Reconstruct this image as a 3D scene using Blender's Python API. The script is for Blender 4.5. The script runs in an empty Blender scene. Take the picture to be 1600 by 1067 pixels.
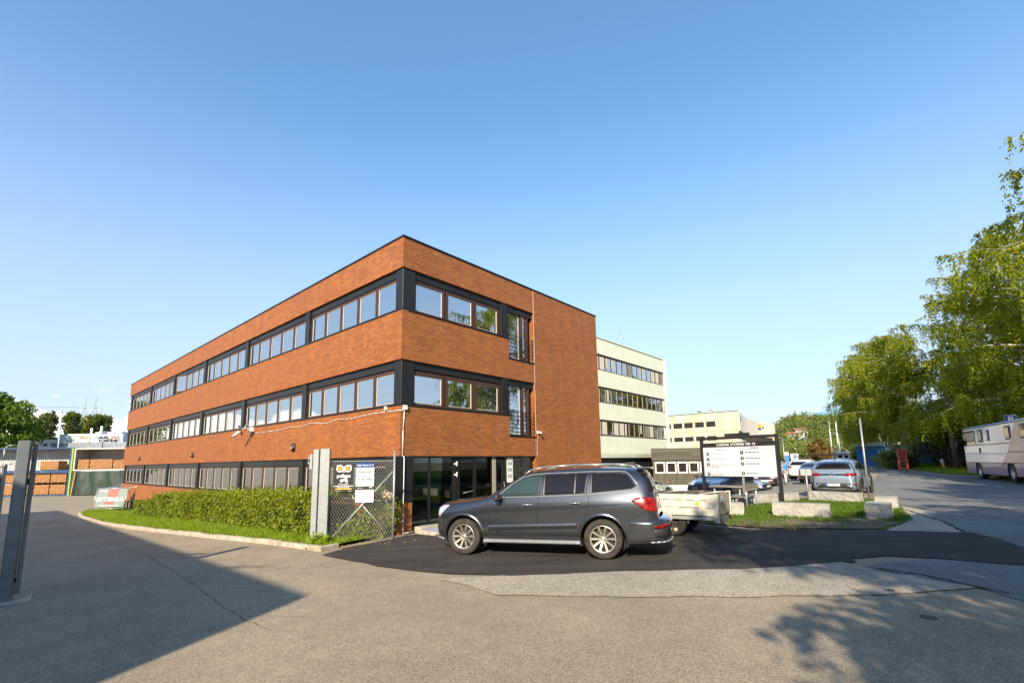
import bpy, bmesh, math, random
from mathutils import Vector, Matrix, noise
from mathutils.bvhtree import BVHTree
from mathutils.geometry import delaunay_2d_cdt
R=math.radians; PI=math.pi
random.seed(7)
scene=bpy.context.scene
COL=scene.collection
# ------------------------------------------------ camera, sky, sun, exposure
CAMH=2.0; PITCH=R(8.14); ROLL=R(0.85)
fw=Vector((0,math.cos(PITCH),math.sin(PITCH))); up=Vector((0,-math.sin(PITCH),math.cos(PITCH))); rt=Vector((1,0,0))
r2=rt*math.cos(ROLL)-up*math.sin(ROLL); u2=up*math.cos(ROLL)+rt*math.sin(ROLL)
cd=bpy.data.cameras.new('camera'); cam=bpy.data.objects.new('camera',cd); COL.objects.link(cam)
m=Matrix.Identity(4)
for i in range(3): m[i][0]=r2[i]; m[i][1]=u2[i]; m[i][2]=-fw[i]
m[0][3]=0; m[1][3]=0; m[2][3]=CAMH
cam.matrix_world=m
cd.sensor_width=36; cd.lens=731/1600*36; cd.shift_y=84.1/1600; cd.clip_start=0.1; cd.clip_end=6000
scene.camera=cam
SUN_AZ=R(195); SUN_EL=R(28)           # azimuth clockwise from +Y
sd=Vector((math.sin(SUN_AZ)*math.cos(SUN_EL),math.cos(SUN_AZ)*math.cos(SUN_EL),math.sin(SUN_EL)))
ld=bpy.data.lights.new('sun','SUN'); ld.energy=5.0; ld.angle=R(0.53); ld.color=(1.0,0.87,0.67)
lo=bpy.data.objects.new('sun',ld); COL.objects.link(lo); lo.rotation_euler=sd.to_track_quat('Z','Y').to_euler()
w=bpy.data.worlds.new('World'); scene.world=w; w.use_nodes=True
nt=w.node_tree; nt.nodes.clear()
wo=nt.nodes.new('ShaderNodeOutputWorld'); bg=nt.nodes.new('ShaderNodeBackground'); sky=nt.nodes.new('ShaderNodeTexSky')
sky.sky_type='NISHITA'; sky.sun_disc=False; sky.sun_elevation=SUN_EL; sky.sun_rotation=SUN_AZ
sky.air_density=1.0; sky.dust_density=0.1; sky.ozone_density=1.3
bg.inputs[1].default_value=0.125
# low cumulus clouds near the horizon, laid out by world direction
tc=nt.nodes.new('ShaderNodeTexCoord'); mp=nt.nodes.new('ShaderNodeMapping'); mp.inputs['Scale'].default_value=(1,1,1.9)
nz=nt.nodes.new('ShaderNodeTexNoise'); nz.inputs['Scale'].default_value=13; nz.inputs['Detail'].default_value=8; nz.inputs['Roughness'].default_value=0.55
nt.links.new(tc.outputs['Generated'],mp.inputs[0]); nt.links.new(mp.outputs[0],nz.inputs['Vector'])
sx=nt.nodes.new('ShaderNodeSeparateXYZ'); nt.links.new(tc.outputs['Generated'],sx.inputs[0])
def wmath(op,a,b=None,c=None):
    n=nt.nodes.new('ShaderNodeMath'); n.operation=op
    for i,v in enumerate((a,b,c)):
        if v is None: continue
        if isinstance(v,(int,float)): n.inputs[i].default_value=v
        else: nt.links.new(v,n.inputs[i])
    return n.outputs[0]
def wramp(v,a,b,c=0.,d=1.):
    n=nt.nodes.new('ShaderNodeMapRange'); n.interpolation_type='SMOOTHSTEP'
    nt.links.new(v,n.inputs[0])
    for i,k in enumerate((a,b,c,d)): n.inputs[i+1].default_value=k
    return n.outputs[0]
elev=sx.outputs[2]; xd=sx.outputs[0]
band=wmath('MULTIPLY',wramp(elev,0.0,0.05),wramp(elev,0.05,0.125,1,0))
side=wramp(xd,-0.62,-0.50,1,0)
thr=wmath('ADD',nz.outputs[0],wmath('MULTIPLY',wmath('MULTIPLY',band,side),0.36))
cl=wramp(thr,0.60,0.68)
cl=wmath('MULTIPLY',cl,wmath('MULTIPLY',side,wramp(elev,0.09,0.135,1,0)))
mixc=nt.nodes.new('ShaderNodeMixRGB'); nt.links.new(cl,mixc.inputs[0])
hs=nt.nodes.new('ShaderNodeHueSaturation'); hs.inputs['Saturation'].default_value=1.09; hs.inputs['Value'].default_value=1.22
gmn=nt.nodes.new('ShaderNodeMixRGB'); gmn.blend_type='MULTIPLY'; gmn.inputs[0].default_value=1; gmn.inputs[2].default_value=(0.82,1.05,1.10,1)
nt.links.new(sky.outputs[0],hs.inputs['Color']); nt.links.new(hs.outputs[0],gmn.inputs[1]); hzf=wramp(elev,0.0,0.66,0.85,0.05); hz=nt.nodes.new('ShaderNodeMixRGB'); nt.links.new(hzf,hz.inputs[0]); nt.links.new(gmn.outputs[0],hz.inputs[1]); hz.inputs[2].default_value=(3.05,3.25,4.05,1)
nt.links.new(hz.outputs[0],mixc.inputs[1]); mixc.inputs[2].default_value=(7.2,7.0,6.9,1)
nt.links.new(mixc.outputs[0],bg.inputs[0]); nt.links.new(bg.outputs[0],wo.inputs[0])
scene.view_settings.view_transform='Standard'; scene.view_settings.look='None'; scene.view_settings.exposure=0.84; scene.view_settings.gamma=1
# ------------------------------------------------ helpers
def ss(t): t=max(0.,min(1.,t)); return t*t*(3-2*t)
def T(x,y):
    z=0.02*max(-38,min(110,x))-0.65*ss((-x-5)/28)
    if y>19 and x>-5:
        u=(x-15.5)*-.752+(y-21)*.659
        if u>0: z-=1.6*ss(u/20)*ss((y-19)/8)*ss((x+5)/5)
    return z
def link(o,parent=None):
    COL.objects.link(o)
    if parent: o.parent=parent
    return o
def tag(o,label=None,cat=None,group=None,kind=None):
    if label: o['label']=label
    if cat: o['category']=cat
    if group: o['group']=group
    if kind: o['kind']=kind
    return o
def empty(name,loc=(0,0,0),rz=0,label=None,cat=None,group=None):
    o=bpy.data.objects.new(name,None); link(o); o.location=loc; o.rotation_euler=(0,0,rz); o.empty_display_size=.3
    return tag(o,label,cat,group)
def uvbox(me):
    uv=me.uv_layers.new(name='UVMap')
    vs=me.vertices
    for p in me.polygons:
        n=p.normal
        for li in p.loop_indices:
            c=vs[me.loops[li].vertex_index].co
            if abs(n.z)>.7: uv.data[li].uv=(c.x,c.y)
            else:
                t=Vector((-n.y,n.x,0)).normalized() if (abs(n.x)+abs(n.y))>1e-5 else Vector((1,0,0))
                uv.data[li].uv=(c.dot(t),c.z)
class MB:
    def __init__(s): s.bm=bmesh.new()
    def box(s,x0,x1,y0,y1,z0,z1,M=None):
        vs=[s.bm.verts.new((x,y,z)) for x in (x0,x1) for y in (y0,y1) for z in (z0,z1)]
        for f in ((0,1,3,2),(4,6,7,5),(0,4,5,1),(2,3,7,6),(0,2,6,4),(1,5,7,3)): s.bm.faces.new([vs[i] for i in f])
        if M: bmesh.ops.transform(s.bm,matrix=M,verts=vs)
        return s
    def prism(s,pts,z0,z1,M=None):
        a=[s.bm.verts.new((p[0],p[1],z0)) for p in pts]; b=[s.bm.verts.new((p[0],p[1],z1)) for p in pts]
        n=len(pts); s.bm.faces.new(a[::-1]); s.bm.faces.new(b)
        for i in range(n): s.bm.faces.new((a[i],a[(i+1)%n],b[(i+1)%n],b[i]))
        if M: bmesh.ops.transform(s.bm,matrix=M,verts=a+b)
        return s
    def tube(s,p0,p1,r0,r1=None,n=8,cap=True):
        if r1 is None: r1=r0
        p0=Vector(p0);p1=Vector(p1);d=(p1-p0)
        if d.length<1e-6: return s
        q=d.to_track_quat('Z','Y').to_matrix()
        A=[];B=[]
        for i in range(n):
            a=2*PI*i/n; v=q@Vector((math.cos(a),math.sin(a),0))
            A.append(s.bm.verts.new(p0+v*r0)); B.append(s.bm.verts.new(p1+v*r1))
        for i in range(n):
            f=s.bm.faces.new((A[i],A[(i+1)%n],B[(i+1)%n],B[i])); f.smooth=n>5
        if cap: s.bm.faces.new(A[::-1]); s.bm.faces.new(B)
        return s
    def path(s,pts,r,n=6):
        for a,b in zip(pts,pts[1:]): s.tube(a,b,r,r,n)
        return s
    def bar(s,p0,p1,w,h):
        p0=Vector(p0);p1=Vector(p1);d=p1-p0;L=d.length
        x=d.normalized(); z=Vector((0,0,1))
        if abs(x.z)>.95: z=Vector((0,1,0))
        y=z.cross(x).normalized(); z=x.cross(y)
        M=Matrix.Identity(4)
        for i in range(3): M[i][0]=x[i];M[i][1]=y[i];M[i][2]=z[i];M[i][3]=p0[i]
        return s.box(0,L,-w/2,w/2,-h/2,h/2,M)
    def lathe(s,prof,n=24,axis='Z',c=(0,0,0),close=False):
        rings=[]
        for r,h in prof:
            ring=[]
            for i in range(n):
                a=2*PI*i/n; x,y=r*math.cos(a),r*math.sin(a)
                v=(x,y,h) if axis=='Z' else (x,h,y)
                ring.append(s.bm.verts.new((v[0]+c[0],v[1]+c[1],v[2]+c[2])))
            rings.append(ring)
        k=len(rings)
        for j in range(k if close else k-1):
            A,B=rings[j],rings[(j+1)%k]
            for i in range(n):
                f=s.bm.faces.new((A[i],A[(i+1)%n],B[(i+1)%n],B[i])); f.smooth=True
        if not close:
            for ring in (rings[0],rings[-1]):
                try: s.bm.faces.new(ring)
                except: pass
        return s
    def quad(s,a,b,c,d):
        s.bm.faces.new([s.bm.verts.new(p) for p in (a,b,c,d)]); return s
    def mesh(s,name,mat,bevel=0,fixn=True,smooth=None):
        if fixn: bmesh.ops.recalc_face_normals(s.bm,faces=s.bm.faces)
        if bevel>0:
            es=[e for e in s.bm.edges if len(e.link_faces)==2 and e.calc_face_angle(0)>.6]
            bmesh.ops.bevel(s.bm,geom=es,offset=bevel,segments=1,affect='EDGES')
        me=bpy.data.meshes.new(name); s.bm.to_mesh(me); s.bm.free()
        uvbox(me)
        if mat: me.materials.append(mat)
        if smooth is not None:
            for p in me.polygons: p.use_smooth=True
            me.set_sharp_from_angle(angle=R(smooth))
        return me
    def build(s,name,mat,parent=None,bevel=0,fixn=True,smooth=None):
        o=bpy.data.objects.new(name,s.mesh(name,mat,bevel,fixn,smooth)); return link(o,parent)
def inst(name,me,parent=None,loc=(0,0,0),rot=(0,0,0),sc=(1,1,1)):
    o=bpy.data.objects.new(name,me); link(o,parent); o.location=loc; o.rotation_euler=rot; o.scale=sc; return o
def kids(o,table): return table.get(o.name,[])
def copy_tree(o,parent=None,table=None):
    if table is None:
        table={}
        for x in bpy.data.objects:
            if x.parent: table.setdefault(x.parent.name,[]).append(x)
    c=o.copy(); link(c); c.parent=parent
    for ch in kids(o,table): copy_tree(ch,c,table)
    return c
def text(s,size,mat,parent,M,name='lettering',align='CENTER',bold=0,sx=1,ext=.002):
    cu=bpy.data.curves.new('t','FONT'); cu.body=s; cu.size=size; cu.align_x=align; cu.align_y='CENTER'; cu.extrude=ext; cu.offset=bold; cu.resolution_u=3
    o=bpy.data.objects.new('t',cu); COL.objects.link(o)
    bpy.context.view_layer.update()
    me=bpy.data.meshes.new_from_object(o.evaluated_get(bpy.context.evaluated_depsgraph_get()))
    bpy.data.objects.remove(o); bpy.data.curves.remove(cu)
    me.transform(M@Matrix.Diagonal((sx,1,1,1))); me.materials.clear(); me.materials.append(mat); me.name=name
    return link(bpy.data.objects.new(name,me),parent)
def frame(o,x,y,z):   # matrix from axes
    M=Matrix.Identity(4)
    for i in range(3): M[i][0]=x[i];M[i][1]=y[i];M[i][2]=z[i];M[i][3]=o[i]
    return M
# ------------------------------------------------ materials
class N:
    def __init__(s,name):
        s.m=bpy.data.materials.new(name); s.m.use_nodes=True; s.t=s.m.node_tree; s.t.nodes.clear()
        s.out=s.t.nodes.new('ShaderNodeOutputMaterial'); s.b=s.t.nodes.new('ShaderNodeBsdfPrincipled'); s.t.links.new(s.b.outputs[0],s.out.inputs[0])
    def n(s,typ,**kw):
        n=s.t.nodes.new('ShaderNode'+typ)
        for k,v in kw.items():
            if hasattr(n,k) and not k[0].isupper(): setattr(n,k,v)
        return n
    def l(s,a,b): s.t.links.new(a,b)
    def coord(s,kind='Object',scale=None):
        c=s.n('TexCoord').outputs[kind]
        if scale:
            mp=s.n('Mapping'); mp.inputs['Scale'].default_value=scale; s.l(c,mp.inputs[0]); c=mp.outputs[0]
        return c
    def noise(s,scale,detail=4,rough=.55,vec=None,dist=0):
        n=s.n('TexNoise'); n.inputs['Scale'].default_value=scale; n.inputs['Detail'].default_value=detail; n.inputs['Roughness'].default_value=rough; n.inputs['Distortion'].default_value=dist
        s.l(vec if vec else s.coord(),n.inputs['Vector']); return n.outputs[0]
    def ramp(s,v,stops):
        r=s.n('ValToRGB'); e=r.color_ramp.elements
        while len(e)<len(stops): e.new(.5)
        for i,(p,c) in enumerate(stops):
            e[i].position=p; e[i].color=(c,c,c,1) if isinstance(c,(int,float)) else (*c,1)
        s.l(v,r.inputs[0]); return r.outputs[0]
    def mix(s,f,a,b,mode='MIX'):
        n=s.n('MixRGB'); n.blend_type=mode
        for i,v in enumerate((f,a,b)):
            if isinstance(v,(int,float)): n.inputs[i].default_value=v if i==0 else (v,v,v,1)
            elif isinstance(v,tuple): n.inputs[i].default_value=(*v,1)
            else: s.l(v,n.inputs[i])
        return n.outputs[0]
    def bump(s,h,strength=.3,dist=.01):
        n=s.n('Bump'); n.inputs['Strength'].default_value=strength; n.inputs['Distance'].default_value=dist
        s.l(h,n.inputs['Height']); s.l(n.outputs[0],s.b.inputs['Normal']); return n
    def set(s,col=None,rough=None,metal=None,spec=None,coat=None):
        for k,v in (('Base Color',col),('Roughness',rough),('Metallic',metal),('Specular IOR Level',spec),('Coat Weight',coat)):
            if v is None: continue
            if hasattr(v,'is_linked') or hasattr(v,'links'): s.l(v,s.b.inputs[k])
            elif isinstance(v,tuple): s.b.inputs[k].default_value=(*v,1)
            else: s.b.inputs[k].default_value=v
        return s
def simple(name,col,rough=.6,metal=0,var=.12,scale=6,spec=None,bump=0):
    m=N(name); n=m.noise(scale,5)
    c=m.mix(m.ramp(n,[(.3,0),(.7,1)]),tuple(x*(1-var) for x in col),tuple(min(1,x*(1+var)) for x in col))
    m.set(c,rough,metal,spec)
    if bump: m.bump(m.noise(scale*8,3),bump,.01)
    return m.m
def brick(name,c1,c2,c3,mortar):
    m=N(name); uv=m.n('TexCoord').outputs['UV']
    b=m.n('TexBrick'); b.offset=.5
    b.inputs['Scale'].default_value=1; b.inputs['Brick Width'].default_value=.237; b.inputs['Row Height'].default_value=.0747
    b.inputs['Mortar Size'].default_value=.006; b.inputs['Mortar Smooth'].default_value=.3; b.inputs['Bias'].default_value=0
    m.l(uv,b.inputs['Vector'])
    b.inputs['Color1'].default_value=(0,0,0,1); b.inputs['Color2'].default_value=(1,1,1,1); b.inputs['Mortar'].default_value=(.5,.5,.5,1)
    bc=m.ramp(b.outputs['Color'],[(0.0,c3),(.5,c1),(1.,c2)])
    big=m.noise(.35,3); fine=m.noise(25,4)
    bc=m.mix(m.ramp(big,[(.35,0),(.7,.2)]),bc,tuple(x*.8 for x in c1))
    bc=m.mix(.2,bc,m.ramp(fine,[(.3,.25),(.7,.95)]),'OVERLAY')
    st_=m.noise(1.,5,.6,m.coord('Object',(2.2,2.2,.18))); bc=m.mix(.18,bc,m.ramp(st_,[(.3,.2),(.7,.8)]),'OVERLAY'); dry=m.noise(.12,4); bc=m.mix(m.ramp(dry,[(.5,0),(.75,.15)]),bc,tuple(min(1,x*1.25) for x in c2))
    mo=m.mix(m.ramp(m.noise(1.6,4),[(.35,0),(.65,1)]),tuple(x*.75 for x in mortar),mortar)
    col=m.mix(b.outputs['Fac'],bc,mo)
    m.set(col,.62,0,.35)
    h=m.mix(b.outputs['Fac'],m.mix(.25,1.,fine),0.)
    m.bump(h,.6,.008)
    return m.m
def asphalt(name,dark,light,grit=1.,stain=.25,rough=.9,streak=0):
    m=N(name); co=m.coord()
    v=m.n('TexVoronoi'); v.inputs['Scale'].default_value=70; m.l(co,v.inputs['Vector'])
    n1=m.noise(160,3,.6); n2=m.noise(.45,5,.6); n3=m.noise(3.2,5,.6)
    g=m.mix(.5,m.ramp(v.outputs['Color'],[(.1,0),(.9,1)]),m.ramp(n1,[(.35,0),(.65,1)]))
    f=m.ramp(g,[(.5-.32/grit,0),(.5+.32/grit,1)])
    c=m.mix(f,dark,light)
    c=m.mix(stain,c,m.ramp(n2,[(.3,.22),(.7,.85)]),'OVERLAY')
    c=m.mix(stain*.8,c,m.ramp(n3,[(.3,.3),(.7,.75)]),'OVERLAY')
    # rare pale stones and thin cracks
    v2=m.n('TexVoronoi'); v2.inputs['Scale'].default_value=9; m.l(co,v2.inputs['Vector'])
    c=m.mix(m.ramp(v2.outputs['Distance'],[(.035,.55),(.055,0)]),c,tuple(min(1,x*2.2) for x in light))
    w_=m.noise(2.2,4); mp=m.n('MixRGB'); mp.inputs[0].default_value=.12; m.l(co,mp.inputs[1])
    nc=m.n('TexNoise'); nc.inputs['Scale'].default_value=1.3; m.l(co,nc.inputs['Vector']); m.l(nc.outputs['Color'],mp.inputs[2])
    v3=m.n('TexVoronoi'); v3.feature='DISTANCE_TO_EDGE'; v3.inputs['Scale'].default_value=.42; m.l(mp.outputs[0],v3.inputs['Vector'])
    cr=m.mix(1.,m.ramp(v3.outputs['Distance'],[(.0015,.55),(.005,0)]),m.ramp(m.noise(.35,2),[(.58,0),(.66,1)]),'MULTIPLY')
    c=m.mix(cr,c,tuple(x*.35 for x in dark))
    if streak:
        s_=m.noise(1.2,5,.6,m.coord('Object',(.25,2.2,1))); c=m.mix(streak,c,m.ramp(s_,[(.35,.15),(.7,.9)]),'OVERLAY')
    m.set(c,rough,0,.3); m.bump(g,.5,.006)
    return m.m
def paint(name,col,flake=.0,rough=.32,metal=.75,dirt=.0):
    m=N(name); n=m.noise(900,2); c=m.mix(n,tuple(x*.85 for x in col),tuple(x*1.2 for x in col))
    z=m.n('SeparateXYZ'); m.l(m.coord(),z.inputs[0])
    dz=m.n('MapRange'); m.l(z.outputs[2],dz.inputs[0]); dz.inputs[1].default_value=.75; dz.inputs[2].default_value=.25; dz.inputs[3].default_value=0; dz.inputs[4].default_value=1
    d=m.mix(1.,dz.outputs[0],m.ramp(m.noise(3.5,6,.65),[(.35,0),(.75,1)]),'MULTIPLY')
    d2=m.mix(.5*(1 if dirt else .6),0.,d)
    c=m.mix(d2,c,(.16,.13,.10))
    rr=m.mix(d2,rough,.7)
    m.set(c,rr,metal,.5,1.0); m.b.inputs['Coat Roughness'].default_value=.04
    return m.m
def glassy(name,col=(.012,.016,.018),rough=.02,spec=1.0,tintvar=False,ior=1.75,wav=.0):
    m=N(name); c=col
    if tintvar:
        oi=m.n('ObjectInfo'); r_=m.ramp(oi.outputs['Random'],[(.0,(.008,.011,.011)),(.70,(.012,.016,.017)),(.74,(.06,.065,.058)),(.86,(.03,.03,.026)),(.88,(.010,.013,.014)),(1,(.014,.016,.016))]); c=r_
    m.set(c,rough,0,spec); m.b.inputs['IOR'].default_value=ior
    if wav: bp_=m.bump(m.noise(1.1,2),wav,.05)
    if tintvar:
        gl=m.n('BsdfGlossy'); gl.inputs['Roughness'].default_value=.015; gl.inputs['Color'].default_value=(.86,.92,.93,1)
        fr=m.n('Fresnel'); fr.inputs['IOR'].default_value=2.2; f2=m.n('MapRange'); m.l(fr.outputs[0],f2.inputs[0]); f2.inputs[1].default_value=.12; f2.inputs[2].default_value=.6; f2.inputs[3].default_value=.42; f2.inputs[4].default_value=.95
        f3=m.mix(1.,f2.outputs[0],m.ramp(oi.outputs['Random'],[(0,1.),(.70,1.),(.74,.6),(.86,.75),(.88,1.),(1,.9)]),'MULTIPLY')
        mx=m.n('MixShader'); m.l(f3,mx.inputs[0]); m.l(m.b.outputs[0],mx.inputs[1]); m.l(gl.outputs[0],mx.inputs[2]); m.l(mx.outputs[0],m.out.inputs[0]); m.l(bp_.outputs[0],gl.inputs['Normal'])
    return m.m
def clear_glass(name,tint=(.75,.85,.83),ior=1.5,base=.0):
    m=N(name); m.t.nodes.remove(m.b)
    tr=m.n('BsdfTransparent'); tr.inputs[0].default_value=(*tint,1); gl=m.n('BsdfGlossy'); gl.inputs['Roughness'].default_value=.01
    fr=m.n('Fresnel'); fr.inputs['IOR'].default_value=ior; mx=m.n('MixShader')
    m.l(fr.outputs[0],mx.inputs[0]); m.l(tr.outputs[0],mx.inputs[1]); m.l(gl.outputs[0],mx.inputs[2]); m.l(mx.outputs[0],m.out.inputs[0]); return m.m
def leaf(name,c1,c2,c3,trans=.35,nscale=.5):
    m=N(name); m.b.inputs['Roughness'].default_value=.5
    oi=m.n('ObjectInfo'); n=m.noise(nscale,3); fine=m.noise(nscale*14,2)
    c=m.mix(m.ramp(n,[(.35,0),(.65,1)]),c1,c2); c=m.mix(m.ramp(fine,[(.4,0),(.62,1)]),c,c3)
    c=m.mix(m.ramp(oi.outputs['Random'],[(0,0),(1,.35)]),c,tuple(x*.7 for x in c1))
    m.set(c,.5,0,.3)
    t=m.n('BsdfTranslucent'); m.l(m.mix(1.,c,(1.2,1.25,.5),'MULTIPLY'),t.inputs[0]); mx=m.n('MixShader'); mx.inputs[0].default_value=trans
    m.l(m.b.outputs[0],mx.inputs[1]); m.l(t.outputs[0],mx.inputs[2]); m.l(mx.outputs[0],m.out.inputs[0]); return m.m
def bark(name,a,b,scale=(6,6,1.5)):
    m=N(name); n=m.noise(2.,5,.6,m.coord('Object',scale)); m.set(m.mix(m.ramp(n,[(.42,0),(.55,1)]),a,b),.85); m.bump(n,.5,.03); return m.m
def planks(name,c1,c2,w=.14,axis='x',rough=.8):
    m=N(name); uv=m.n('TexCoord').outputs['UV']; b=m.n('TexBrick'); b.offset=0
    mp=m.n('Mapping'); m.l(uv,mp.inputs[0])
    if axis=='x': mp.inputs['Rotation'].default_value=(0,0,PI/2)
    b.inputs['Scale'].default_value=1; b.inputs['Brick Width'].default_value=4.2; b.inputs['Row Height'].default_value=w; b.inputs['Mortar Size'].default_value=.006
    m.l(mp.outputs[0],b.inputs['Vector']); b.inputs['Color1'].default_value=(*c1,1); b.inputs['Color2'].default_value=(*c2,1); b.inputs['Mortar'].default_value=(*[x*.3 for x in c1],1)
    g=m.noise(3,5,.6,m.coord('Object',(4,4,.5) if axis=='x' else (.5,.5,14)))
    c=m.mix(.5,b.outputs['Color'],m.ramp(g,[(.3,.2),(.7,.8)]),'OVERLAY'); m.set(c,rough); m.bump(b.outputs['Fac'],.5,-.01); return m.m
M_={}
M_['brick']=brick('brick_facing',(.265,.074,.012),(.325,.100,.016),(.215,.057,.010),(.38,.22,.12))
M_['yard']=asphalt('asphalt_yard',(.15,.118,.080),(.44,.355,.25),grit=.9)
M_['road']=asphalt('asphalt_road',(.10,.097,.092),(.25,.24,.225),stain=.3)
M_['fresh']=asphalt('asphalt_fresh',(.030,.025,.023),(.066,.055,.047),stain=.3,streak=.35)
M_['strip']=asphalt('asphalt_worn_pale',(.15,.125,.095),(.55,.47,.36),grit=1.2)
M_['lot']=asphalt('asphalt_parking',(.15,.14,.125),(.30,.28,.25))
M_['kerb']=simple('kerb_granite',(.40,.33,.25),.85,0,.35,5,bump=.5)
M_['coping']=simple('dark_coping_metal',(.022,.022,.022),.45,.4,.2,3)
M_['dkmetal']=simple('charcoal_panel',(.019,.019,.018),.42,.3,.25,1.4)
M_['frame']=simple('brown_window_frame',(.060,.027,.016),.5,0,.25,8)
M_['winglass']=glassy('window_glass',tintvar=True,ior=2.6,wav=.012)
M_['bead']=simple('light_glazing_bead',(.5,.45,.38),.5,0,.1)
M_['alum']=simple('dark_aluminium',(.03,.03,.03),.35,.6,.2)
M_['galv']=N('galvanised_steel').m
def mk_galv():
    m=N('galvanised_steel'); v=m.n('TexVoronoi'); v.inputs['Scale'].default_value=30; m.l(m.coord(),v.inputs['Vector'])
    c=m.mix(m.ramp(v.outputs['Color'],[(0,0),(1,1)]),(.30,.31,.31),(.42,.43,.43)); c=m.mix(m.ramp(m.noise(1.5,5),[(.4,0),(.75,.35)]),c,(.25,.25,.24)); m.set(c,.48,.55); return m.m
M_['galv']=mk_galv()
M_['galv2']=simple('shaded_gate_steel',(.17,.19,.20),.5,.3,.15,3)  # galvanised steel darkened so its colour carries the shade on the left gate post
M_['concrete']=simple('concrete',(.36,.32,.26),.9,0,.2,4,bump=.4)
M_['granite']=N('granite').m
def mk_granite():
    m=N('granite_block'); n=m.noise(90,4,.7); n2=m.noise(3,5); c=m.mix(m.ramp(n,[(.35,0),(.65,1)]),(.20,.185,.16),(.47,.44,.385)); c=m.mix(.4,c,m.ramp(n2,[(.3,.25),(.7,.8)]),'OVERLAY'); m.set(c,.85); m.bump(m.noise(22,5,.7),.6,.02); return m.m
M_['granite']=mk_granite()
M_['white']=simple('white_paint',(.72,.72,.70),.5,0,.05)
M_['whiteplastic']=simple('white_plastic',(.75,.74,.70),.4,0,.05)
M_['black']=simple('black_paint',(.015,.015,.015),.45,0,.2)
M_['rubber']=simple('tyre_rubber',(.018,.016,.015),.8,0,.35,9,bump=.3)
M_['dirtyrubber']=simple('dusty_tyre_rubber',(.032,.027,.022),.85,0,.6,7,bump=.4)
M_['alloy']=simple('alloy_rim',(.62,.56,.48),.3,.85,.12,20)
M_['alloydark']=simple('brake_dark',(.05,.045,.04),.6,.4,.3,12)
M_['chrome']=simple('chrome',(.42,.42,.40),.3,.6,.03)
M_['carglass']=glassy('car_glass',(.012,.010,.009),.02,.5,ior=1.45)
M_['carglass_teal']=glassy('windscreen_glass',(.030,.052,.050),.02,.5,ior=1.45)
def mk_red():
    m=N('red_lamp'); v=m.n('TexVoronoi'); v.inputs['Scale'].default_value=14; m.l(m.coord(),v.inputs['Vector']); m.set(m.mix(m.ramp(v.outputs['Distance'],[(.1,0),(.6,1)]),(.42,.010,.006),(.16,.004,.004)),.2,0,.4,.3); return m.m
M_['redlamp']=mk_red()
M_['clearlamp']=N('headlamp').set((.55,.57,.6),.08,.4,.6,1.).m
M_['plate']=simple('number_plate',(.62,.60,.55),.5,0,.04)
M_['plateblue']=simple('plate_blue',(.02,.08,.45),.5)
M_['seam']=simple('panel_gap',(.006,.006,.006),.8)
M_['blkplastic']=simple('black_plastic',(.02,.02,.021),.55,0,.2)
M_['sill']=simple('pale_interior',(.3,.27,.22),.8)
M_['bluetext']=simple('sign_blue',(.01,.05,.22),.4,0,.05)
M_['orange']=simple('orange_paint',(.75,.10,.015),.5,0,.2)
M_['bluecont']=simple('blue_container_steel',(.012,.06,.17),.5,0,.3,2)
M_['lime']=simple('lime_paint',(.22,.42,.04),.5,0,.2)
M_['tarp']=simple('dark_green_tarpaulin',(.016,.032,.022),.6,0,.4,2.5)
M_['corr']=simple('grey_sheet_metal',(.30,.33,.37),.5,.2,.2,2)
M_['timber']=N('t').m
def mk_timber():
    m=N('stacked_timber'); uv=m.n('TexCoord').outputs['UV']; b=m.n('TexBrick'); b.offset=.35; b.inputs['Scale'].default_value=1; b.inputs['Brick Width'].default_value=.42; b.inputs['Row Height'].default_value=.13; b.inputs['Mortar Size'].default_value=.014
    m.l(uv,b.inputs['Vector']); b.inputs['Color1'].default_value=(.33,.145,.045,1); b.inputs['Color2'].default_value=(.44,.22,.08,1); b.inputs['Mortar'].default_value=(.10,.045,.02,1)
    c=m.mix(.8,b.outputs['Color'],m.ramp(m.noise(5,5,.7,m.coord('Object',(1,1,3))),[(.38,.08),(.62,.9)]),'OVERLAY'); m.set(c,.8); m.bump(b.outputs['Fac'],.8,-.04); return m.m
M_['timber']=mk_timber()
M_['grassbase']=N('g').m
def mk_grass(name,g1,g2,dirt,amt):
    m=N(name); n=m.noise(.9,5,.6); f=m.noise(30,4,.7)
    g=m.mix(m.ramp(f,[(.35,0),(.65,1)]),g1,g2); d=m.mix(m.ramp(f,[(.3,0),(.7,1)]),tuple(x*.6 for x in dirt),dirt)
    m.set(m.mix(m.ramp(n,[(amt-.05,1),(amt+.08,0)]),g,d),.95,0,.1); m.bump(f,.8,.03); return m.m
M_['verge']=mk_grass('verge_turf',(.05,.09,.012),(.12,.19,.02),(.16,.12,.07),.30)
M_['island']=mk_grass('island_turf',(.04,.09,.012),(.09,.17,.02),(.20,.15,.09),.44)
M_['dirt']=mk_grass('bare_earth',(.07,.09,.03),(.11,.12,.04),(.23,.18,.12),.60)
M_['roadside']=mk_grass('roadside_turf',(.035,.06,.012),(.08,.12,.02),(.14,.11,.07),.36)
M_['blade']=leaf('grass_blade',(.14,.23,.010),(.25,.36,.015),(.34,.42,.025),.4,.8)
M_['islandblade']=leaf('island_grass_blade',(.045,.10,.008),(.09,.17,.012),(.17,.25,.02),.35,.9)
M_['hedgeleaf']=leaf('hedge_leaf',(.085,.14,.009),(.19,.245,.015),(.30,.31,.022),.35,.9)
M_['birchleaf']=leaf('birch_leaf',(.145,.19,.011),(.27,.30,.014),(.39,.39,.024),.5,.35)
M_['darkleaf']=leaf('dark_leaf',(.03,.05,.012),(.05,.08,.015),(.08,.11,.02),.2,.4)
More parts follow.
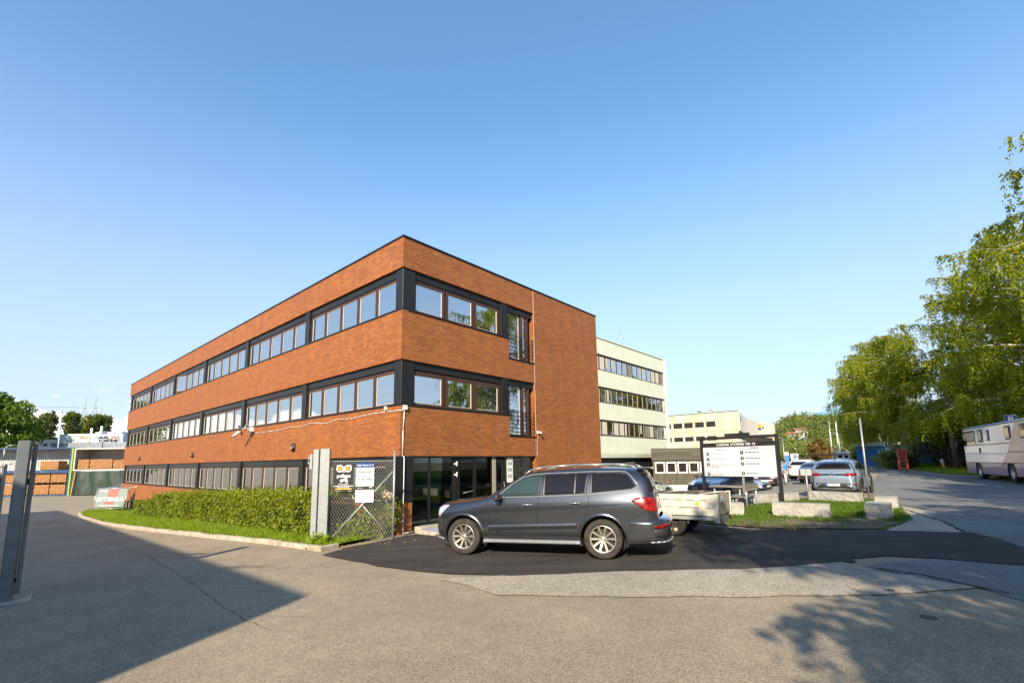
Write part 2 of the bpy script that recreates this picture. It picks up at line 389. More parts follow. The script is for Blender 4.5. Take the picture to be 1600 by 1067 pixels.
M_['greenleaf']=leaf('maple_leaf',(.06,.12,.012),(.12,.20,.02),(.18,.27,.025),.35,.4)
M_['rustleaf']=leaf('autumn_leaf',(.17,.09,.02),(.13,.11,.02),(.22,.14,.03),.3,.4)
M_['spruce']=leaf('spruce_needles',(.018,.04,.014),(.03,.06,.018),(.06,.09,.02),.1,.5)
M_['hillleaf']=leaf('hillside_leaf',(.060,.095,.018),(.12,.16,.026),(.18,.195,.035),.2,.05)
M_['birchbark']=bark('birch_bark',(.06,.05,.045),(.55,.52,.47))
M_['bark']=bark('grey_bark',(.07,.055,.04),(.16,.13,.10))
M_['pole']=bark('weathered_pole_wood',(.13,.11,.08),(.25,.21,.16),(20,20,.6))
# ------------------------------------------------ ground
def axis(a,b,step,ends):
    v=[];x=a
    while x<=b+1e-6: v.append(x); x+=step
    return sorted([-e for e in ends if -e<a]+v+[e for e in ends if e>b])
gx=axis(-62,82,1.,[70,80,100,140,200,300,450,700,1100,1700]); gy=axis(-26,104,1.,[35,50,80,120,180,260,400,700,1100,1700])
vs=[(x,y,T(x,y)) for y in gy for x in gx]; nx=len(gx)
fs=[(j*nx+i,j*nx+i+1,(j+1)*nx+i+1,(j+1)*nx+i) for j in range(len(gy)-1) for i in range(nx-1)]
me=bpy.data.meshes.new('ground'); me.from_pydata(vs,[],fs); me.materials.append(M_['yard'])
tag(link(bpy.data.objects.new('ground',me)),kind='structure')
def tri2d(outline,step):
    pts=[Vector((p[0],p[1])) for p in outline]; n=len(pts)
    from mathutils.geometry import intersect_point_tri_2d
    xs=[p[0] for p in outline]; ys=[p[1] for p in outline]
    ring=[]
    for a,b in zip(pts,pts[1:]+pts[:1]):
        k=max(1,int((b-a).length/step))
        for i in range(k): ring.append(a.lerp(b,i/k))
    n=len(ring); inner=[]
    def inside(x,y):
        c=False
        for i in range(n):
            x1,y1=ring[i]; x2,y2=ring[i-1]
            if (y1>y)!=(y2>y) and x<(x2-x1)*(y-y1)/(y2-y1)+x1: c=not c
        return c
    x=math.floor(min(xs)/step)*step
    while x<max(xs):
        y=math.floor(min(ys)/step)*step
        while y<max(ys):
            if inside(x,y) and min((x-q[0])**2+(y-q[1])**2 for q in ring)>(step*.3)**2: inner.append(Vector((x,y)))
            y+=step
        x+=step
    r=delaunay_2d_cdt(ring+inner,[(i,(i+1)%n) for i in range(n)],[],1,1e-5)
    return r[0],r[2],inside
def wob(outline,amp=.12,step=.2,seed=0):
    out=[];n=len(outline)
    for i in range(n):
        a=Vector((*outline[i][:2],0)); b=Vector((*outline[(i+1)%n][:2],0)); k=max(1,int((b-a).length/step))
        for j in range(k):
            p=a.lerp(b,j/k); q=noise.noise_vector(p*1.3+Vector((seed,0,0)))*amp+noise.noise_vector(p*6+Vector((seed,0,0)))*amp*.45; out.append((p.x+q.x,p.y+q.y))
    return out
def sheet(name,outline,mat,off,step=1.,kind='structure',w_=0):
    if w_: outline=wob(outline,w_,.18,len(name))
    v,f,ins=tri2d(outline,step)
    me=bpy.data.meshes.new(name); me.from_pydata([(p[0],p[1],T(p[0],p[1])+off) for p in v],[],[tuple(q) for q in f]); me.materials.append(mat)
    bm=bmesh.new(); bm.from_mesh(me)
    for q in bm.faces:
        if q.normal.z<0: q.normal_flip()
    bm.to_mesh(me); bm.free()
    return tag(link(bpy.data.objects.new(name,me)),kind=kind)
sheet('road',[(6.62,7.01),(6.0,8.5),(7.7,8.9),(9.3,12),(10.54,11.35),(13.42,17.12),(16.6,22.6),(30,39),(60,80),(110,150),(126,140),(76,92),(58,78),(44,57),(38,47),(32.2,37),(30.7,32),(25.5,23.5),(19,14),(13,4),(9,-6),(5,-6),(6.2,3)],M_['road'],.008,2.,w_=.05)
sheet('grey_asphalt_patch',[(13.42,17.12),(13.95,16.67),(12.6,14.6),(10.54,11.35),(9.28,11.97),(10.6,13.6),(11.9,15.6)],M_['strip'],.014,w_=.08)
FRONT=[(-4.46,11.32),(-3.71,10.68),(-2.78,9.90),(-2.02,9.38),(-1.22,8.95),(-.05,8.68),(.86,8.64),(1.79,8.74),(2.78,8.64),(3.88,8.56),(4.81,8.62),(5.89,8.86),(6.17,8.76),(6.3,9.05),(7.02,9.19),(7.68,8.78),(8.47,8.12)]
sheet('fresh_asphalt',FRONT+[(10.5,6.6),(13.,8.),(9.95,9.48),(10.44,10.45),(10.65,11.23),(9.23,11.88),(7.6,12.55),(6.3,12.8),(5.3,14.2),(5.4,15.5),(8.5,21.),(4.6,22.6),(-.2,17.2),(-3.25,13.75),(-3.6,13.1),(-4.3,12.2)],M_['fresh'],.02,w_=.06)
sheet('worn_pale_strip',[(-1.29,8.63),(-.24,7.49),(.9,7.28),(1.82,7.16),(3.13,6.97),(4.42,6.87),(5.1,6.81),(6.62,7.01),(6.32,7.49),(6.09,7.94),(5.96,8.8),(4.81,8.7),(3.88,8.64),(2.78,8.7),(1.79,8.8),(.86,8.7),(-.05,8.75)],M_['strip'],.014,w_=.07)
sheet('parking_lot',[(8.6,21.1),(12,20.3),(15,21.7),(29,40),(58,80),(50,100),(30,110),(13,60),(8,50),(3.,27.)],M_['lot'],.008,2.)
ISL=[(5.45,14.4),(6.8,12.9),(9.3,12.1),(11.3,13.6),(13.0,16.2),(14.5,18.4),(13.6,19.4),(12.2,20.3),(9.4,21.2),(7.1,18.4)]
sheet('grass_island',ISL,M_['island'],.026,.5,w_=.12)
sheet('bare_earth',[(5.5,14.3),(6.8,12.95),(9.3,12.15),(11.1,13.5),(10.4,14.1),(9.6,14.6),(8.,15.2),(7.2,15.6),(6.2,16.4)],M_['dirt'],.032,.5,w_=.2)
sheet('roadside_grass',[(16.,6),(19.6,13.2),(26.1,22.7),(31.4,31.3),(33.,36.5),(38.7,46.4),(45,56.5),(59,77.5),(77,91),(130,138),(160,120),(90,60),(60,30),(40,0),(20,-10),(12,-10)],M_['roadside'],.012,3.,w_=.15)
M_['crackfill']=simple('crack_dark',(.02,.018,.015),.95)  # near-black colour of the thin crack strips
def crack(pts,w_,off,seed):
    rc=random.Random(seed); b=MB(); P=[Vector((*p,0)) for p in pts]; q=[]
    for a,c in zip(P,P[1:]):
        k=max(2,int((c-a).length/.12))
        for i in range(k): q.append(a.lerp(c,i/k)+Vector((rc.gauss(0,.018),rc.gauss(0,.018),0)))
    pr=None
    for i in range(len(q)-1):
        t=(q[i+1]-q[i]).normalized(); n_=Vector((-t.y,t.x,0))*w_*rc.uniform(.25,1)
        r_=[b.bm.verts.new((p.x,p.y,T(p.x,p.y)+off)) for p in (q[i]-n_,q[i]+n_)]
        if pr: b.bm.faces.new((pr[0],pr[1],r_[1],r_[0]))
        pr=r_
    tag(b.build('pavement_crack',M_['crackfill'],None),kind='structure')
crack([(-21.18,22.49),(-15.7,18.11),(-11.38,14.26),(-9.42,12.44),(-5.99,9.08),(-4.38,7.4),(-3.67,6.75),(-2.9,6.1)],.006,.004,1)
crack([(6.1,8.3),(6.48,7.8),(6.6,7.08),(6.68,6.8),(6.73,6.4)],.03,.021,2)
crack([(4.81,8.62),(5.61,8.29),(6.57,7.78)],.010,.021,3); crack([(10.54,11.3),(11.6,13.0),(13.4,16.9),(13.95,17.6),(14.6,18.8)],.05,.02,4); crack([(16.8,23.2),(20,27.5),(24,31)],.02,.014,5)
b=MB(); b.tube((4.93,5.91,T(4.93,5.91)-.05),(4.93,5.91,T(4.93,5.91)+.006),.085,.085,18); tag(b.build('valve_cover',M_['alloydark'],None),'small round dark valve cover set in the asphalt at the lower right','cover')
b=MB(); b.tube((5.35,7.0,T(5.35,7)-.05),(5.35,7.,T(5.35,7)+.020),.05,.05,14); tag(b.build('valve_cover',M_['alloydark'],None),'tiny dark valve cover in the pale worn strip','cover')
# kerbed verge on the left
KERB=[(-4.45,12.35),(-4.75,11.84),(-5.47,12.42),(-7.34,13.75),(-9.56,15.24),(-12.66,17.55),(-16.48,20.55),(-22.35,25.69),(-28.77,31.8),(-32.2,35.4),(-33.4,37.1),(-34.2,38.3)]
C0=Vector((-3.41,14.17,0)); AX=Vector((math.cos(R(48.7)),math.sin(R(48.7)),0)); AY=Vector((-AX.y,AX.x,0))
def W(x,y,z=0): p=C0+AX*x+AY*y; return Vector((p.x,p.y,z))
def off_poly(pts,d):
    out=[]
    for i,p in enumerate(pts):
        a=Vector((*pts[max(0,i-1)],0)); b=Vector((*pts[min(len(pts)-1,i+1)],0)); t=(b-a).normalized(); nrm=Vector((t.y,-t.x,0))
        out.append((p[0]+nrm.x*d,p[1]+nrm.y*d))
    return out
inner=off_poly(KERB,.16)
back=[W(0,41.5),W(0,30),W(0,15),W(0,0.05)]
VERGE=inner[1:]+[(p.x,p.y) for p in back]
v,f,VIN=tri2d(VERGE,.8)
me=bpy.data.meshes.new('grass_verge'); me.from_pydata([(p[0],p[1],T(p[0],p[1])+.09) for p in v],[],[tuple(q) for q in f]); me.materials.append(M_['verge'])
bm=bmesh.new(); bm.from_mesh(me)
for q in bm.faces:
    if q.normal.z<0: q.normal_flip()
bm.to_mesh(me); bm.free(); tag(link(bpy.data.objects.new('grass_verge',me)),kind='structure')
# kerb stones, one slab each ~1 m, merged as the verge's single kerb
kb=MB(); rk=random.Random(3)
def resample(pts,step):
    out=[];acc=0
    P=[Vector((*p,0)) for p in pts]; d=0
    for a,b in zip(P,P[1:]):
        L=(b-a).length; t=-acc if False else 0
        k=max(1,round(L/step))
        for i in range(k): out.append(a.lerp(b,i/k))
    out.append(P[-1]); return out
kp=resample(KERB,.95)
for a,b in zip(kp,kp[1:]):
    t=(b-a).normalized(); nrm=Vector((t.y,-t.x,0)); g=.012; j=rk.uniform(-.012,.012); h=.115+rk.uniform(-.015,.015)
    q=[a+t*g+nrm*j,b-t*g+nrm*j,b-t*g+nrm*(.16+j),a+t*g+nrm*(.16+j)]
    vsb=[kb.bm.verts.new((p.x,p.y,T(p.x,p.y)-.1)) for p in q]; vst=[kb.bm.verts.new((p.x,p.y,T(p.x,p.y)+h)) for p in q]
    kb.bm.faces.new(vst)
    for i in range(4): kb.bm.faces.new((vsb[i],vsb[(i+1)%4],vst[(i+1)%4],vst[i]))
tag(kb.build('kerb',M_['kerb'],None,.018),kind='structure')
# ------------------------------------------------ brick office building
BL=empty('brick_office_building',(C0.x,C0.y,0),R(48.7),'long three storey orange brick office building with dark ribbon windows and glazed ground floor entrance','office building')
bk=M_['brick']; LX,LY=11.66,40.15
def wallbox(name,boxes,mat=bk,parent=BL,bevel=0):
    b=MB()
    for q in boxes: b.box(*q)
    return b.build(name,mat,parent,bevel)
core=MB(); core.box(.32,LX-.3,.32,LY-.3,2.3,9.0); core.box(6.7,LX-.3,.3,LY-.3,-1.7,2.3); core.box(.32,6.7,4.6,LY-.3,-1.7,2.3)
core.build('inner_wall',M_['black'],BL)
wallbox('roof',[(.05,LX-.05,.05,LY-.05,9.0,9.16)],simple('roof_felt',(.08,.08,.08),.9))
def lband(z0,z1):   # left facade spandrel: x 0..0.3
    return (0,.3,0,LY,z0,z1)
for z0,z1 in ((8.23,9.24),(5.23,6.82),(2.24,3.78),(-.62,.75)):
    bx=[lband(z0,z1)]
    if z0<0: bx=[(0,.3,.6,LY,z0,z1)]
    if z0>8: bx+=[(.3,6.6,0,.3,z0,z1),(.3,LX,LY-.3,LY,z0,z1)]
    elif z0>5: bx+=[(.3,5.03,0,.3,z0,z1),(5.03,6.6,0,.3,z0,6.02)]
    elif z0>2: bx+=[(.3,5.03,0,.3,z0,z1),(5.03,6.6,0,.3,z0,2.98)]
    wallbox('brick_band',bx)
wallbox('brick_wall',[(6.6,LX,-.004,.3,-1.0,9.24),(LX-.3,LX,.3,LY-.3,-1.5,9.24)])
wallbox('plinth_wall',[(0.02,.3,.6,32.7,-1.9,-.62)],M_['concrete'])
wallbox('brick_pillar',[(.0,.49,.0,.45,-.6,.87)])
b=MB(); b.box(-.03,LX+.03,-.035,.33,9.24,9.29); b.box(-.03,.33,.33,LY+.03,9.24,9.29); b.box(LX-.33,LX+.03,.33,LY+.03,9.24,9.29); b.box(.33,LX-.33,LY-.3,LY+.03,9.24,9.29)
b.build('roof_coping',M_['coping'],BL)
# dark linings behind the ribbon windows, with sill and fascia strips
rows=((6.82,8.23),(3.78,5.23),(.75,2.24))
for z0,z1 in rows:
    b=MB(); b.box(.20,.31,.0+(.2 if z0>3 else .5),LY,z0,z1)
    b.box(.085,.2,.44,LY,z1-.25,z1-.02)                 # fascia
    b.box(-.03,.2,.0 if z0>3 else .5,LY,z0+.002,z0+.045)  # sill flashing
    if z0>3:
        b.box(.31,5.05,.20,.31,z0,z1); b.box(.54,6.6,.085,.2,z1-.25,z1-.02)
        b.box(.2,5.03,-.03,.2,z0+.002,z0+.045); pass
        b.box(5.04,6.58,.26,.31,z0-.8,z1-.36)
        b.box(5.0,6.6,-.03,.25,z0-.8+.002,z0-.8+.045)
    b.build('window_band_lining',M_['dkmetal'],BL)
    # columns between bays
    zs=(z0+.046,z1-.03)
    for k in range(1,7):
        y=6.55*k+(.0 if k<6 else .25)
        MB().box(.02,.2,y-.17,y+.17,*zs).build('column_cladding',M_['dkmetal'],BL)
    if z0>3:
        b=MB(); b.prism([(.04,.42),(.04,.04),(.52,.04),(.52,.2),(.2,.2),(.2,.42)],*zs); b.build('corner_cladding',M_['dkmetal'],BL,.006)
        MB().box(4.62,4.95,.02,.2,*zs).build('column_cladding',M_['dkmetal'],BL)
def window_meshes(wd,h,fr=.085,mull=None):
    b=MB(); d0,d1=0.0,.075
    b.box(-wd/2,-wd/2+fr,d0,d1,0,h); b.box(wd/2-fr,wd/2,d0,d1,0,h); b.box(-wd/2+fr,wd/2-fr,d0+.004,d1,0,fr*.7); b.box(-wd/2+fr,wd/2-fr,d0+.004,d1,h-fr*1.2,h)
    f=b.mesh('window_frame_mesh',M_['frame'])
    b=MB(); e=.022; x0,x1,z0,z1=-wd/2+fr,wd/2-fr,fr*.7,h-fr*1.2
    b.box(x0,x0+e,.02,.05,z0,z1); b.box(x1-e,x1,.02,.05,z0,z1); b.box(x0+e,x1-e,.022,.05,z0,z0+e); b.box(x0+e,x1-e,.022,.05,z1-e,z1)
    bd=b.mesh('bead_mesh',M_['bead'])
    b=MB(); b.box(x0+e,x1-e,.034,.06,z0+e,z1-e); g=b.mesh('pane_mesh',M_['winglass'])
    return f,bd,g
def window(ms,loc,rz,parent=BL,name='window'):
    o=inst(name,ms[0],parent,loc,(0,0,rz)); inst('glazing_bead',ms[1],o); inst('pane',ms[2],o); return o
rw=random.Random(5)
WM=window_meshes(1.21,1.12); WG=window_meshes(1.21,1.22); WB=window_meshes(1.21,1.0); WR=window_meshes(1.34,1.12,.11)
for (z0,z1),ms in zip(rows,(WM,WM,WG)):
    for k in range(6):
        ya=6.55*k+(.44 if k==0 and z0>3 else (.62 if k==0 else .18)); yb=6.55*(k+1)-.17+(.25 if k==5 else 0)
        p=(yb-ya)/5
        for i in range(5):
            o=window(ms,(.115,ya+p*(i+.5),z0+.05),-PI/2); o.scale=(p/1.22,1,1)
            if z0>6 and k==3 and i==3: o['label']='window tilted open at its side'; o.rotation_euler=(0,0,-PI/2+R(14)); o.location.x=-.02
# basement windows of the last bay
b=MB(); b.box(.2,.31,32.7,LY,-1.9,-.62); b.build('basement_lining',M_['dkmetal'],BL)
for i in range(6):
    y=33.3+i*1.15; MB().box(.03,.2,y-.62,y-.5,-1.75,-.62).build('basement_post',M_['dkmetal'],BL)
    window(WB,(.115,y,-1.63),-PI/2,name='basement_window').scale=(.8,1,1)
# right facade windows
for z0 in (6.82,3.78):
    for x in (1.16,2.55,3.92): window(WR,(x,.115,z0+.05),0)
    # french balcony: tall window, side panel, rail
    h=2.05 if z0>6 else 2.08; zb=z0-.74
    t=window_meshes(.80,h,.07); o=window(t,(5.48,.14,zb),0,name='tall_window'); 
    b=MB(); b.box(5.9,5.98,.10,.2,zb,zb+h); b.box(6.24,6.34,.10,.2,zb,zb+h); b.box(5.98,6.24,.16,.2,zb,zb+h); b.box(5.04,5.08,.1,.25,zb,zb+h); b.build('side_panel',M_['frame'],BL)
    MB().box(6.02,6.13,.14,.16,zb+.1,zb+h-.1).build('side_pane',M_['winglass'],BL)
    b=MB()
    for i in range(6): b.bar((5.03,.03,zb+.14+i*.155),(6.58,.03,zb+.14+i*.155),.012,.02)
    for x in (5.05,5.8,6.55): b.bar((x,.045,zb+.02),(x,.045,zb+1.0),.016,.016)
    b.build('balcony_rail',M_['alum'],BL)
# expansion joint and mortar repair
b=MB(); b.box(6.590,6.6,-.006,.0,2.24,9.24); b.build('joint_strip',simple('pale_joint',(.42,.28,.18),.8),BL)
for y in (13.5,27.0):
    b=MB(); b.box(-.003,.0,y,y+.012,2.26,3.76); b.build('joint_strip',simple('dark_joint',(.14,.06,.03),.8),BL)
# ground floor shopfront
CG=clear_glass('shopfront_glass',(.62,.72,.68),1.55)
zt,zb=2.235,.17
b=MB()
for x in (.49,1.255,2.245,3.30,4.12,4.83,6.42): b.box(x-.028,x+.028,.12,.19,zb-.04,zt)
b.box(.49,6.5,.125,.185,zt-.05,zt-.002); b.box(.49,6.5,.125,.185,zb-.06,zb); b.box(2.27,2.40,.125,.18,zb,zt-.05)
b.build('shopfront_frame',M_['alum'],BL)
for x0,x1 in ((.52,1.225),(1.285,2.215),(3.33,4.09),(4.86,6.39)): MB().box(x0,x1,.145,.157,zb,zt-.05).build('shopfront_pane',CG,BL)
b=MB(); b.box(2.42,2.52,.10,.16,zb,zt-.06); b.box(3.16,3.27,.10,.16,zb,zt-.06); b.box(2.52,3.16,.102,.16,zt-.16,zt-.06); b.box(2.52,3.16,.102,.16,zb,zb+.16)
dr=b.build('entrance_door',M_['alum'],BL); MB().box(2.52,3.16,.122,.134,zb+.16,zt-.16).build('pane',CG,dr)
b=MB(); b.path([(3.12,.06,1.05),(3.12,.02,1.06),(2.62,.02,1.0)],.014); b.build('handle',M_['chrome'],dr)
for z in (1.62,1.98): b=MB(); b.box(2.30,2.40,.07,.125,z-.025,z+.025); b.tube((2.36,.06,z-.08),(2.36,.06,z+.08),.022); b.build('hinge',M_['whiteplastic'],dr)
wallbox('pale_jamb',[(4.14,4.32,.10,.3,zb-.3,zt)],M_['sill']); 
b=MB(); b.box(4.34,4.8,.13,.17,zb,zt-.1); sd_=b.build('side_door',M_['alum'],BL); MB().box(4.40,4.62,.12,.128,zb+.2,zt-.2).build('pane',CG,sd_); b=MB(); b.path([(4.72,.12,.75),(4.72,.05,.75),(4.72,.05,1.25),(4.72,.12,1.25)],.014); b.build('handle',M_['chrome'],sd_)
wallbox('sill_block',[(.49,6.6,.02,.3,-.8,.1)],M_['black'])
# blinds strips inside (pale teal slats)
b=MB()
for z in (1.35,1.62,1.9): b.box(2.62,3.1,.9,.92,z,z+.11); b.box(3.4,3.8,.8,.82,z,z+.11)
b.build('door_film',simple('frosted_film',(.3,.42,.40),.5),BL)
# room behind
b=MB(); b.box(.32,6.68,.2,4.58,.04,.1); b.build('room_floor',simple('room_floor',(.22,.2,.17),.5),BL)
b=MB(); b.box(.34,6.66,4.5,4.58,.1,2.2); b.box(.33,.38,.5,4.5,.1,2.2); b.box(6.62,6.68,.3,4.5,.1,2.2); b.build('room_wall',simple('room_wall',(.16,.15,.14),.8),BL)
wallbox('room_ceiling',[(.33,6.68,.3,4.5,2.2,2.25)],M_['black'])
# bent cladding sheet on the corner
b=MB(); b.prism([(-.16,.47),(-.16,.44),(-.19,-.07),(.5,-.03),(.5,.0),(-.12,-.02),(-.12,.47)],.88,2.235); b.build('loose_corner_sheet',M_['dkmetal'],BL)
# steps
def thing(name,mat,builder,label,cat,group=None,bevel=0):
    b=MB(); builder(b); o=b.build(name,mat,None,bevel); return tag(o,label,cat,group)
def place(o,loc,rz): o.location=loc; o.rotation_euler=(0,0,rz); return o
st=empty('entrance_step',W(0,0,0),R(48.7),'low pale stone entrance step with a light grey slab in front of the glass door','step')
MB().box(.56,3.4,-.36,.02,-.25,.12).build('upper_step',M_['concrete'],st,.015)
MB().box(.4,3.2,-1.25,-.37,-.25,.045).build('lower_slab',M_['kerb'],st,.015)
MB().box(.48,3.1,-1.18,-.45,.045,.062).build('paving_sheet',simple('pale_blue_grey_slab',(.34,.37,.39),.7),st)
# things inside
lad=empty('stepladder',W(.95,.9,.1),R(48.7),'aluminium stepladder standing inside behind the first glass pane','ladder')
b=MB()
for s in (-1,1):
    b.bar((s*.24,-.35,0),(s*.17,0,1.0),.03,.06); b.bar((s*.24,.4,0),(s*.17,.02,1.0),.025,.04)
b.build('side_rail',simple('ladder_alu',(.45,.5,.48),.4,.5),lad)
b=MB()
for i in range(4): z=.2+.2*i; b.box(-.22+.015*i,.22-.015*i,-.35+.35*z-.06,-.35+.35*z+.04,z,z+.03)
b.box(-.2,.2,-.08,.14,1.0,1.04); b.build('tread',M_['alum'],lad)
bk_=thing('bucket',simple('blue_plastic',(.02,.18,.55),.4),lambda b:b.lathe([(.02,0),(.10,0),(.13,.2),(.12,.2)],14),'small blue bucket on a shelf behind the second glass pane','bucket'); bk_.location=W(1.75,.7,.62)
sh=empty('side_table',W(1.75,.75,.1),R(48.7),'small dark table behind the second glass pane with a blue bucket on it','table')
b=MB(); b.box(-.3,.3,-.25,.25,.49,.52); b.build('table_top',M_['frame'],sh)
for a in (-.27,.27):
    for c in (-.22,.22): MB().bar((a,c,0),(a,c,.49),.03,.03).build('leg',M_['alum'],sh)
o=thing('poster',M_['whiteplastic'],lambda b:b.box(-.17,.17,-.01,0,1.25,2.18),'white poster with small grey pictures behind the glass right of the entrance','poster'); place(o,W(5.12,.13,0),R(48.7))
b=MB()
for i in range(3):
    for j in (0,1): b.box(-.12+.13*j,-.02+.13*j,-.013,-.0101,1.42+.24*i,1.55+.24*i)
b.build('picture',simple('grey_print',(.3,.3,.3),.6),o)
# fittings on the facade
def wall_lamp(y,lab):
    e=empty('wall_lamp',W(0,y,2.72),R(48.7)-PI/2,lab,'wall lamp','black wall lamps on the left facade')
    b=MB(); b.lathe([(.0,-.15),(.10,-.15),(.13,-.02),(.13,.02),(.10,.15),(.0,.15)],16); bmesh.ops.delete(b.bm,geom=[v for v in b.bm.verts if v.co.y>.02],context='VERTS'); b.box(-.13,.13,-.012,0,-.16,.16)
    b.build('housing',M_['black'],e); MB().box(-.07,.07,-.128,-.10,-.05,.02).build('diffuser',simple('amber_lens',(.5,.33,.12),.3),e)
wall_lamp(7.16,'black half round wall lamp on the brick band nearest the gate'); wall_lamp(20.5,'black half round wall lamp in the middle of the left facade'); wall_lamp(34.04,'black half round wall lamp at the far end of the left facade')
e=empty('security_camera_cluster',W(0,11.6,3.7),R(48.7)-PI/2,'cluster of white security cameras bracketed under the first floor windows','camera')
b=MB(); b.box(-.12,.12,-.10,0,-.1,.1); b.bar((0,-.05,0),(0,-.5,.02),.06,.06); b.build('bracket',M_['whiteplastic'],e)
for (x,y,z,dx,dz) in ((.12,-.35,-.02,.35,.10),(-.12,-.55,-.12,-.3,-.2),(.02,-.6,.1,.3,-.02)):
    b=MB(); p=Vector((x,y,z)); b.tube(p,p+Vector((dx,-.1,dz)),.06,.065,12); c_=b.build('camera_body',M_['whiteplastic'],e)
    MB().tube(p+Vector((dx,-.1,dz))*.99,p+Vector((dx,-.1,dz))*1.05,.05,.05,12).build('lens',M_['black'],c_)
b=MB(); b.tube((-.05,-.45,-.12),(-.05,-.45,-.28),.055,.03,10); b.build('dome',M_['black'],e)
cb=[(.09,3.62),(1.58,3.63),(2.71,3.57),(3.81,3.60),(4.59,3.52),(5.7,3.60),(6.6,3.53),(7.58,3.56),(8.62,3.50),(11.4,3.50)]
b=MB(); pts=[W(-.02,y,z) for y,z in cb]; sm=[]
for i in range(len(pts)-1):
    p0=pts[max(0,i-1)];p1=pts[i];p2=pts[i+1];p3=pts[min(len(pts)-1,i+2)]
    for k in range(4):
        t=k/4; sm.append(.5*((2*p1)+(-p0+p2)*t+(2*p0-5*p1+4*p2-p3)*t*t+(-p0+3*p1-3*p2+p3)*t**3))
sm.append(pts[-1]); b.path(sm,.010)
b.path([W(.14,-.02,3.62),W(.10,-.02,3.0),W(.10,-.02,2.25),W(.10,-.10,2.2),W(.10,-.10,-.02),W(.5,-.10,-.0)],.014)
b.path([W(.14,-.02,3.62),W(-.02,-.02,3.62),W(-.02,.09,3.62)],.016)
tag(b.build('cable_conduit',M_['whiteplastic'],None),'thin white cable conduit running along the brick and down the corner','conduit')
o=thing('junction_box',M_['whiteplastic'],lambda b:b.box(.08,.22,-.08,0,3.64,3.78),'small white junction box at the brick corner where the conduit turns down','junction box',None,.01); place(o,C0,R(48.7))
o=thing('light_sensor',M_['whiteplastic'],lambda b:b.box(-.07,0,.68,.78,3.68,3.80),'small white sensor box just under the first floor windows beside the corner','sensor',None,.01); place(o,C0,R(48.7))
e=empty('small_wall_camera',W(6.72,0,3.2),R(48.7),'small white camera on the blank brick wall right of the balcony windows','camera')
b=MB(); b.box(-.05,.05,-.05,0,-.05,.05); b.tube((0,-.05,0),(.02,-.2,-.03),.035,.04,10); b.build('camera_body',M_['whiteplastic'],e)
b=MB(); b.path([W(6.6,-.02,9.2),W(6.6,-.02,5.2),W(6.55,-.02,5.1),W(6.6,-.02,4.7),W(6.6,-.02,3.3),W(6.72,-.02,3.0),W(6.66,-.02,2.8),W(6.66,-.02,2.25)],.004,5)
tag(b.build('cable',M_['whiteplastic'],None),'thin pale cable running down the joint of the right brick wall','cable')
# ------------------------------------------------ pale green office block
gm=simple('pale_green_render',(.64,.66,.52),.85,0,.06,.8); gw=simple('cream_render',(.78,.75,.60),.8,0,.05,1)
GP=Vector((8.06,45.0,0)); GB=empty('pale_green_office_block',GP,R(47.6),'pale green rendered four storey office block behind the brick building','office building')
GL=15.8
gl=[(12.62,14.25),(9.32,10.97),(6.03,7.70),(2.31,4.42)]
for z0,z1 in gl: MB().box(-16,GL,0,.4,z0,z1).build('wall_band',gm,GB)
MB().box(GL,GL+.42,-.12,14,-1.5,14.3).build('end_wall',gw,GB)
MB().box(-16,GL,.4,14,14.0,14.2).build('roof',M_['coping'],GB); MB().box(-16,GL+.45,-.1,.35,14.25,14.32).build('roof_edge',gw,GB)
MB().box(-16,GL,.42,13.8,-1.6,13.9).build('inner_wall',M_['black'],GB)
GW=window_meshes(1.10,1.5,.09); rg=random.Random(11); curt=simple('pale_curtain',(.55,.50,.40),.8); blind=simple('grey_blind',(.20,.19,.17),.8)
gframe=simple('dark_brown_frame',(.035,.022,.015),.5)
for zi,(z0,z1) in enumerate(((10.97,12.62),(7.70,9.32),(4.42,6.03))):
    b=MB(); b.box(-1.5,GL,.06,.40,z0,z0+.06); b.box(-1.5,GL,.06,.40,z1-.08,z1); b.box(-1.5,GL,.3,.41,z0+.06,z1-.08); b.build('window_lining',gframe,GB)
    for i in range(14):
        x=GL-.6-i*1.126; o=window(GW,(x,.10,z0+.06),0,GB)
        if (zi==2 and rg.random()<.7) or (zi==1 and rg.random()<.25) or (zi==0 and rg.random()<.5):
            k=rg.random(); MB().box(x-.42,x+(.42 if k>.4 else -.05),.126,.131,z0+.2+(.3 if k<.2 else 0),z1-.2).build('curtain',curt if rg.random()<.65 else blind,GB)
MB().box(-1,GL-3,-.0,.02,2.31,2.7).build('base_strip',gm,GB)
o=MB(); o.tube((0,0,0),(0,0,3.2),.05,.03,6); o.tube((0,0,3.2),(0,0,3.9),.015,.01,5); o.box(-.25,.3,-.04,.04,1.9,2.0); o.tube((.3,0,1.9),(.3,0,2.15),.06,.06,6)
o=tag(o.build('roof_antenna',M_['galv'],None),'thin mast antenna on the roof of the pale green block','antenna'); o.location=GP+Vector((math.cos(R(47.6)),math.sin(R(47.6)),0))*9.3+Vector((-1.5,1.4,14.2))
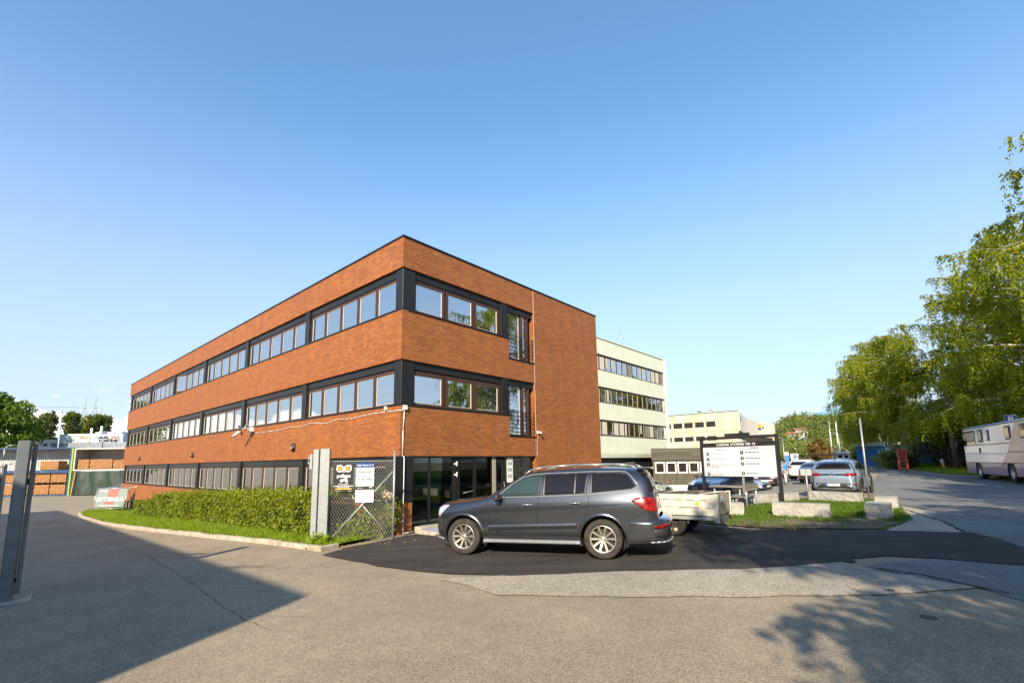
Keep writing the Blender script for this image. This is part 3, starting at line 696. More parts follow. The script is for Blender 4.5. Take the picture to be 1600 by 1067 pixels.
# ------------------------------------------------ low dark timber building
tim=planks('weathered_dark_boards',(.075,.065,.045),(.115,.10,.072),.15,'x'); timh=planks('weathered_fascia_boards',(.07,.06,.045),(.11,.10,.075),.22,'z')
TB=empty('timber_pavilion',(14.75,50,0),0,'low dark timber building with a row of white framed square windows','building')
MB().prism([(0,0),(12,0),(12,9),(4.6,9),(.35,.9)],-.62,2.0).build('wall',tim,TB)
MB().prism([(-.12,-.12),(12.1,-.12),(12.1,9),(4.7,9),(.2,1.)],2.0,3.25).build('fascia',timh,TB)
MB().prism([(-.02,-.04),(12,-.04),(12,9),(4.6,9),(.3,.9)],-1.7,-.62).build('base_wall',gw,TB)
b=MB(); f_=[]
for i in range(7):
    x=.75+i*1.19; b=MB(); z0,z1=.62,1.78; hw=.52
    b.box(x-hw,x-hw+.12,-.05,.02,z0,z1); b.box(x+hw-.12,x+hw,-.05,.02,z0,z1); b.box(x-hw+.12,x+hw-.12,-.048,.02,z0,z0+.13); b.box(x-hw+.12,x+hw-.12,-.048,.02,z1-.12,z1)
    fo=b.build('window',M_['white'],TB); MB().box(x-hw+.12,x+hw-.12,-.012,.01,z0+.13,z1-.12).build('pane',glassy('brown_glass%d'%0,(.03,.02,.015),.05,.5) if i==0 else bpy.data.materials['brown_glass0'],fo)
# ------------------------------------------------ beige concrete building with curved wing
yc=N('yellow_concrete'); n_=yc.noise(.25,4); n2_=yc.noise(1.,5,.6,yc.coord('Object',(1.5,1.5,.15)))
c_=yc.mix(yc.ramp(n_,[(.4,0),(.6,1)]),(.50,.425,.28),(.60,.515,.36)); c_=yc.mix(.35,c_,yc.ramp(n2_,[(.35,.2),(.65,.75)]),'OVERLAY'); yc.set(c_,.85)
YB=empty('yellow_concrete_building',(50.8,105,0),R(48.7),'yellowish concrete office building with a concave white wing, beyond the car park','office building')
rowsY=((9.5,10.78),(6.3,7.4))
b=MB(); yy=-.0
segs=[(-3,6.3),(7.4,9.5),(10.78,12.75)]
for z0,z1 in segs: b.box(0,.4,0,26,z0,z1)
wins=[(5.03,7.14),(7.64,9.75),(10.26,12.35),(12.79,15.02),(15.6,17.7),(18.2,20.3)]
for z0,z1 in rowsY:
    e0=0
    for a,c in wins: b.box(.0,.4,e0,a,z0,z1); e0=c
    b.box(0,.4,e0,26,z0,z1)
b.build('concrete_wall',yc.m,YB)
for z0,z1 in rowsY:
    for a,c in wins:
        b=MB(); b.box(.12,.2,a,a+.12,z0,z1); b.box(.12,.2,c-.12,c,z0,z1); b.box(.12,.2,(a+c)/2-.04,(a+c)/2+.04,z0,z1); b.box(.12,.2,a,c,z0,z0+.1); b.box(.12,.2,a,c,z1-.1,z1); fo=b.build('window',gframe,YB)
        MB().box(.2,.26,a,c,z0,z1).build('pane',M_['carglass'],fo)
MB().box(.4,20,7,26,-3,12.6).box(.4,2.6,.6,7,-3,12.5).build('inner_wall',M_['black'],YB); MB().box(-.1,.5,-.1,26,12.75,12.86).build('roof_edge',M_['coping'],YB)
for y0,w_ in ((5.9,.8),(8.7,1.6)): MB().box(1.,2.,y0,y0+w_,12.6,13.3 if w_<1 else 13.1).build('rooftop_unit',yc.m,YB)
for y0,w_ in ((6.0,.6),(8.75,.7)): MB().box(1.1,1.9,y0,y0+w_,13.3,13.5).build('rooftop_cap',M_['black'],YB)
b=MB(); b.box(-.02,0,0.2,25,8.4,8.46); b.box(-.02,0,.2,25,5.2,5.26); b.build('joint_line',gframe,YB)
crv=[(50.8,105),(53.6,110.),(57.2,116.2),(61.2,122.8),(65.6,129),(71.7,137.5),(76,142),(81.5,147)]
inv=Matrix.Rotation(-R(48.7),4,'Z')
cl_=[inv@Vector((x-50.8,y-105,0)) for x,y in crv]
def strip(z0,z1,d,mat,name):
    b=MB()
    for p,q in zip(cl_,cl_[1:]):
        t=(q-p).normalized(); nn=Vector((t.y,-t.x,0))*d
        b.prism([(p.x+nn.x,p.y+nn.y),(q.x+nn.x,q.y+nn.y),(q.x+t.x*.02,q.y+3),(p.x,p.y+3)],z0,z1)
    return b.build(name,mat,YB)
cw=simple('warm_white_render',(.66,.60,.48),.8,0,.06)
for z0,z1 in ((-3,3.2),(4.9,6.4),(8.3,12.7)): strip(z0,z1,.25,cw,'curved_wall')
for z0,z1 in ((3.2,4.9),(6.4,8.3)):
    strip(z0,z1,.02,M_['carglass'],'curved_glazing'); b=MB()
    for p,q in zip(cl_,cl_[1:]):
        L=(q-p).length; k=int(L/1.1)
        for i in range(k): r_=p.lerp(q,i/k); b.box(r_.x-.09,r_.x+.09,r_.y-.2,r_.y+.1,z0,z1)
    b.build('glazing_bars',gw if z0<4 else gframe,YB)
p=cl_[-1]; MB().box(p.x-.2,p.x+.9,p.y-.6,p.y+8,-3,12.8).build('end_wall',yc.m,YB)
def wsign(px,py,z,w_,h,mat):
    b=MB(); q=cl_[5].lerp(cl_[6],.5); return b
t_=(cl_[6]-cl_[5]).normalized(); nn=Vector((t_.y,-t_.x,0)); q=cl_[5]+nn*.3
b=MB(); b.bar(q+t_*.3+Vector((0,0,11.6)),q+t_*3.2+Vector((0,0,11.6)),.06,1.0); b.build('wall_sign',simple('amber_sign',(.75,.45,.02),.5),YB)
b=MB(); b.bar(q+t_*.3+Vector((0,0,10.7)),q+t_*3.+Vector((0,0,10.7)),.06,.5); b.bar(q+t_*4.2+Vector((0,0,11.2)),q+t_*6+Vector((0,0,11.2)),.05,.35); b.build('sign_lettering',M_['black'],YB)
q=cl_[0]+(cl_[1]-cl_[0])*.1; t_=(cl_[1]-cl_[0]).normalized(); q=q+Vector((t_.y,-t_.x,0))*.3
b=MB(); b.bar(q+Vector((0,0,11.2)),q+t_*4+Vector((0,0,11.2)),.06,.9); b.build('wall_sign',simple('blue_sign_plate',(.12,.22,.35),.5),YB)
# ------------------------------------------------ vehicles
def ringpts(s):
    x,zb,wS,wM,wB,zB,wR,zE,zR=s[:9]; lo=s[9] if len(s)>9 else 0
    P=[(x+lo*.6,0,zb),(x+lo*.6,wS*.78,zb),(x+lo,wS,zb+.06),(x+lo,wM,zb+(zB-zb)*.30),(x+lo*.8,wM-.010,zb+(zB-zb)*.56),(x+lo*.3,wM+.018,zB-.22),(x,wB-.024,zB),
       (x,wB*.42+wR*.58+.02,zB*.42+zE*.58),(x,wR+.01,zE),(x,wR*.68,zR-.01),(x,0,zR)]
    return P
def car_body(secs,axles,rw_,name,mat,parent,lvl=2,archw=None):
    bm=bmesh.new(); rings=[]
    for s in secs:
        h=ringpts(s); full=h+[(p[0],-p[1],p[2]) for p in h[-2:0:-1]]
        rings.append([bm.verts.new(p) for p in full])
    n=len(rings[0])
    for A,B in zip(rings,rings[1:]):
        for i in range(n): bm.faces.new((A[i],A[(i+1)%n],B[(i+1)%n],B[i]))
    for Rg in (rings[0],rings[-1]):
        k=n//2
        for i in range(k):
            a,b_,c,d=Rg[i],Rg[i+1],Rg[(n-i-1)%n],Rg[(n-i)%n]
            vs_=[]
            for v in (a,b_,c,d):
                if v not in vs_: vs_.append(v)
            if len(vs_)>2: bm.faces.new(vs_)
    bmesh.ops.recalc_face_normals(bm,faces=bm.faces)
    me=bpy.data.meshes.new('b'); bm.to_mesh(me); bm.free()
    o=link(bpy.data.objects.new('b',me)); md=o.modifiers.new('s','SUBSURF'); md.levels=lvl; md.render_levels=lvl
    dg=bpy.context.evaluated_depsgraph_get(); me1=bpy.data.meshes.new_from_object(o.evaluated_get(dg))
    bvh=BVHTree.FromPolygons([v.co for v in me1.vertices],[tuple(p.vertices) for p in me1.polygons])
    o.modifiers.clear(); o.data=me1
    cb_=MB()
    for ax in axles:
        for sgn in (1,-1): cb_.tube((ax,sgn*.52,rw_),(ax,sgn*1.3,rw_),rw_+(.068 if name=='body' and mat is P_dark else .055),rw_+(.068 if mat is P_dark else .055),40)
    c=cb_.build('cut',None); bo=o.modifiers.new('b','BOOLEAN'); bo.operation='DIFFERENCE'; bo.object=c; bo.solver='EXACT'
    bpy.context.view_layer.update(); dg=bpy.context.evaluated_depsgraph_get(); me2=bpy.data.meshes.new_from_object(o.evaluated_get(dg))
    bpy.data.objects.remove(o); bpy.data.objects.remove(c)
    me2.name=name; me2.materials.clear(); me2.materials.append(mat)
    for p in me2.polygons: p.use_smooth=True; p.material_index=0
    me2.set_sharp_from_angle(angle=R(35))
    return link(bpy.data.objects.new(name,me2),parent),bvh
def proj_patch(bvh,pts,d,off,res=.06,rim=.0):
    """fill an outline (3D points) with triangles and press it on the body along direction d"""
    d=Vector(d).normalized(); q=d.to_track_quat('Z','Y').to_matrix(); X,Y=q.col[0],q.col[1]
    o2=[(Vector(p).dot(X),Vector(p).dot(Y)) for p in pts]
    v,f,_=tri2d(o2,res)
    vs=[];
    def hit(p2):
        base=X*p2[0]+Y*p2[1]-d*6; h=bvh.ray_cast(base,d)
        if h[0] is None: h=bvh.find_nearest(base+d*6)
        n=h[1]; n=n if n.dot(d)<0 else -n
        return h[0],n
    bm=bmesh.new(); V=[]
    for p in v:
        c,n=hit(p); V.append(bm.verts.new(c-d*off))
    for t in f:
        try: bm.faces.new([V[i] for i in t]).smooth=True
        except: pass
    for fc in bm.faces: fc.normal_update()
    bmesh.ops.recalc_face_normals(bm,faces=bm.faces)
    if bm.faces:
        a=sum((fc.normal for fc in bm.faces),Vector())
        if a.dot(d)>0:
            for fc in bm.faces: fc.normal_flip()
    r=bmesh.ops.extrude_face_region(bm,geom=list(bm.faces)); nv=[g for g in r['geom'] if isinstance(g,bmesh.types.BMVert)]
    # the extruded copy becomes the outer skin; old faces are the underside
    bmesh.ops.translate(bm,verts=nv,vec=-d*.004)
    return bm
def patch_obj(name,bvh,pts,d,off,mat,parent,res=.06,mirror=False):
    bm=proj_patch(bvh,pts,d,off,res)
    if mirror:
        me_=bpy.data.meshes.new('x'); bm.to_mesh(me_); 
        g=bmesh.new(); g.from_mesh(me_); bmesh.ops.scale(g,vec=(1,-1,1),verts=g.verts); bmesh.ops.reverse_faces(g,faces=g.faces)
        g.to_mesh(me_); bm.free(); bm=g
    me_=bpy.data.meshes.new(name); bm.to_mesh(me_); bm.free(); me_.materials.append(mat)
    return link(bpy.data.objects.new(name,me_),parent)
def proj_line(bvh,pts,d,off,step=.05,close=False):
    d=Vector(d).normalized(); out=[]; P=[Vector(p) for p in pts]
    if close: P=P+[P[0]]
    for a,b in zip(P,P[1:]):
        k=max(1,int((b-a).length/step))
        for i in range(k):
            p=a.lerp(b,i/k); h=bvh.ray_cast(p-d*6+0*d,d)
            out.append((h[0] if h[0] is not None else bvh.find_nearest(p)[0])-d*off)
    p=P[-1]; h=bvh.ray_cast(p-d*6,d); out.append((h[0] if h[0] is not None else bvh.find_nearest(p)[0])-d*off)
    return out
def lines_obj(name,bvh,lines,mat,parent,r=.004,n=5):
    for pts,d,off in lines:
        L0=proj_line(bvh,pts,d,off)
        for s in ((1,-1) if abs(Vector(d).y)>.9 else (1,)):
            b=MB(); b.path([Vector((p.x,p.y*s,p.z)) for p in L0],r,n); b.build(name,mat,parent)
WHM={}
def wheel_meshes(rw_,wd,spokes,rim=.66,tyre='rubber',alloy='alloy'):
    k=(rw_,wd,spokes,rim,tyre,alloy)
    if k in WHM: return WHM[k]
    rr=rw_*rim; h=wd/2
    b=MB(); b.lathe([(rr*.98,-h*.85),(rr*1.04,-h),(rw_*.93,-h*1.0),(rw_*.985,-h*.86),(rw_,-h*.6),(rw_,h*.6),(rw_*.985,h*.86),(rw_*.93,h),(rr*1.04,h),(rr*.98,h*.85)],36,'Y',close=True); ty=b.mesh('tyre',M_[tyre])
    b=MB(); b.lathe([(rr*1.03,h*.93),(rr*.93,h*.90),(rr*.90,h*.3),(rr*.88,-h*.5),(rr*.95,-h*.5),(rr*.99,h*.6)],36,'Y',close=True)
    for i in range(spokes):
        a=2*PI*i/spokes
        for da in ((-.11,.11) if spokes<=6 else (0,)):
            c_,s_=math.cos(a+da),math.sin(a+da); c2,s2=math.cos(a+da*.7),math.sin(a+da*.7)
            b.bar((c_*rr*.16,h*.52,s_*rr*.16),(c2*rr*.93,h*.80,s2*rr*.93),rr*(.17 if spokes>6 else .11),h*.3) if False else None
            M0=Vector((c_*rr*.14,h*.52,s_*rr*.14)); M1=Vector((c2*rr*.94,h*.82,s2*rr*.94)); t=Vector((-s_,0,c_)); wv=t*rr*(.062 if spokes>6 else .06); dp=Vector((0,-h*.28,0))
            A=[M0-wv,M0+wv,M1+wv*1.35,M1-wv*1.35]; vs_=[b.bm.verts.new(p) for p in A]+[b.bm.verts.new(p+dp) for p in A]
            for f in ((0,1,2,3),(7,6,5,4),(0,4,5,1),(1,5,6,2),(2,6,7,3),(3,7,4,0)): b.bm.faces.new([vs_[j] for j in f])
    b.lathe([(0,h*.62),(rr*.10,h*.62),(rr*.17,h*.55),(rr*.2,h*.3)],16,'Y'); 
    for i in range(5):
        a=2*PI*i/5+.3; b.tube((math.cos(a)*rr*.22,h*.45,math.sin(a)*rr*.22),(math.cos(a)*rr*.22,h*.6,math.sin(a)*rr*.22),rr*.03,n=6)
    rm=b.mesh('rim',M_[alloy])
    b=MB(); b.lathe([(0,h*.15),(rr*.86,h*.15),(rr*.86,-h*.1),(0,-h*.1)],24,'Y'); dk=b.mesh('wheel',M_['alloydark'])
    WHM[k]=(ty,rm,dk); return WHM[k]
def add_wheels(parent,axles,rw_,track,wd,spokes,rim=.66,tyre='rubber',alloy='alloy',steer=0):
    ty,rm,dk=wheel_meshes(rw_,wd,spokes,rim,tyre,alloy)
    for ax in axles:
        for s in (1,-1):
            w_=inst('wheel',dk,parent,(ax,s*(track-wd/2),rw_),(0,random.random()*2*0+ax*.4,0 if s>0 else PI))
            if ax>0: w_.rotation_euler.z+=steer
            inst('tyre',ty,w_); inst('rim',rm,w_)
def arches(bvh,axles,rw_,parent,flare,mat,r0=None):
    r0=r0 or rw_+.055
    for ax in axles:
        for s in (1,-1):
            b=MB(); prev=None
            for i in range(25):
                a=R(-18+216*i/24); cx,cz=math.cos(a),math.sin(a); ring=[]
                for rr,o in ((r0-.012,-.03),(r0,flare),(r0+.03,flare),(r0+.062,.001)):
                    x=ax+cx*rr; z=rw_+cz*rr
                    xs_=ax+cx*(r0+.05); zs=rw_+cz*(r0+.05)
                    h=bvh.ray_cast(Vector((xs_,3,max(zs,.36))),Vector((0,-1,0))); y=h[0].y if h[0] is not None else .9
                    ring.append(b.bm.verts.new((x,s*(y+o),z)))
                if prev:
                    for j in range(3): b.bm.faces.new((prev[j],prev[j+1],ring[j+1],ring[j])).smooth=True
                prev=ring
            b.build('wheel_arch_trim',mat,parent)
    for ax in axles:
        for s in (1,-1):
            b=MB(); y0,y1=s*.54,s*(.86)
            pr=None
            for i in range(25):
                a=R(-20+220*i/24); x=ax+math.cos(a)*(r0-.004); z=rw_+math.sin(a)*(r0-.004)
                q=[b.bm.verts.new((x,y0,z)),b.bm.verts.new((x,y1,z))]
                if pr: b.bm.faces.new((pr[0],pr[1],q[1],q[0]))
                pr=q
            b.tube((ax,s*.53,rw_),(ax,s*.55,rw_),r0-.006,r0-.006,24)
            b.build('wheel_housing',M_['seam'],parent,fixn=False)
# ---- dark grey large SUV
P_dark=paint('slate_grey_paint',(.060,.066,.078),rough=.26,metal=.75)
SV=[(2.36,.42,.46,.52,.50,.84,.42,.92,.96,0),(2.30,.30,.68,.75,.70,.97,.56,1.04,1.08,0),(2.10,.27,.86,.895,.84,1.04,.66,1.09,1.14,0),(1.86,.27,.925,.95,.90,1.07,.70,1.115,1.17,0),
(1.54,.30,.935,.96,.92,1.11,.73,1.15,1.205,0),(1.20,.30,.93,.955,.925,1.15,.76,1.185,1.235,0),(.98,.30,.93,.95,.93,1.18,.80,1.22,1.27,0),(.62,.30,.93,.95,.93,1.20,.745,1.45,1.50,0),
(.20,.30,.93,.95,.93,1.21,.70,1.675,1.735,0),(-.12,.30,.93,.95,.93,1.215,.69,1.735,1.80,0),(-.9,.30,.93,.95,.93,1.24,.685,1.765,1.835,0),(-1.54,.30,.935,.965,.935,1.265,.675,1.755,1.828,0),
(-2.05,.30,.93,.955,.925,1.29,.66,1.725,1.80,0),(-2.36,.29,.935,.955,.905,1.30,.66,1.70,1.785,-.02),(-2.49,.30,.90,.925,.86,1.29,.68,1.54,1.63,-.05),(-2.57,.32,.84,.865,.80,1.20,.66,1.28,1.33,-.07),(-2.62,.34,.76,.79,.73,1.02,.60,1.06,1.10,-.08),(-2.64,.38,.66,.70,.66,.86,.5,.89,.92,-.06)]
a_f=Vector((-1.09,10.70,0)); a_r=Vector((1.76,9.70,0)); hd=(a_f-a_r).normalized(); lf=Vector((-hd.y,hd.x,0)); mid=(a_f+a_r)/2-lf*.93
SU=empty('parked_suv',(mid.x,mid.y,T(mid.x,mid.y)+.02),math.atan2(hd.y,hd.x),'large dark grey seven seat SUV parked side-on in front of the glazed entrance','car')
SU.rotation_euler=(0,-math.atan(.02)*hd.x*1.0,math.atan2(hd.y,hd.x))
AX2=(1.5375,-1.5375); RWH=.388
body,bv=car_body(SV,AX2,RWH,'body',P_dark,SU)
add_wheels(SU,AX2,RWH,.955,.27,10,.68,'dirtyrubber')
arches(bv,AX2,RWH,SU,.022,P_dark,RWH+.068)
Ys=(0,-1,0)
def S3(L): return [(x,1.0,z) for x,z in L]
def S3m(L): return [(x,-1.0,z) for x,z in L]
fd=[(.66,1.255),(-.20,1.262),(-.25,1.66),(-.02,1.655),(.17,1.60),(.40,1.455)]
rd=[(-.31,1.265),(-1.20,1.295),(-1.25,1.69),(-.36,1.675)]
qt=[(-1.33,1.302),(-2.14,1.365),(-2.24,1.42),(-2.12,1.58),(-2.02,1.66),(-1.38,1.69)]
for L,nm,mt in ((fd,'front_window','carglass_teal'),(rd,'rear_window','carglass'),(qt,'quarter_window','carglass')):
    patch_obj(nm,bv,S3(L),Ys,.003,M_[mt],SU); patch_obj(nm,bv,S3(L),Ys,.003,M_[mt],SU,mirror=True)
lines_obj('window_trim',bv,[(S3([(.74,1.225),(-.2,1.235),(-1.25,1.265),(-2.16,1.335),(-2.29,1.40),(-2.27,1.46),(-2.13,1.64),(-2.05,1.70),(-1.9,1.715),(-1.3,1.725),(-.4,1.71),(-.05,1.69),(.17,1.64),(.42,1.49),(.74,1.24)]),Ys,.004)],M_['chrome'],SU,.011)
lines_obj('pillar_strip',bv,[(S3([(-.225,1.26),(-.275,1.68)]),Ys,.006),(S3([(-.335,1.26),(-.345,1.68)]),Ys,.006),(S3([(-1.225,1.28),(-1.28,1.70)]),Ys,.006),(S3([(-1.34,1.29),(-1.36,1.70)]),Ys,.006),(S3([(-1.0,1.29),(-1.02,1.68)]),Ys,.008)],M_['black'],SU,.02)
lines_obj('panel_gap',bv,[(S3([(.98,1.20),(.93,1.0),(.90,.6),(.93,.42),(-.1,.40),(-.16,.48),(-.18,.9),(-.22,1.24)]),Ys,.0005),(S3([(-.18,.42),(-1.0,.42),(-1.05,.5),(-1.15,.72),(-1.28,.98),(-1.30,1.27)]),Ys,.0005),
 (S3([(2.0,1.06),(1.4,1.13),(.98,1.19)]),Ys,.0005),(S3([(2.30,.98),(2.12,.86),(2.0,.80)]),Ys,.0005),(S3([(-2.0,.72),(-2.25,.84),(-2.5,.98),(-2.62,1.02)]),Ys,.0005),(S3([(-2.44,1.66),(-2.52,1.4),(-2.56,1.22)]),Ys,.0)],M_['seam'],SU,.0055)
# character creases of the flank
lines_obj('flank_crease',bv,[(S3([(1.3,1.01),(-.3,1.04),(-1.9,1.06)]),Ys,-.004)],P_dark,SU,.012,6)
for s in (1,-1):   # sculpted lower door ledge
    b=MB()
    A=proj_line(bv,S3([(.93,.60),(-1.02,.66)]),Ys,0,.08)
    pr=None
    for p in A:
        f_=1.0
        ring=[(p.x,p.y-.004,p.z+.05),(p.x,p.y+.022,p.z+.006),(p.x,p.y+.020,p.z-.014),(p.x,p.y-.006,p.z-.09)]
        q=[b.bm.verts.new((c[0],c[1]*s,c[2])) for c in ring]
        if pr:
            for j in range(3): b.bm.faces.new((pr[j],pr[j+1],q[j+1],q[j])).smooth=True
        pr=q
    b.build('door_ledge',P_dark,SU)
for s in (1,-1):
    b=MB(); b.box(-1.08,1.06,.80,.955,.275,.345); b.box(-1.0,1.0,.955,.965,.30,.335)
    bmesh.ops.scale(b.bm,vec=(1,s,1),verts=b.bm.verts); b.build('running_board',M_['galv'],SU,.015)
    for x,z in ((.02,1.07),(-1.02,1.10)):
        h=bv.ray_cast(Vector((x,3,z)),Vector(Ys)); y=h[0].y
        b=MB(); b.lathe([(.001,-.02),(.055,-.015),(.06,.003),(.045,.006),(.001,-.004)],18,'Y'); bmesh.ops.scale(b.bm,vec=(1.25,s,.55),verts=b.bm.verts); bmesh.ops.translate(b.bm,verts=b.bm.verts,vec=(x,y*s,z)); cup=b.build('door_handle',M_['seam'],SU)
        b=MB(); b.path([(x+.11,(y+.0)*s,z-.004),(x+.09,(y+.035)*s,z),(x-.07,(y+.038)*s,z+.006),(x-.10,(y+.0)*s,z+.004)],.015,8); b.build('grip',M_['chrome'],cup)
    # roof rail
    b=MB(); pts=[(.12,.70,1.71),(-.02,.70,1.79),(-.3,.70,1.845),(-1.0,.70,1.875),(-1.8,.68,1.86),(-2.15,.67,1.825),(-2.28,.665,1.77)]
    b.path([(x,y*s,z) for x,y,z in pts],.02,8); b.build('roof_rail',M_['chrome'],SU)
    # mirror
    b=MB(); b.lathe([(0,-.12),(.06,-.11),(.10,-.03),(.10,.05),(.07,.11),(0,.12)],14,'Y'); bmesh.ops.scale(b.bm,vec=(.75,1,1.0),verts=b.bm.verts); bmesh.ops.translate(b.bm,verts=b.bm.verts,vec=(.66,1.06*s,1.24)); b.bar((.68,.93*s,1.21),(.67,1.0*s,1.2),.05,.05); b.build('wing_mirror',M_['blkplastic'] if s>0 else P_dark,SU)
# lamps
hl=[(2.26,0,.84),(2.28,0,.99),(2.10,.0,1.07),(1.90,0,1.06),(1.97,0,.98),(2.14,0,.82)]
dd=Vector((-.35,-1,0)).normalized()
for mr in (False,True):
    patch_obj('headlight',bv,[(x,.8,z) for x,_,z in hl],(-.25,-1,0),.008,M_['clearlamp'],SU,.05,mr)
    patch_obj('taillight',bv,[(-2.12,.9,1.145),(-2.22,.9,1.20),(-2.40,.9,1.215),(-2.56,.85,1.19),(-2.68,.6,1.15),(-2.70,.55,.98),(-2.6,.8,.93),(-2.45,.9,.94),(-2.28,.9,1.02)],(.30,-1,0),.010,M_['redlamp'],SU,.05,mr)
patch_obj('windscreen',bv,[(1.2,-.78,1.30),(1.2,.78,1.30),(.3,.63,1.70),(.3,-.63,1.70)],(-1,0,0),.004,M_['carglass'],SU,.1)
patch_obj('rear_screen',bv,[(-2.5,-.66,1.30),(-2.5,.66,1.30),(-2.5,.72,1.38),(-2.5,.60,1.66),(-2.5,-.60,1.66),(-2.5,-.72,1.38)],(1,0,0),.012,M_['carglass'],SU,.1)
patch_obj('rear_side_glass',bv,[(-2.40,.8,1.65),(-2.48,.8,1.50),(-2.50,.8,1.31),(-2.72,.5,1.31),(-2.70,.5,1.62)],(.7,-1,0),.006,M_['carglass'],SU,.05)
patch_obj('grille',bv,[(2.4,-.42,.62),(2.4,.42,.62),(2.4,.46,.9),(2.4,-.46,.9)],(-1,0,0),.01,M_['blkplastic'],SU,.1)
patch_obj('number_plate',bv,[(-2.7,-.26,.92),(-2.7,.26,.92),(-2.7,.26,1.03),(-2.7,-.26,1.03)],(1,0,0),.02,M_['plate'],SU,.1)
PLAN=[(-2.02,.945),(-2.15,.962),(-2.30,.965),(-2.45,.955),(-2.57,.925),(-2.68,.86),(-2.76,.76),(-2.81,.60),(-2.84,.38),(-2.85,0)]
PLAN=PLAN+[(x,-y) for x,y in PLAN[-2::-1]]
bb=bmesh.new(); pr=None
for i,(x,y) in enumerate(PLAN):
    x0,y0=PLAN[max(0,i-1)]; x1,y1=PLAN[min(len(PLAN)-1,i+1)]; t=Vector((x1-x0,y1-y0,0)).normalized(); nn=Vector((t.y,-t.x,0)); nn=nn if nn.dot(Vector((x+1.2,y,0)))>0 else -nn
    e_=min(i,len(PLAN)-1-i); k=min(1,e_/3)
    ring=[]
    for o_,z in ((-.10,.30+.05*k),(-.02,.30+.04*k),(.0,.40),(.012*k,.56),(.022*k,.68),(.012*k,.735),(-.05,.775),(-.16,.79)): ring.append(bb.verts.new((x+nn.x*o_,y+nn.y*o_,z)))
    if pr:
        for j_ in range(7): bb.faces.new((pr[j_],pr[j_+1],ring[j_+1],ring[j_])).smooth=True
    pr=ring
bmesh.ops.recalc_face_normals(bb,faces=bb.faces)
mbp=bpy.data.meshes.new('rear_bumper'); bb.to_mesh(mbp); bvb=BVHTree.FromBMesh(bb); bb.free(); mbp.materials.append(P_dark); mbp.set_sharp_from_angle(angle=R(50)); bo_=link(bpy.data.objects.new('rear_bumper',mbp),SU)
for mr in (False,True):
    patch_obj('rear_reflector',bvb,[(-2.50,.9,.655),(-2.80,.6,.70),(-2.80,.6,.645),(-2.54,.9,.60)],(.6,-1,0),.006,M_['redlamp'],SU,.05,mr)
    patch_obj('bumper_insert',bvb,[(-2.50,.9,.585),(-2.80,.6,.625),(-2.80,.6,.47),(-2.54,.9,.44)],(.6,-1,0),.004,M_['blkplastic'],SU,.06,mr)
b=MB(); b.path([Vector((x*1.002,y*.97,.345)) for x,y in PLAN[3:-3]],.018,6); b.build('lower_trim',M_['chrome'],SU)
b=MB(); b.box(-2.56,-2.26,-.62,.62,1.735,1.775); bmesh.ops.transform(b.bm,matrix=Matrix.Translation((0,0,.0)),verts=b.bm.verts); b.build('roof_spoiler',P_dark,SU,.018)
b=MB(); b.prism([(-2.0,-.012),(-2.18,-.02),(-2.2,0),(-2.18,.02),(-2.0,.012)],1.80,1.90); b.build('antenna_fin',M_['blkplastic'],SU,.008)
b=MB(); b.path([(-2.6,0,.36),(-2.86,0,.36),(-2.92,0,.42)],.028,8); tb=b.build('tow_bar',M_['blkplastic'],SU); b=MB(); b.lathe([(.0,-.045),(.035,-.03),(.045,0),(.035,.03),(0,.045)],12,'Z',(-2.92,0,.47)); b.build('tow_ball',simple('tan_ball_cover',(.5,.35,.2),.6),tb)
b=MB(); b.path([(2.08,.78,.31),(2.46,.5,.33),(2.50,0,.33),(2.46,-.5,.33)],.022,8); b.build('chin_trim',M_['chrome'],SU)
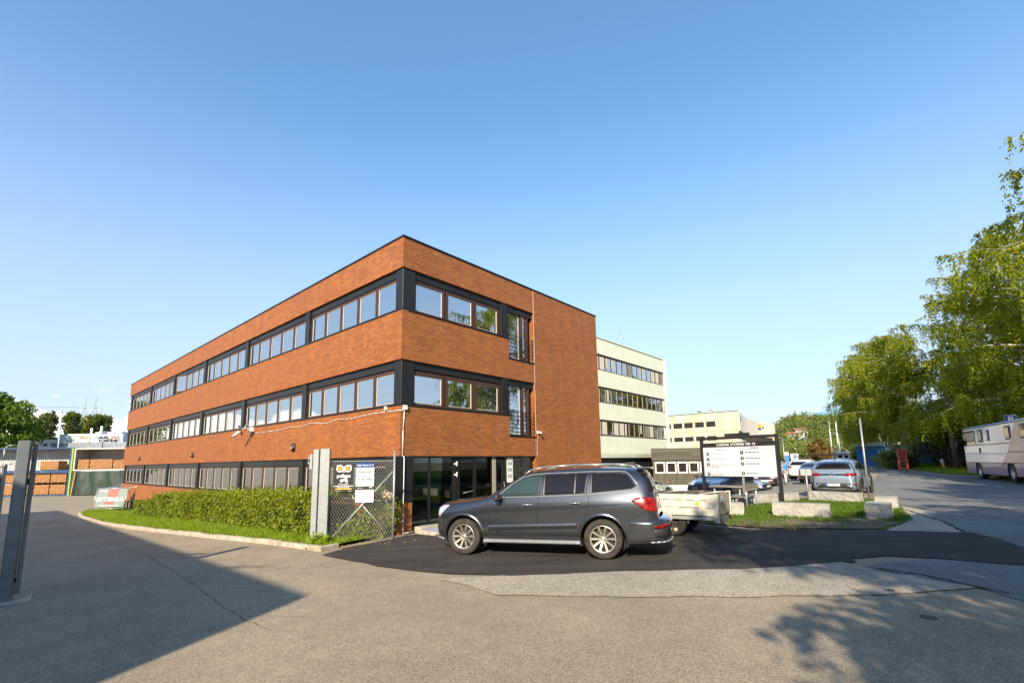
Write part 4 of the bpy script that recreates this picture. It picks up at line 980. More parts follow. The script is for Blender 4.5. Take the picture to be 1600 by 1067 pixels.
# seats and steering wheel read through the front glass as darker shapes on it
# ---- generic cars
def lerp_prof(pr,x):
    for (x0,z0),(x1,z1) in zip(pr,pr[1:]):
        if x<=x0 and x>=x1: return z0+(z1-z0)*(x0-x)/max(1e-6,x0-x1)
    return pr[-1][1] if x<pr[-1][0] else pr[0][1]
def gen_car(p,lab,loc,heading,mat,name='parked_car',group=None,detail=True,z=None):
    w=p['w']; pr=p['prof']; xc,xt,xrt,xg=p['xc'],p['xt'],p['xrt'],p['xg']; zbf,zbr=p['belt']; zb=p.get('zb',.24)
    xs=sorted(set([q[0] for q in pr]+[p['ax'][0],p['ax'][1],(xt+xrt)/2,(xc+xt)/2]),reverse=True)
    xf,xr=pr[0][0],pr[-1][0]; secs=[]
    for x in xs:
        z=lerp_prof(pr,x) if True else 0
        t=1.0; e=min(xf-x,x-xr); t=1-.26*(1-ss((e+.02)/.55)) 
        if xg<x<xc:
            bl=zbf+(zbr-zbf)*(xc-x)/(xc-xg); bl=min(bl,z-.06); wr=w*(.90-.17*min(1,(z-bl)/.45)); ze=z-.055-(0.0 if z-bl>.2 else 0)
            ze=max(ze,bl+.02)
        else: bl=z-.10; wr=w*.80; ze=z-.04
        zb_=zb+ (.12*(1-ss(e/.25)))
        secs.append((x,zb_,w*t*.97,w*t,w*t*.965,bl,wr*t,ze,z,0))
    if heading is None: return secs
    E_=empty(name,(loc[0],loc[1],T(loc[0],loc[1])+.01),heading,lab,'car',group)
    bd,bv_=car_body(secs,p['ax'],p['rw'],'body',mat,E_)
    add_wheels(E_,p['ax'],p['rw'],w*.985,.22,p.get('sp',5),.66,'rubber',p.get('al','alloydark'))
    arches(bv_,p['ax'],p['rw'],E_,.012,p.get('trim',mat))
    def beltz(x): return zbf+(zbr-zbf)*(xc-x)/(xc-xg)
    def topz(x): return lerp_prof(pr,x)-.13
    def dlo(x0,x1):
        xs_=[x0+(x1-x0)*i/8 for i in range(9)]
        lo=[(x,w,beltz(x)+.03) for x in xs_ if topz(x)-.02>beltz(x)+.05]; hi=[(x,w,topz(x)-.02) for x in reversed(xs_) if topz(x)-.02>beltz(x)+.05]
        return lo+hi
    B1=p.get('B',-.15); C1=p.get('C',xrt+.35)
    segs=[('front_window',xc-.2,B1+.04),('rear_window',B1-.05,C1)]
    if p.get('D'): segs.append(('quarter_window',C1-.06,p['D']))
    for nm,x0,x1 in segs:
        L=dlo(x0,x1)
        if len(L)<4: continue
        for mr in (False,True): patch_obj(nm,bv_,L,Ys,.003,M_['carglass'],E_,.09,mr)
    patch_obj('windscreen',bv_,[(xc,-w*.80,p['zc']+.05),(xc,w*.80,p['zc']+.05),(xt,w*.66,p['H']-.11),(xt,-w*.66,p['H']-.11)],(-1,0,0),.004,M_['carglass'],E_,.12)
    zt_=p['zg']
    patch_obj('rear_screen',bv_,[(xg,-w*.72,zt_+.06),(xg,w*.72,zt_+.06),(xg,w*.60,lerp_prof(pr,xrt)-.09),(xg,-w*.60,lerp_prof(pr,xrt)-.09)],(1,0,0),.006,M_['carglass'],E_,.12)
    h0,h1=p['hl']; t0,t1=p['tl']
    for mr in (False,True):
        patch_obj('headlight',bv_,[(xf,w*.45,h0),(xf-.2,w*.92,h0+.02),(xf-.35,w*.95,h1+.03),(xf-.1,w*.5,h1)],(-1,-.35,0),.008,M_['clearlamp'],E_,.06,mr)
        patch_obj('taillight',bv_,[(xr,w*.50,t0),(xr+.15,w*.95,t0),(xr+.2,w*.98,t1),(xr,w*.55,t1)],(1,-.35,0),.008,M_['redlamp'],E_,.06,mr)
    patch_obj('front_plate',bv_,[(xf,-.26,.44),(xf,.26,.44),(xf,.26,.55),(xf,-.26,.55)],(-1,0,0),.02,M_['plate'],E_,.12)
    patch_obj('grille',bv_,[(xf,-w*.55,.60),(xf,w*.55,.60),(xf,w*.5,.72),(xf,-w*.5,.72)],(-1,0,0),.008,M_['blkplastic'],E_,.1)
    patch_obj('lower_grille',bv_,[(xf,-w*.7,.30),(xf,w*.7,.30),(xf,w*.6,.40),(xf,-w*.6,.40)],(-1,0,0),.008,M_['blkplastic'],E_,.1)
    rp=p.get('rp',.75); patch_obj('rear_plate',bv_,[(xr,-.26,rp),(xr,.26,rp),(xr,.26,rp+.11),(xr,-.26,rp+.11)],(1,0,0),.02,M_['plate'],E_,.12)
    lines_obj('panel_gap',bv_,[([(xc-.1,w,beltz(xc)-.05),(xc-.15,w,.5),(B1,w,.36),(B1,w,beltz(B1))],Ys,-.001),([(B1,w,.36),(C1+.05,w,.4),(C1-.08,w,.75),(C1-.1,w,beltz(C1))],Ys,-.001)],M_['seam'],E_,.006)
    for s in (1,-1):
        b=MB(); b.lathe([(0,-.1),(.05,-.09),(.075,-.02),(.07,.05),(0,.1)],10,'Y'); bmesh.ops.translate(b.bm,verts=b.bm.verts,vec=(xc-.42,(w+.09)*s,beltz(xc)+.07)); b.bar((xc-.42,(w-.05)*s,beltz(xc)+.02),(xc-.42,(w+.04)*s,beltz(xc)+.05),.05,.04); b.build('wing_mirror',M_['blkplastic'],E_)
    return E_,bv_
SEDAN=dict(w=.91,ax=(1.38,-1.38),rw=.33,zb=.22,prof=[(2.33,.52),(2.28,.66),(2.0,.76),(1.4,.86),(.95,.93),(.55,1.17),(.15,1.38),(-.3,1.44),(-.9,1.42),(-1.35,1.30),(-1.75,1.10),(-2.1,1.03),(-2.3,.98),(-2.36,.80)],xc=.95,xt=.15,xrt=-.9,xg=-1.85,zc=.93,zg=1.08,H=1.44,belt=(.93,1.0),hl=(.62,.74),tl=(.80,.95),C=-1.05,rp=.62)
HATCH=dict(w=.89,ax=(1.28,-1.28),rw=.32,zb=.22,prof=[(2.05,.54),(2.0,.68),(1.75,.80),(1.3,.90),(.95,.97),(.5,1.25),(.1,1.44),(-.4,1.50),(-1.1,1.47),(-1.6,1.38),(-1.85,1.15),(-1.98,.95),(-2.03,.75)],xc=.95,xt=.1,xrt=-1.5,xg=-1.9,zc=.97,zg=1.0,H=1.50,belt=(.95,1.03),hl=(.66,.80),tl=(.85,1.0),C=-.95,D=-1.6,rp=.6)
SUVG=dict(w=.94,ax=(1.42,-1.42),rw=.37,zb=.28,prof=[(2.36,.66),(2.30,.86),(2.0,.98),(1.4,1.07),(1.0,1.13),(.55,1.42),(.1,1.62),(-.4,1.69),(-1.3,1.67),(-1.9,1.58),(-2.2,1.3),(-2.32,1.1),(-2.38,.85)],xc=1.0,xt=.1,xrt=-1.8,xg=-2.2,zc=1.13,zg=1.15,H=1.69,belt=(1.12,1.2),hl=(.82,.98),tl=(.98,1.16),C=-1.1,D=-1.85,rp=.8)
EVC=dict(w=.925,ax=(1.385,-1.385),rw=.365,zb=.25,prof=[(2.36,.60),(2.3,.82),(2.0,.95),(1.5,1.03),(1.15,1.09),(.6,1.40),(.15,1.57),(-.4,1.63),(-1.1,1.60),(-1.62,1.50),(-2.0,1.20),(-2.12,1.10),(-2.20,.95),(-2.22,.60)],xc=1.15,xt=.15,xrt=-1.6,xg=-2.05,zc=1.09,zg=1.14,H=1.63,belt=(1.06,1.16),hl=(.78,.9),tl=(.90,1.03),C=-1.15,D=-1.75,sp=5,rp=.47,trim=M_['blkplastic'])
P_silver=paint('pale_silver_paint',(.33,.39,.44),rough=.3,metal=.6); P_navy=paint('navy_paint',(.006,.011,.030),rough=.3,metal=.3); P_maroon=paint('maroon_paint',(.05,.018,.022),rough=.3,metal=.5)
P_white=paint('white_car_paint',(.62,.63,.62),rough=.3,metal=.0); P_sage=paint('sage_paint',(.33,.38,.31),rough=.35,metal=.4); P_grey=paint('graphite_paint',(.055,.06,.065),rough=.3,metal=.6)
hv=R(90-44)
EVloc=Vector((14.3,21.06,0))+Vector((math.cos(hv),math.sin(hv),0))*1.385
ev,evb=gen_car(EVC,'silver hatchback style crossover seen from behind, parked beyond the stone blocks',EVloc,hv,P_silver)
# rear details
patch_obj('light_bar',evb,[(-2.2,-.60,.93),(-2.2,.60,.93),(-2.2,.60,1.0),(-2.2,-.60,1.0)],(1,0,0),.006,M_['black'],ev,.1)
patch_obj('bumper_lower',evb,[(-2.2,-.66,.30),(-2.2,.66,.30),(-2.2,.72,.60),(-2.2,-.72,.60)],(1,0,0),.006,M_['blkplastic'],ev,.1)
for mr in (False,True):
    patch_obj('bumper_fin',evb,[(-2.2,.42,.57),(-2.2,.86,.45),(-2.2,.80,.40),(-2.2,.62,.43)],(1,-.2,0),.02,P_silver,ev,.06,mr); patch_obj('rear_reflector',evb,[(-2.1,.74,.60),(-2.1,.86,.60),(-2.1,.88,.48),(-2.1,.80,.47)],(1,-.4,0),.022,M_['redlamp'],ev,.05,mr)
hp=evb.ray_cast(Vector((-5,0,.955)),Vector((1,0,0)))[0]
b=MB(); b.lathe([(.070,-.004),(.082,-.004),(.082,.012),(.070,.012)],28,'Y',close=True); 
Mr=frame((hp.x-.012,0,.965),(0,-1,0),(1,0,0),(0,0,1))
vsn=[v for v in b.bm.verts]
def vstroke(b,a,c): b.bar((a[0],.0,a[1]),(c[0],.0,c[1]),.012,.012)
for a,c in (((-.042,.056),(0,.006)),((.042,.056),(0,.006)),((-.066,.012),(-.034,-.056)),((-.034,-.056),(0,-.006)),((0,-.006),(.034,-.056)),((.034,-.056),(.066,.012))): vstroke(b,a,c)
b.bm.transform(Matrix.Translation((hp.x-.016,0,.965))@Matrix.Rotation(PI/2,4,'Z')); b.build('round_badge',M_['chrome'],ev)
b=MB(); b.box(-1.95,-1.62,-.60,.60,1.50,1.535); b.build('roof_spoiler',P_silver,ev,.012); b=MB(); b.prism([(-1.2,-.012),(-1.36,-.018),(-1.36,.018),(-1.2,.012)],1.58,1.67); b.build('antenna_fin',M_['blkplastic'],ev)
pb=MB(); rp=evb.ray_cast(Vector((-5,0,.5)),Vector((1,0,0)))[0]; pb.box(rp.x-.032,rp.x-.02,.20,.262,.468,.582); pb.build('plate_band',M_['plateblue'],ev)
def car_at(px_or,spec,lab,loc,hdg,mat,group='cars in the car park'):
    return gen_car(spec,lab,loc,R(90-hdg),mat,group=group)
car_at(0,SUVG,'dark blue SUV parked facing the picnic table behind the notice board',(10.9,24.9),228,P_navy)
car_at(0,SEDAN,'dark blue saloon parked beside the maroon car behind the notice board',(14.9,32.4),140,P_navy)
car_at(0,HATCH,'maroon car facing the camera under the right end of the notice board',(19.0,36.2),205,P_maroon)
car_at(0,SEDAN,'graphite saloon seen from behind, left of the silver crossover',(21.9,34.2),40,P_grey)
car_at(0,SUVG,'white car parked behind the graphite saloon near the person in blue',(25.2,40.6),48,P_white)
car_at(0,HATCH,'pale sage green car parked below the timber building windows',(13.6,47.0),75,P_sage)
car_at(0,HATCH,'white hatchback just behind the dark SUV tail, nose to the right',(11.4,42.0),110,P_white)
# smaller far cars: copies of one sedan with their own paint
far,_b=gen_car(SEDAN,'dark saloon far along the car park, left of the two flag poles',(44,70),R(60),P_grey,group='cars far along the car park')
tb_={}
for x in bpy.data.objects:
    if x.parent: tb_.setdefault(x.parent.name,[]).append(x)
def recolour(o,mat):
    for c in o.children:
        if c.name.startswith('body') or c.name.startswith('wheel_arch'):
            c.material_slots[0].link='OBJECT'; c.material_slots[0].material=mat
for (x,y,h,mt,lab) in ((49.5,74,215,P_navy,'dark blue car far off between the flag poles'),(37,62,240,P_white,'white car far off beyond the silver crossover roof, below the P sign'),(33.5,58,60,P_white,'white car parked beyond the orange hazard stripe near the lamp post'),(53.2,76.5,215,P_white,'white car far off just left of the white van'),(29.8,50,235,P_silver,'silver car behind the white car on the left of the car park'),(41,75,215,P_silver,'silver car far off in front of the rust coloured bush')):
    c=copy_tree(far,None,tb_); c.location=(x,y,T(x,y)+.01); c.rotation_euler=(0,0,R(90-h)); c['label']=lab; recolour(c,mt)
# dark van-like car at the far left end of the building
lc,_b=gen_car(SUVG,'black car with pale blue windscreen half hidden behind the far left corner of the building',(-37.6,45.0),R(-50),P_grey)
# ---- white van far along the road
def boxy_van(loc,hdg,lab):
    v=empty('white_van',(loc[0],loc[1],T(*loc)),R(90-hdg),lab,'van')
    b=MB(); b.prism([(-2.7,-.95),(1.5,-.95),(2.4,-.85),(2.4,.85),(1.5,.95),(-2.7,.95)],.35,1.1); b.prism([(-2.68,-.93),(1.0,-.93),(1.0,.93),(-2.68,.93)],1.1,2.45); b.build('body',P_white,v,.06)
    b=MB(); b.box(-2.715,-2.70,-.75,-.12,1.35,1.85); b.box(-2.715,-2.70,.12,.75,1.35,1.85); b.build('rear_window',M_['carglass'],v)
    MB().box(-2.72,-2.69,-.95,.95,.3,.55).build('bumper',M_['blkplastic'],v)
    for s in (-1,1): MB().box(-2.72,-2.68,s*.93-.07,s*.93+.07,.75,1.5).build('taillight',M_['redlamp'],v)
    MB().box(-2.6,-2.3,-.35,.35,2.45,2.6).build('roof_light',M_['redlamp'],v)
    add_wheels(v,(1.6,-1.7),.34,.94,.22,5,.6,'rubber','alloydark'); return v
boxy_van((57.2,81.3),41,'white van driving away at the far end of the street')
# ------------------------------------------------ bus
BD=Vector((27.58-24.97,28.15-23.80,0)).normalized()*1.0; BN=Vector((-BD.y,BD.x,0))
wf=Vector((28.35,28.8,0)); bc=wf-BN*1.2; RB=.50; 
BU=empty('parked_bus',(bc.x,bc.y,T(bc.x,bc.y)+.01),math.atan2(BD.y,BD.x),'white and purple converted coach parked at the right edge of the street','bus')
# local: x forward, origin under the front axle; left side faces the road
wm=N('glossy_white_bus'); wm.set(wm.mix(wm.ramp(wm.noise(1.2,4),[(.35,0),(.7,1)]),(.50,.58,.70),(.60,.67,.78)),.3,.0,.5,.5); wm.bump(wm.noise(1.1,2,.5,wm.coord('Object',(1,1,2))),.2,.03)
pm=N('glossy_purple_bus'); pm.set(pm.mix(pm.ramp(pm.noise(2.2,5,.6,None,1.2),[(.48,0),(.62,1)]),(.045,.010,.17),(.11,.05,.25)),.3,0,.5,.4); pm.bump(pm.noise(1.3,2),.2,.03)
def busshell(z0,z1,hw0,hw1,mat,nm,x0=-9.2,x1=2.5):
    b=MB(); r_=.18
    def ring(hw,z,fx): return [(x0,-hw,z),(fx-r_,-hw,z),(fx,-hw+.3,z),(fx,hw-.3,z),(fx-r_,hw,z),(x0,hw,z)]
    A=[b.bm.verts.new(p) for p in ring(hw0,z0,x1-(0 if z0<1.3 else .05*(z0-1.2)))]; B=[b.bm.verts.new(p) for p in ring(hw1,z1,x1-(0 if z1<1.3 else .06*(z1-1.2)))]
    n=6; b.bm.faces.new(A[::-1]); b.bm.faces.new(B)
    for i in range(n): b.bm.faces.new((A[i],A[(i+1)%n],B[(i+1)%n],B[i]))
    return b
def busbuild(nm,mat,z0,z1,h0,h1,cut=True):
    b=busshell(z0,z1,h0,h1,mat,nm); o=b.build(nm,mat,None)
    if cut:
        cb_=MB()
        for ax in (0,-5.07):
            for sgn in (1,-1): cb_.tube((ax,sgn*.8,RB),(ax,sgn*1.6,RB),RB+.10,RB+.10,32)
        c=cb_.build('c',None); md=o.modifiers.new('b','BOOLEAN'); md.operation='DIFFERENCE'; md.object=c; md.solver='EXACT'
        bpy.context.view_layer.update(); m2=bpy.data.meshes.new_from_object(o.evaluated_get(bpy.context.evaluated_depsgraph_get()))
        bpy.data.objects.remove(o); bpy.data.objects.remove(c); o=link(bpy.data.objects.new(nm,m2),None); m2.materials.clear(); m2.materials.append(mat)
    o.parent=BU; return o
busbuild('lower_panel',pm.m,.32,.98,1.23,1.25); busbuild('side_panel',wm.m,.98,3.05,1.25,1.22,False)
b=busshell(3.05,3.18,1.20,1.05,None,''); b.build('roof',M_['corr'],BU)
b=MB()
for s in (1,-1):
    b.bar((-9.2,s*1.256,.985),(2.4,s*1.256,.985),.012,.035); b.bar((-9.2,s*1.25,2.02),(2.3,s*1.25,2.02),.016,.04); b.bar((-9.2,s*1.215,3.05),(2.35,s*1.215,3.05),.03,.05)
b.build('trim_strip',M_['blkplastic'],BU)
for s in (1,-1):
    for x0,x1,z0,z1 in ((.98,1.95,2.07,2.92),(.0,.94,2.07,2.92),(2.02,2.30,1.75,2.92)): MB().box(x0,x1,s*1.236-.012,s*1.236+.012,z0,z1).build('side_window',M_['carglass'],BU)
    for x0,x1,z0,z1 in ((-1.35,-.62,2.18,2.92),(-2.45,-2.15,2.22,2.85),(-5.6,-4.9,2.2,2.9),(-7.6,-6.9,2.2,2.9)):
        b=MB(); b.prism([(x0+.06,z0),(x1-.06,z0),(x1,z0+.06),(x1,z1-.06),(x1-.06,z1),(x0+.06,z1),(x0,z1-.06),(x0,z0+.06)],-.02,.02); bmesh.ops.transform(b.bm,matrix=Matrix.Translation((0,s*1.245,0))@Matrix.Rotation(PI/2,4,'X'),verts=b.bm.verts)
        fo=b.build('camper_window',M_['blkplastic'],BU); MB().box(x0+.07,x1-.07,s*1.268-.004,s*1.268+.004,z0+.08,z1-.08).build('pane',glassy('amber_glass',(.10,.07,.04),.05,.8) if 'amber_glass' not in bpy.data.materials else bpy.data.materials['amber_glass'],fo)
    b=MB(); b.prism([(-4.0,1.0),(-9.2,1.0),(-9.2,3.0),(-6.4,3.0),(-5.0,1.6)],-.006,.006); bmesh.ops.transform(b.bm,matrix=Matrix.Translation((0,s*1.252,0))@Matrix.Rotation(PI/2,4,'X'),verts=b.bm.verts); b.build('purple_graphic',pm.m,BU)
MB().box(-.75,-.62,1.235,1.275,1.55,1.85).build('side_hatch',M_['blkplastic'],BU)
b=MB(); b.box(2.38,2.46,-1.0,1.0,1.5,2.95); b.build('windscreen',M_['carglass'],BU)
b=MB(); b.bar((2.4,1.2,2.5),(2.85,1.45,2.35),.03,.03); b.box(2.78,2.9,1.38,1.52,2.0,2.4); b.build('wing_mirror',M_['blkplastic'],BU)
b=MB(); b.box(-2.4,-.5,-.35,.45,3.18,3.3); b.build('roof_rack',simple('ochre_roof_box',(.45,.25,.06),.6),BU)
M_['buschrome']=simple('bus_wheel_trim',(.5,.5,.5),.25,.9,.1)
add_wheels(BU,(0,-5.07),RB,1.22,.30,8,.55,'rubber','buschrome')
b=MB()
for ax in (0,-5.07):
    for s in (1,-1):
        pr=None
        for i in range(25):
            a=R(-25+230*i/24); q=[b.bm.verts.new((ax+math.cos(a)*(RB+.095),s*.8,RB+math.sin(a)*(RB+.095))),b.bm.verts.new((ax+math.cos(a)*(RB+.095),s*1.22,RB+math.sin(a)*(RB+.095)))]
            if pr: b.bm.faces.new((pr[0],pr[1],q[1],q[0]))
            pr=q
b.build('wheel_housing',M_['seam'],BU)
# ------------------------------------------------ trailer
TR=empty('utility_trailer',(4.90,11.55,T(4.9,11.5)),R(90+55-180)*1.0,'pale weathered flatbed trailer with drop sides beside the tail of the dark SUV','trailer')
# local +x runs towards az 125 (right/near), origin at the near right corner; body extends to -x and +y
TR.rotation_euler=(0,0,R(90-125))
cream=simple('weathered_cream_panel',(.50,.47,.39),.7,0,.16,3,bump=.3)
Lt,Wt=2.75,1.5
b=MB()
for z0,z1 in ((.54,.72),(.735,.90),(.915,1.05)): b.box(-Lt,-.06,-.02,.02,z0,z1)
b.build('side_board',cream,TR,.006); b=MB()
for z0,z1 in ((.54,.80),(.815,1.05)): b.box(-.02,.02,.05,Wt-.05,z0,z1)
b.build('tail_board',simple('weathered_tan_board',(.36,.31,.22),.75,0,.2,3,bump=.3),TR,.006)
MB().box(-Lt,-.06,Wt-.02,Wt+.02,.54,1.05).build('side_board',cream,TR); MB().box(-Lt,-Lt+.04,.02,Wt-.02,.54,1.05).build('front_board',cream,TR)
MB().box(-Lt,0,0.02,Wt-.02,.50,.55).build('deck',tim,TR)
for y in (0,Wt): MB().box(-.06,.04,y-.04,y+.04,.40,1.07).build('corner_post',cream,TR)
b=MB(); b.box(-Lt,.02,-.03,.03,.44,.52); b.box(-Lt,.02,Wt-.03,Wt+.03,.44,.52); b.box(-.02,.03,.03,Wt-.03,.36,.47); b.build('chassis',M_['galv'],TR)
for y in (.16,Wt-.16): MB().box(.03,.05,y-.09,y+.09,.37,.46).build('taillight',M_['redlamp'],TR)
MB().box(-.5,-.42,-.028,-.02,.80,.88).build('reflector',simple('amber_reflector',(.8,.42,.02),.3),TR)
MB().box(.022,.026,.3,.62,.86,1.0).build('number_plate',M_['plate'],TR)
b=MB(); b.tube((-1.25,.10,.33),(-1.25,Wt-.1,.33),.03); b.build('axle',M_['alloydark'],TR)
for y in (-.02,Wt+.02):
    ty,rm,dk=wheel_meshes(.33,.18,8,.55,'rubber','alloydark'); w_=inst('wheel',dk,TR,(-1.1,.14 if y<0 else Wt-.14,.33),(0,0,PI if y<0 else 0)); inst('tyre',ty,w_); inst('rim',rm,w_)
b=MB(); pr=None
for i in range(13):
    a=R(0+180*i/12); q=[b.bm.verts.new((-1.1+math.cos(a)*.38,yy,.33+math.sin(a)*.30)) for yy in (.02,.24)]
    if pr: b.bm.faces.new((pr[0],pr[1],q[1],q[0]))
    pr=q
b.build('mudguard',M_['galv'],TR)
b=MB(); b.path([(-Lt,.3,.46),(-Lt-1.2,.75,.46),(-Lt,1.2,.46)],.04); b.build('drawbar',M_['galv'],TR)
b=MB(); rt_=random.Random(2)
for i in range(7): x=-2.5+i*.36; b.bar((x,.15+rt_.random()*.1,1.02+rt_.random()*.03),(x+.3,1.3,1.03+rt_.random()*.05),.16,.03)
tag(b.build('timber_boards',tim,None),'loose grey boards laid across the top of the trailer','boards'); bpy.data.objects['timber_boards'].matrix_world=Matrix.Translation(TR.location)@Matrix.Rotation(R(-35),4,'Z')
# ------------------------------------------------ notice board
PL=Vector((8.6,21.3,0)); PR=Vector((10.67,19.0,0)); bx=(PR-PL); BWd=bx.length; bx.normalize()
NB=empty('notice_board',(PL.x,PL.y,0),math.atan2(bx.y,bx.x),'large white tenant notice board with black header between two black posts','sign')
for x in (-.05,BWd-.0): MB().box(x-.06,x+.06,-.06,.06,.0,3.0).build('post',M_['black'],NB)
MB().box(0,BWd-.05,-.055,.055,2.86,2.98).build('top_rail',M_['black'],NB); MB().box(1.02,2.05,-.04,.04,2.985,3.10).build('top_lamp_bar',M_['black'],NB)
MB().box(.01,BWd-.06,-.02,.02,1.27,2.52).build('panel',simple('board_white',(.50,.52,.55),.25,0,.03,1.),NB); MB().box(0.,BWd-.05,-.025,.025,2.525,2.72).build('header',M_['black'],NB)
# its face looks to -y
def onboard(s,x,z,size,mat,al='LEFT',bold=0,sx=1): return text(s,size,mat,NB,frame((x,-.027,z),(1,0,0),(0,0,1),(0,-1,0)),'lettering',al,bold,sx)
onboard('CASPAR STORMS VEI 12',1.45,2.62,.13,M_['white'],'CENTER',.0015,1.2)
gt=simple('grey_print_text',(.30,.30,.31),.6); dk=simple('dark_print_text',(.06,.06,.06),.6)
onboard('BYGG A',.56,2.445,.085,gt,bold=.001); onboard('BYGG B',2.06,2.46,.085,dk,bold=.001)
b=MB(); b.box(.14,1.10,-.024,-.0205,2.385,2.395); b.box(1.52,2.80,-.024,-.0205,2.40,2.412); b.build('rule_line',dk,NB)
for x,cols in ((.21,(('U',2.24,1),('1',2.0,1),('2',1.77,4),('3',1.36,2))),(1.69,(('1',2.27,1),('2',2.03,1),('3',1.80,1),('4',1.40,1)))):
    for s,z,nl in cols:
        MB().box(x-.062,x+.062,-.024,-.0205,z-.068,z+.068).build('number_tile',M_['black'],NB); onboard(s,x,z,.10,M_['white'],'CENTER',.002)
        b=MB(); rr=random.Random(s+str(x)); 
        for k in range(nl):
            xx=x+.13; e_=x+.13+(.95 if (nl==4 and k==0) else rr.uniform(.42,.72)-(.15*k if nl==4 else 0))
            while xx<e_: w_=rr.uniform(.06,.15); b.box(xx,min(e_,xx+w_),-.024,-.0205,z-.019-.056*k,z+.019-.056*k); xx+=w_+.03
        b.build('small_print',gt if x<1 else dk,NB)
MB().box(1.6,1.68,.03,.09,.1,1.3).build('rear_post',M_['galv'],NB)
# ------------------------------------------------ stone blocks
def stone(p,q,h,d,lab,seed,zt_=None):
    p=Vector((*p,0)); q=Vector((*q,0)); L=(q-p).length; ang=math.atan2(q.y-p.y,q.x-p.x)
    bm=bmesh.new(); nx_,ny_,nz_=max(4,int(L/.09)),max(3,int(d/.09)),max(3,int(h/.09))
    bmesh.ops.create_cube(bm,size=1); bmesh.ops.subdivide_edges(bm,edges=[e for e in bm.edges if abs((e.verts[0].co-e.verts[1].co).x)>.5],cuts=nx_); bmesh.ops.subdivide_edges(bm,edges=[e for e in bm.edges if abs((e.verts[0].co-e.verts[1].co).y)>.5],cuts=ny_,use_grid_fill=True)
    bmesh.ops.subdivide_edges(bm,edges=[e for e in bm.edges if abs((e.verts[0].co-e.verts[1].co).z)>.5],cuts=nz_,use_grid_fill=True)
    for v in bm.verts:
        v.co=Vector((v.co.x*L,v.co.y*d,(v.co.z+.5)*h)); top=v.co.z>h-.01
        a=noise.noise_vector(v.co*6+Vector((seed*7,0,0)))*.030+noise.noise_vector(v.co*16+Vector((seed*3,0,0)))*.012
        if top: a*=.25
        v.co+=a
    me=bpy.data.meshes.new('stone_block'); bm.to_mesh(me); bm.free(); uvbox(me); me.materials.append(M_['granite'])
    for f in me.polygons: f.use_smooth=False
    o=link(bpy.data.objects.new('stone_block',me)); c=(p+q)/2+Vector((-math.sin(ang),math.cos(ang),0))*d/2
    o.location=(c.x,c.y,T(c.x,c.y)-.06); o.rotation_euler=(0,0,ang); return tag(o,lab,'stone block','granite blocks round the grass island')
stone((6.55,15.85),(7.48,15.56),.50,.5,'short granite block right behind the trailer tail',1)
stone((8.18,15.17),(9.43,14.30),.50,.42,'long granite block at the front of the grass island',2)
stone((8.9,18.5),(11.7,19.6),.46,.4,'granite block beneath the right end of the notice board, behind the bench',3)
stone((12.08,19.63),(13.07,18.12),.46,.42,'granite block just behind the number plate side of the silver crossover',4)
stone((12.25,16.25),(12.72,15.86),.46,.85,'flat topped granite block with the silver pole rising behind it',5)
stone((10.2,13.95),(10.66,13.56),.50,1.15,'granite block at the right corner of the grass island',6)
# ------------------------------------------------ picnic table and bench
grey_w=planks('grey_bench_boards',(.17,.15,.12),(.25,.22,.18),.11,'z'); stl=simple('pale_tube_steel',(.36,.42,.42),.45,.3)
pt=empty('picnic_table',(8.75,19.25,T(8.7,19.2)),R(-48),'grey topped picnic table on pale tube legs under the notice board','table')
MB().box(-.68,.68,-.42,.42,.72,.76).build('table_top',grey_w,pt)
for x in (-.5,.5):
    for y in (-.3,.3): MB().path([(x,y,.72),(x,y*1.15,0)],.028,8).build('leg',stl,pt)
be=empty('bench',(8.95,17.95,T(8.9,17.9)),R(-48+90),'grey bench with a low backrest on bent pale tube legs','bench')
be.location=(8.62,17.95,T(8.6,17.9)); be.rotation_euler=(0,0,R(42))
MB().box(-.62,.55,-.25,.25,.43,.465).build('seat',grey_w,be); MB().box(-.62,.55,-.35,-.31,.68,.92).build('backrest',grey_w,be)
for x in (-.45,.45):
    MB().path([(x,-.30,0),(x,-.30,.9)],.026,8).build('leg',stl,be); b=MB(); b.path([(x,.22,.0),(x,.22,.22),(x,.17,.34),(x,.05,.41),(x,-.28,.42)],.024,8); b.build('leg',stl,be)
be2=empty('bench',(7.9,20.5,T(7.9,20.5)),R(-48),'far side bench of the picnic table, mostly hidden by it','bench')
MB().box(-.8,.8,-.2,.2,.43,.465).build('seat',grey_w,be2)
for x in (-.6,.6): MB().path([(x,0,.43),(x,0,0)],.026,8).build('leg',stl,be2)
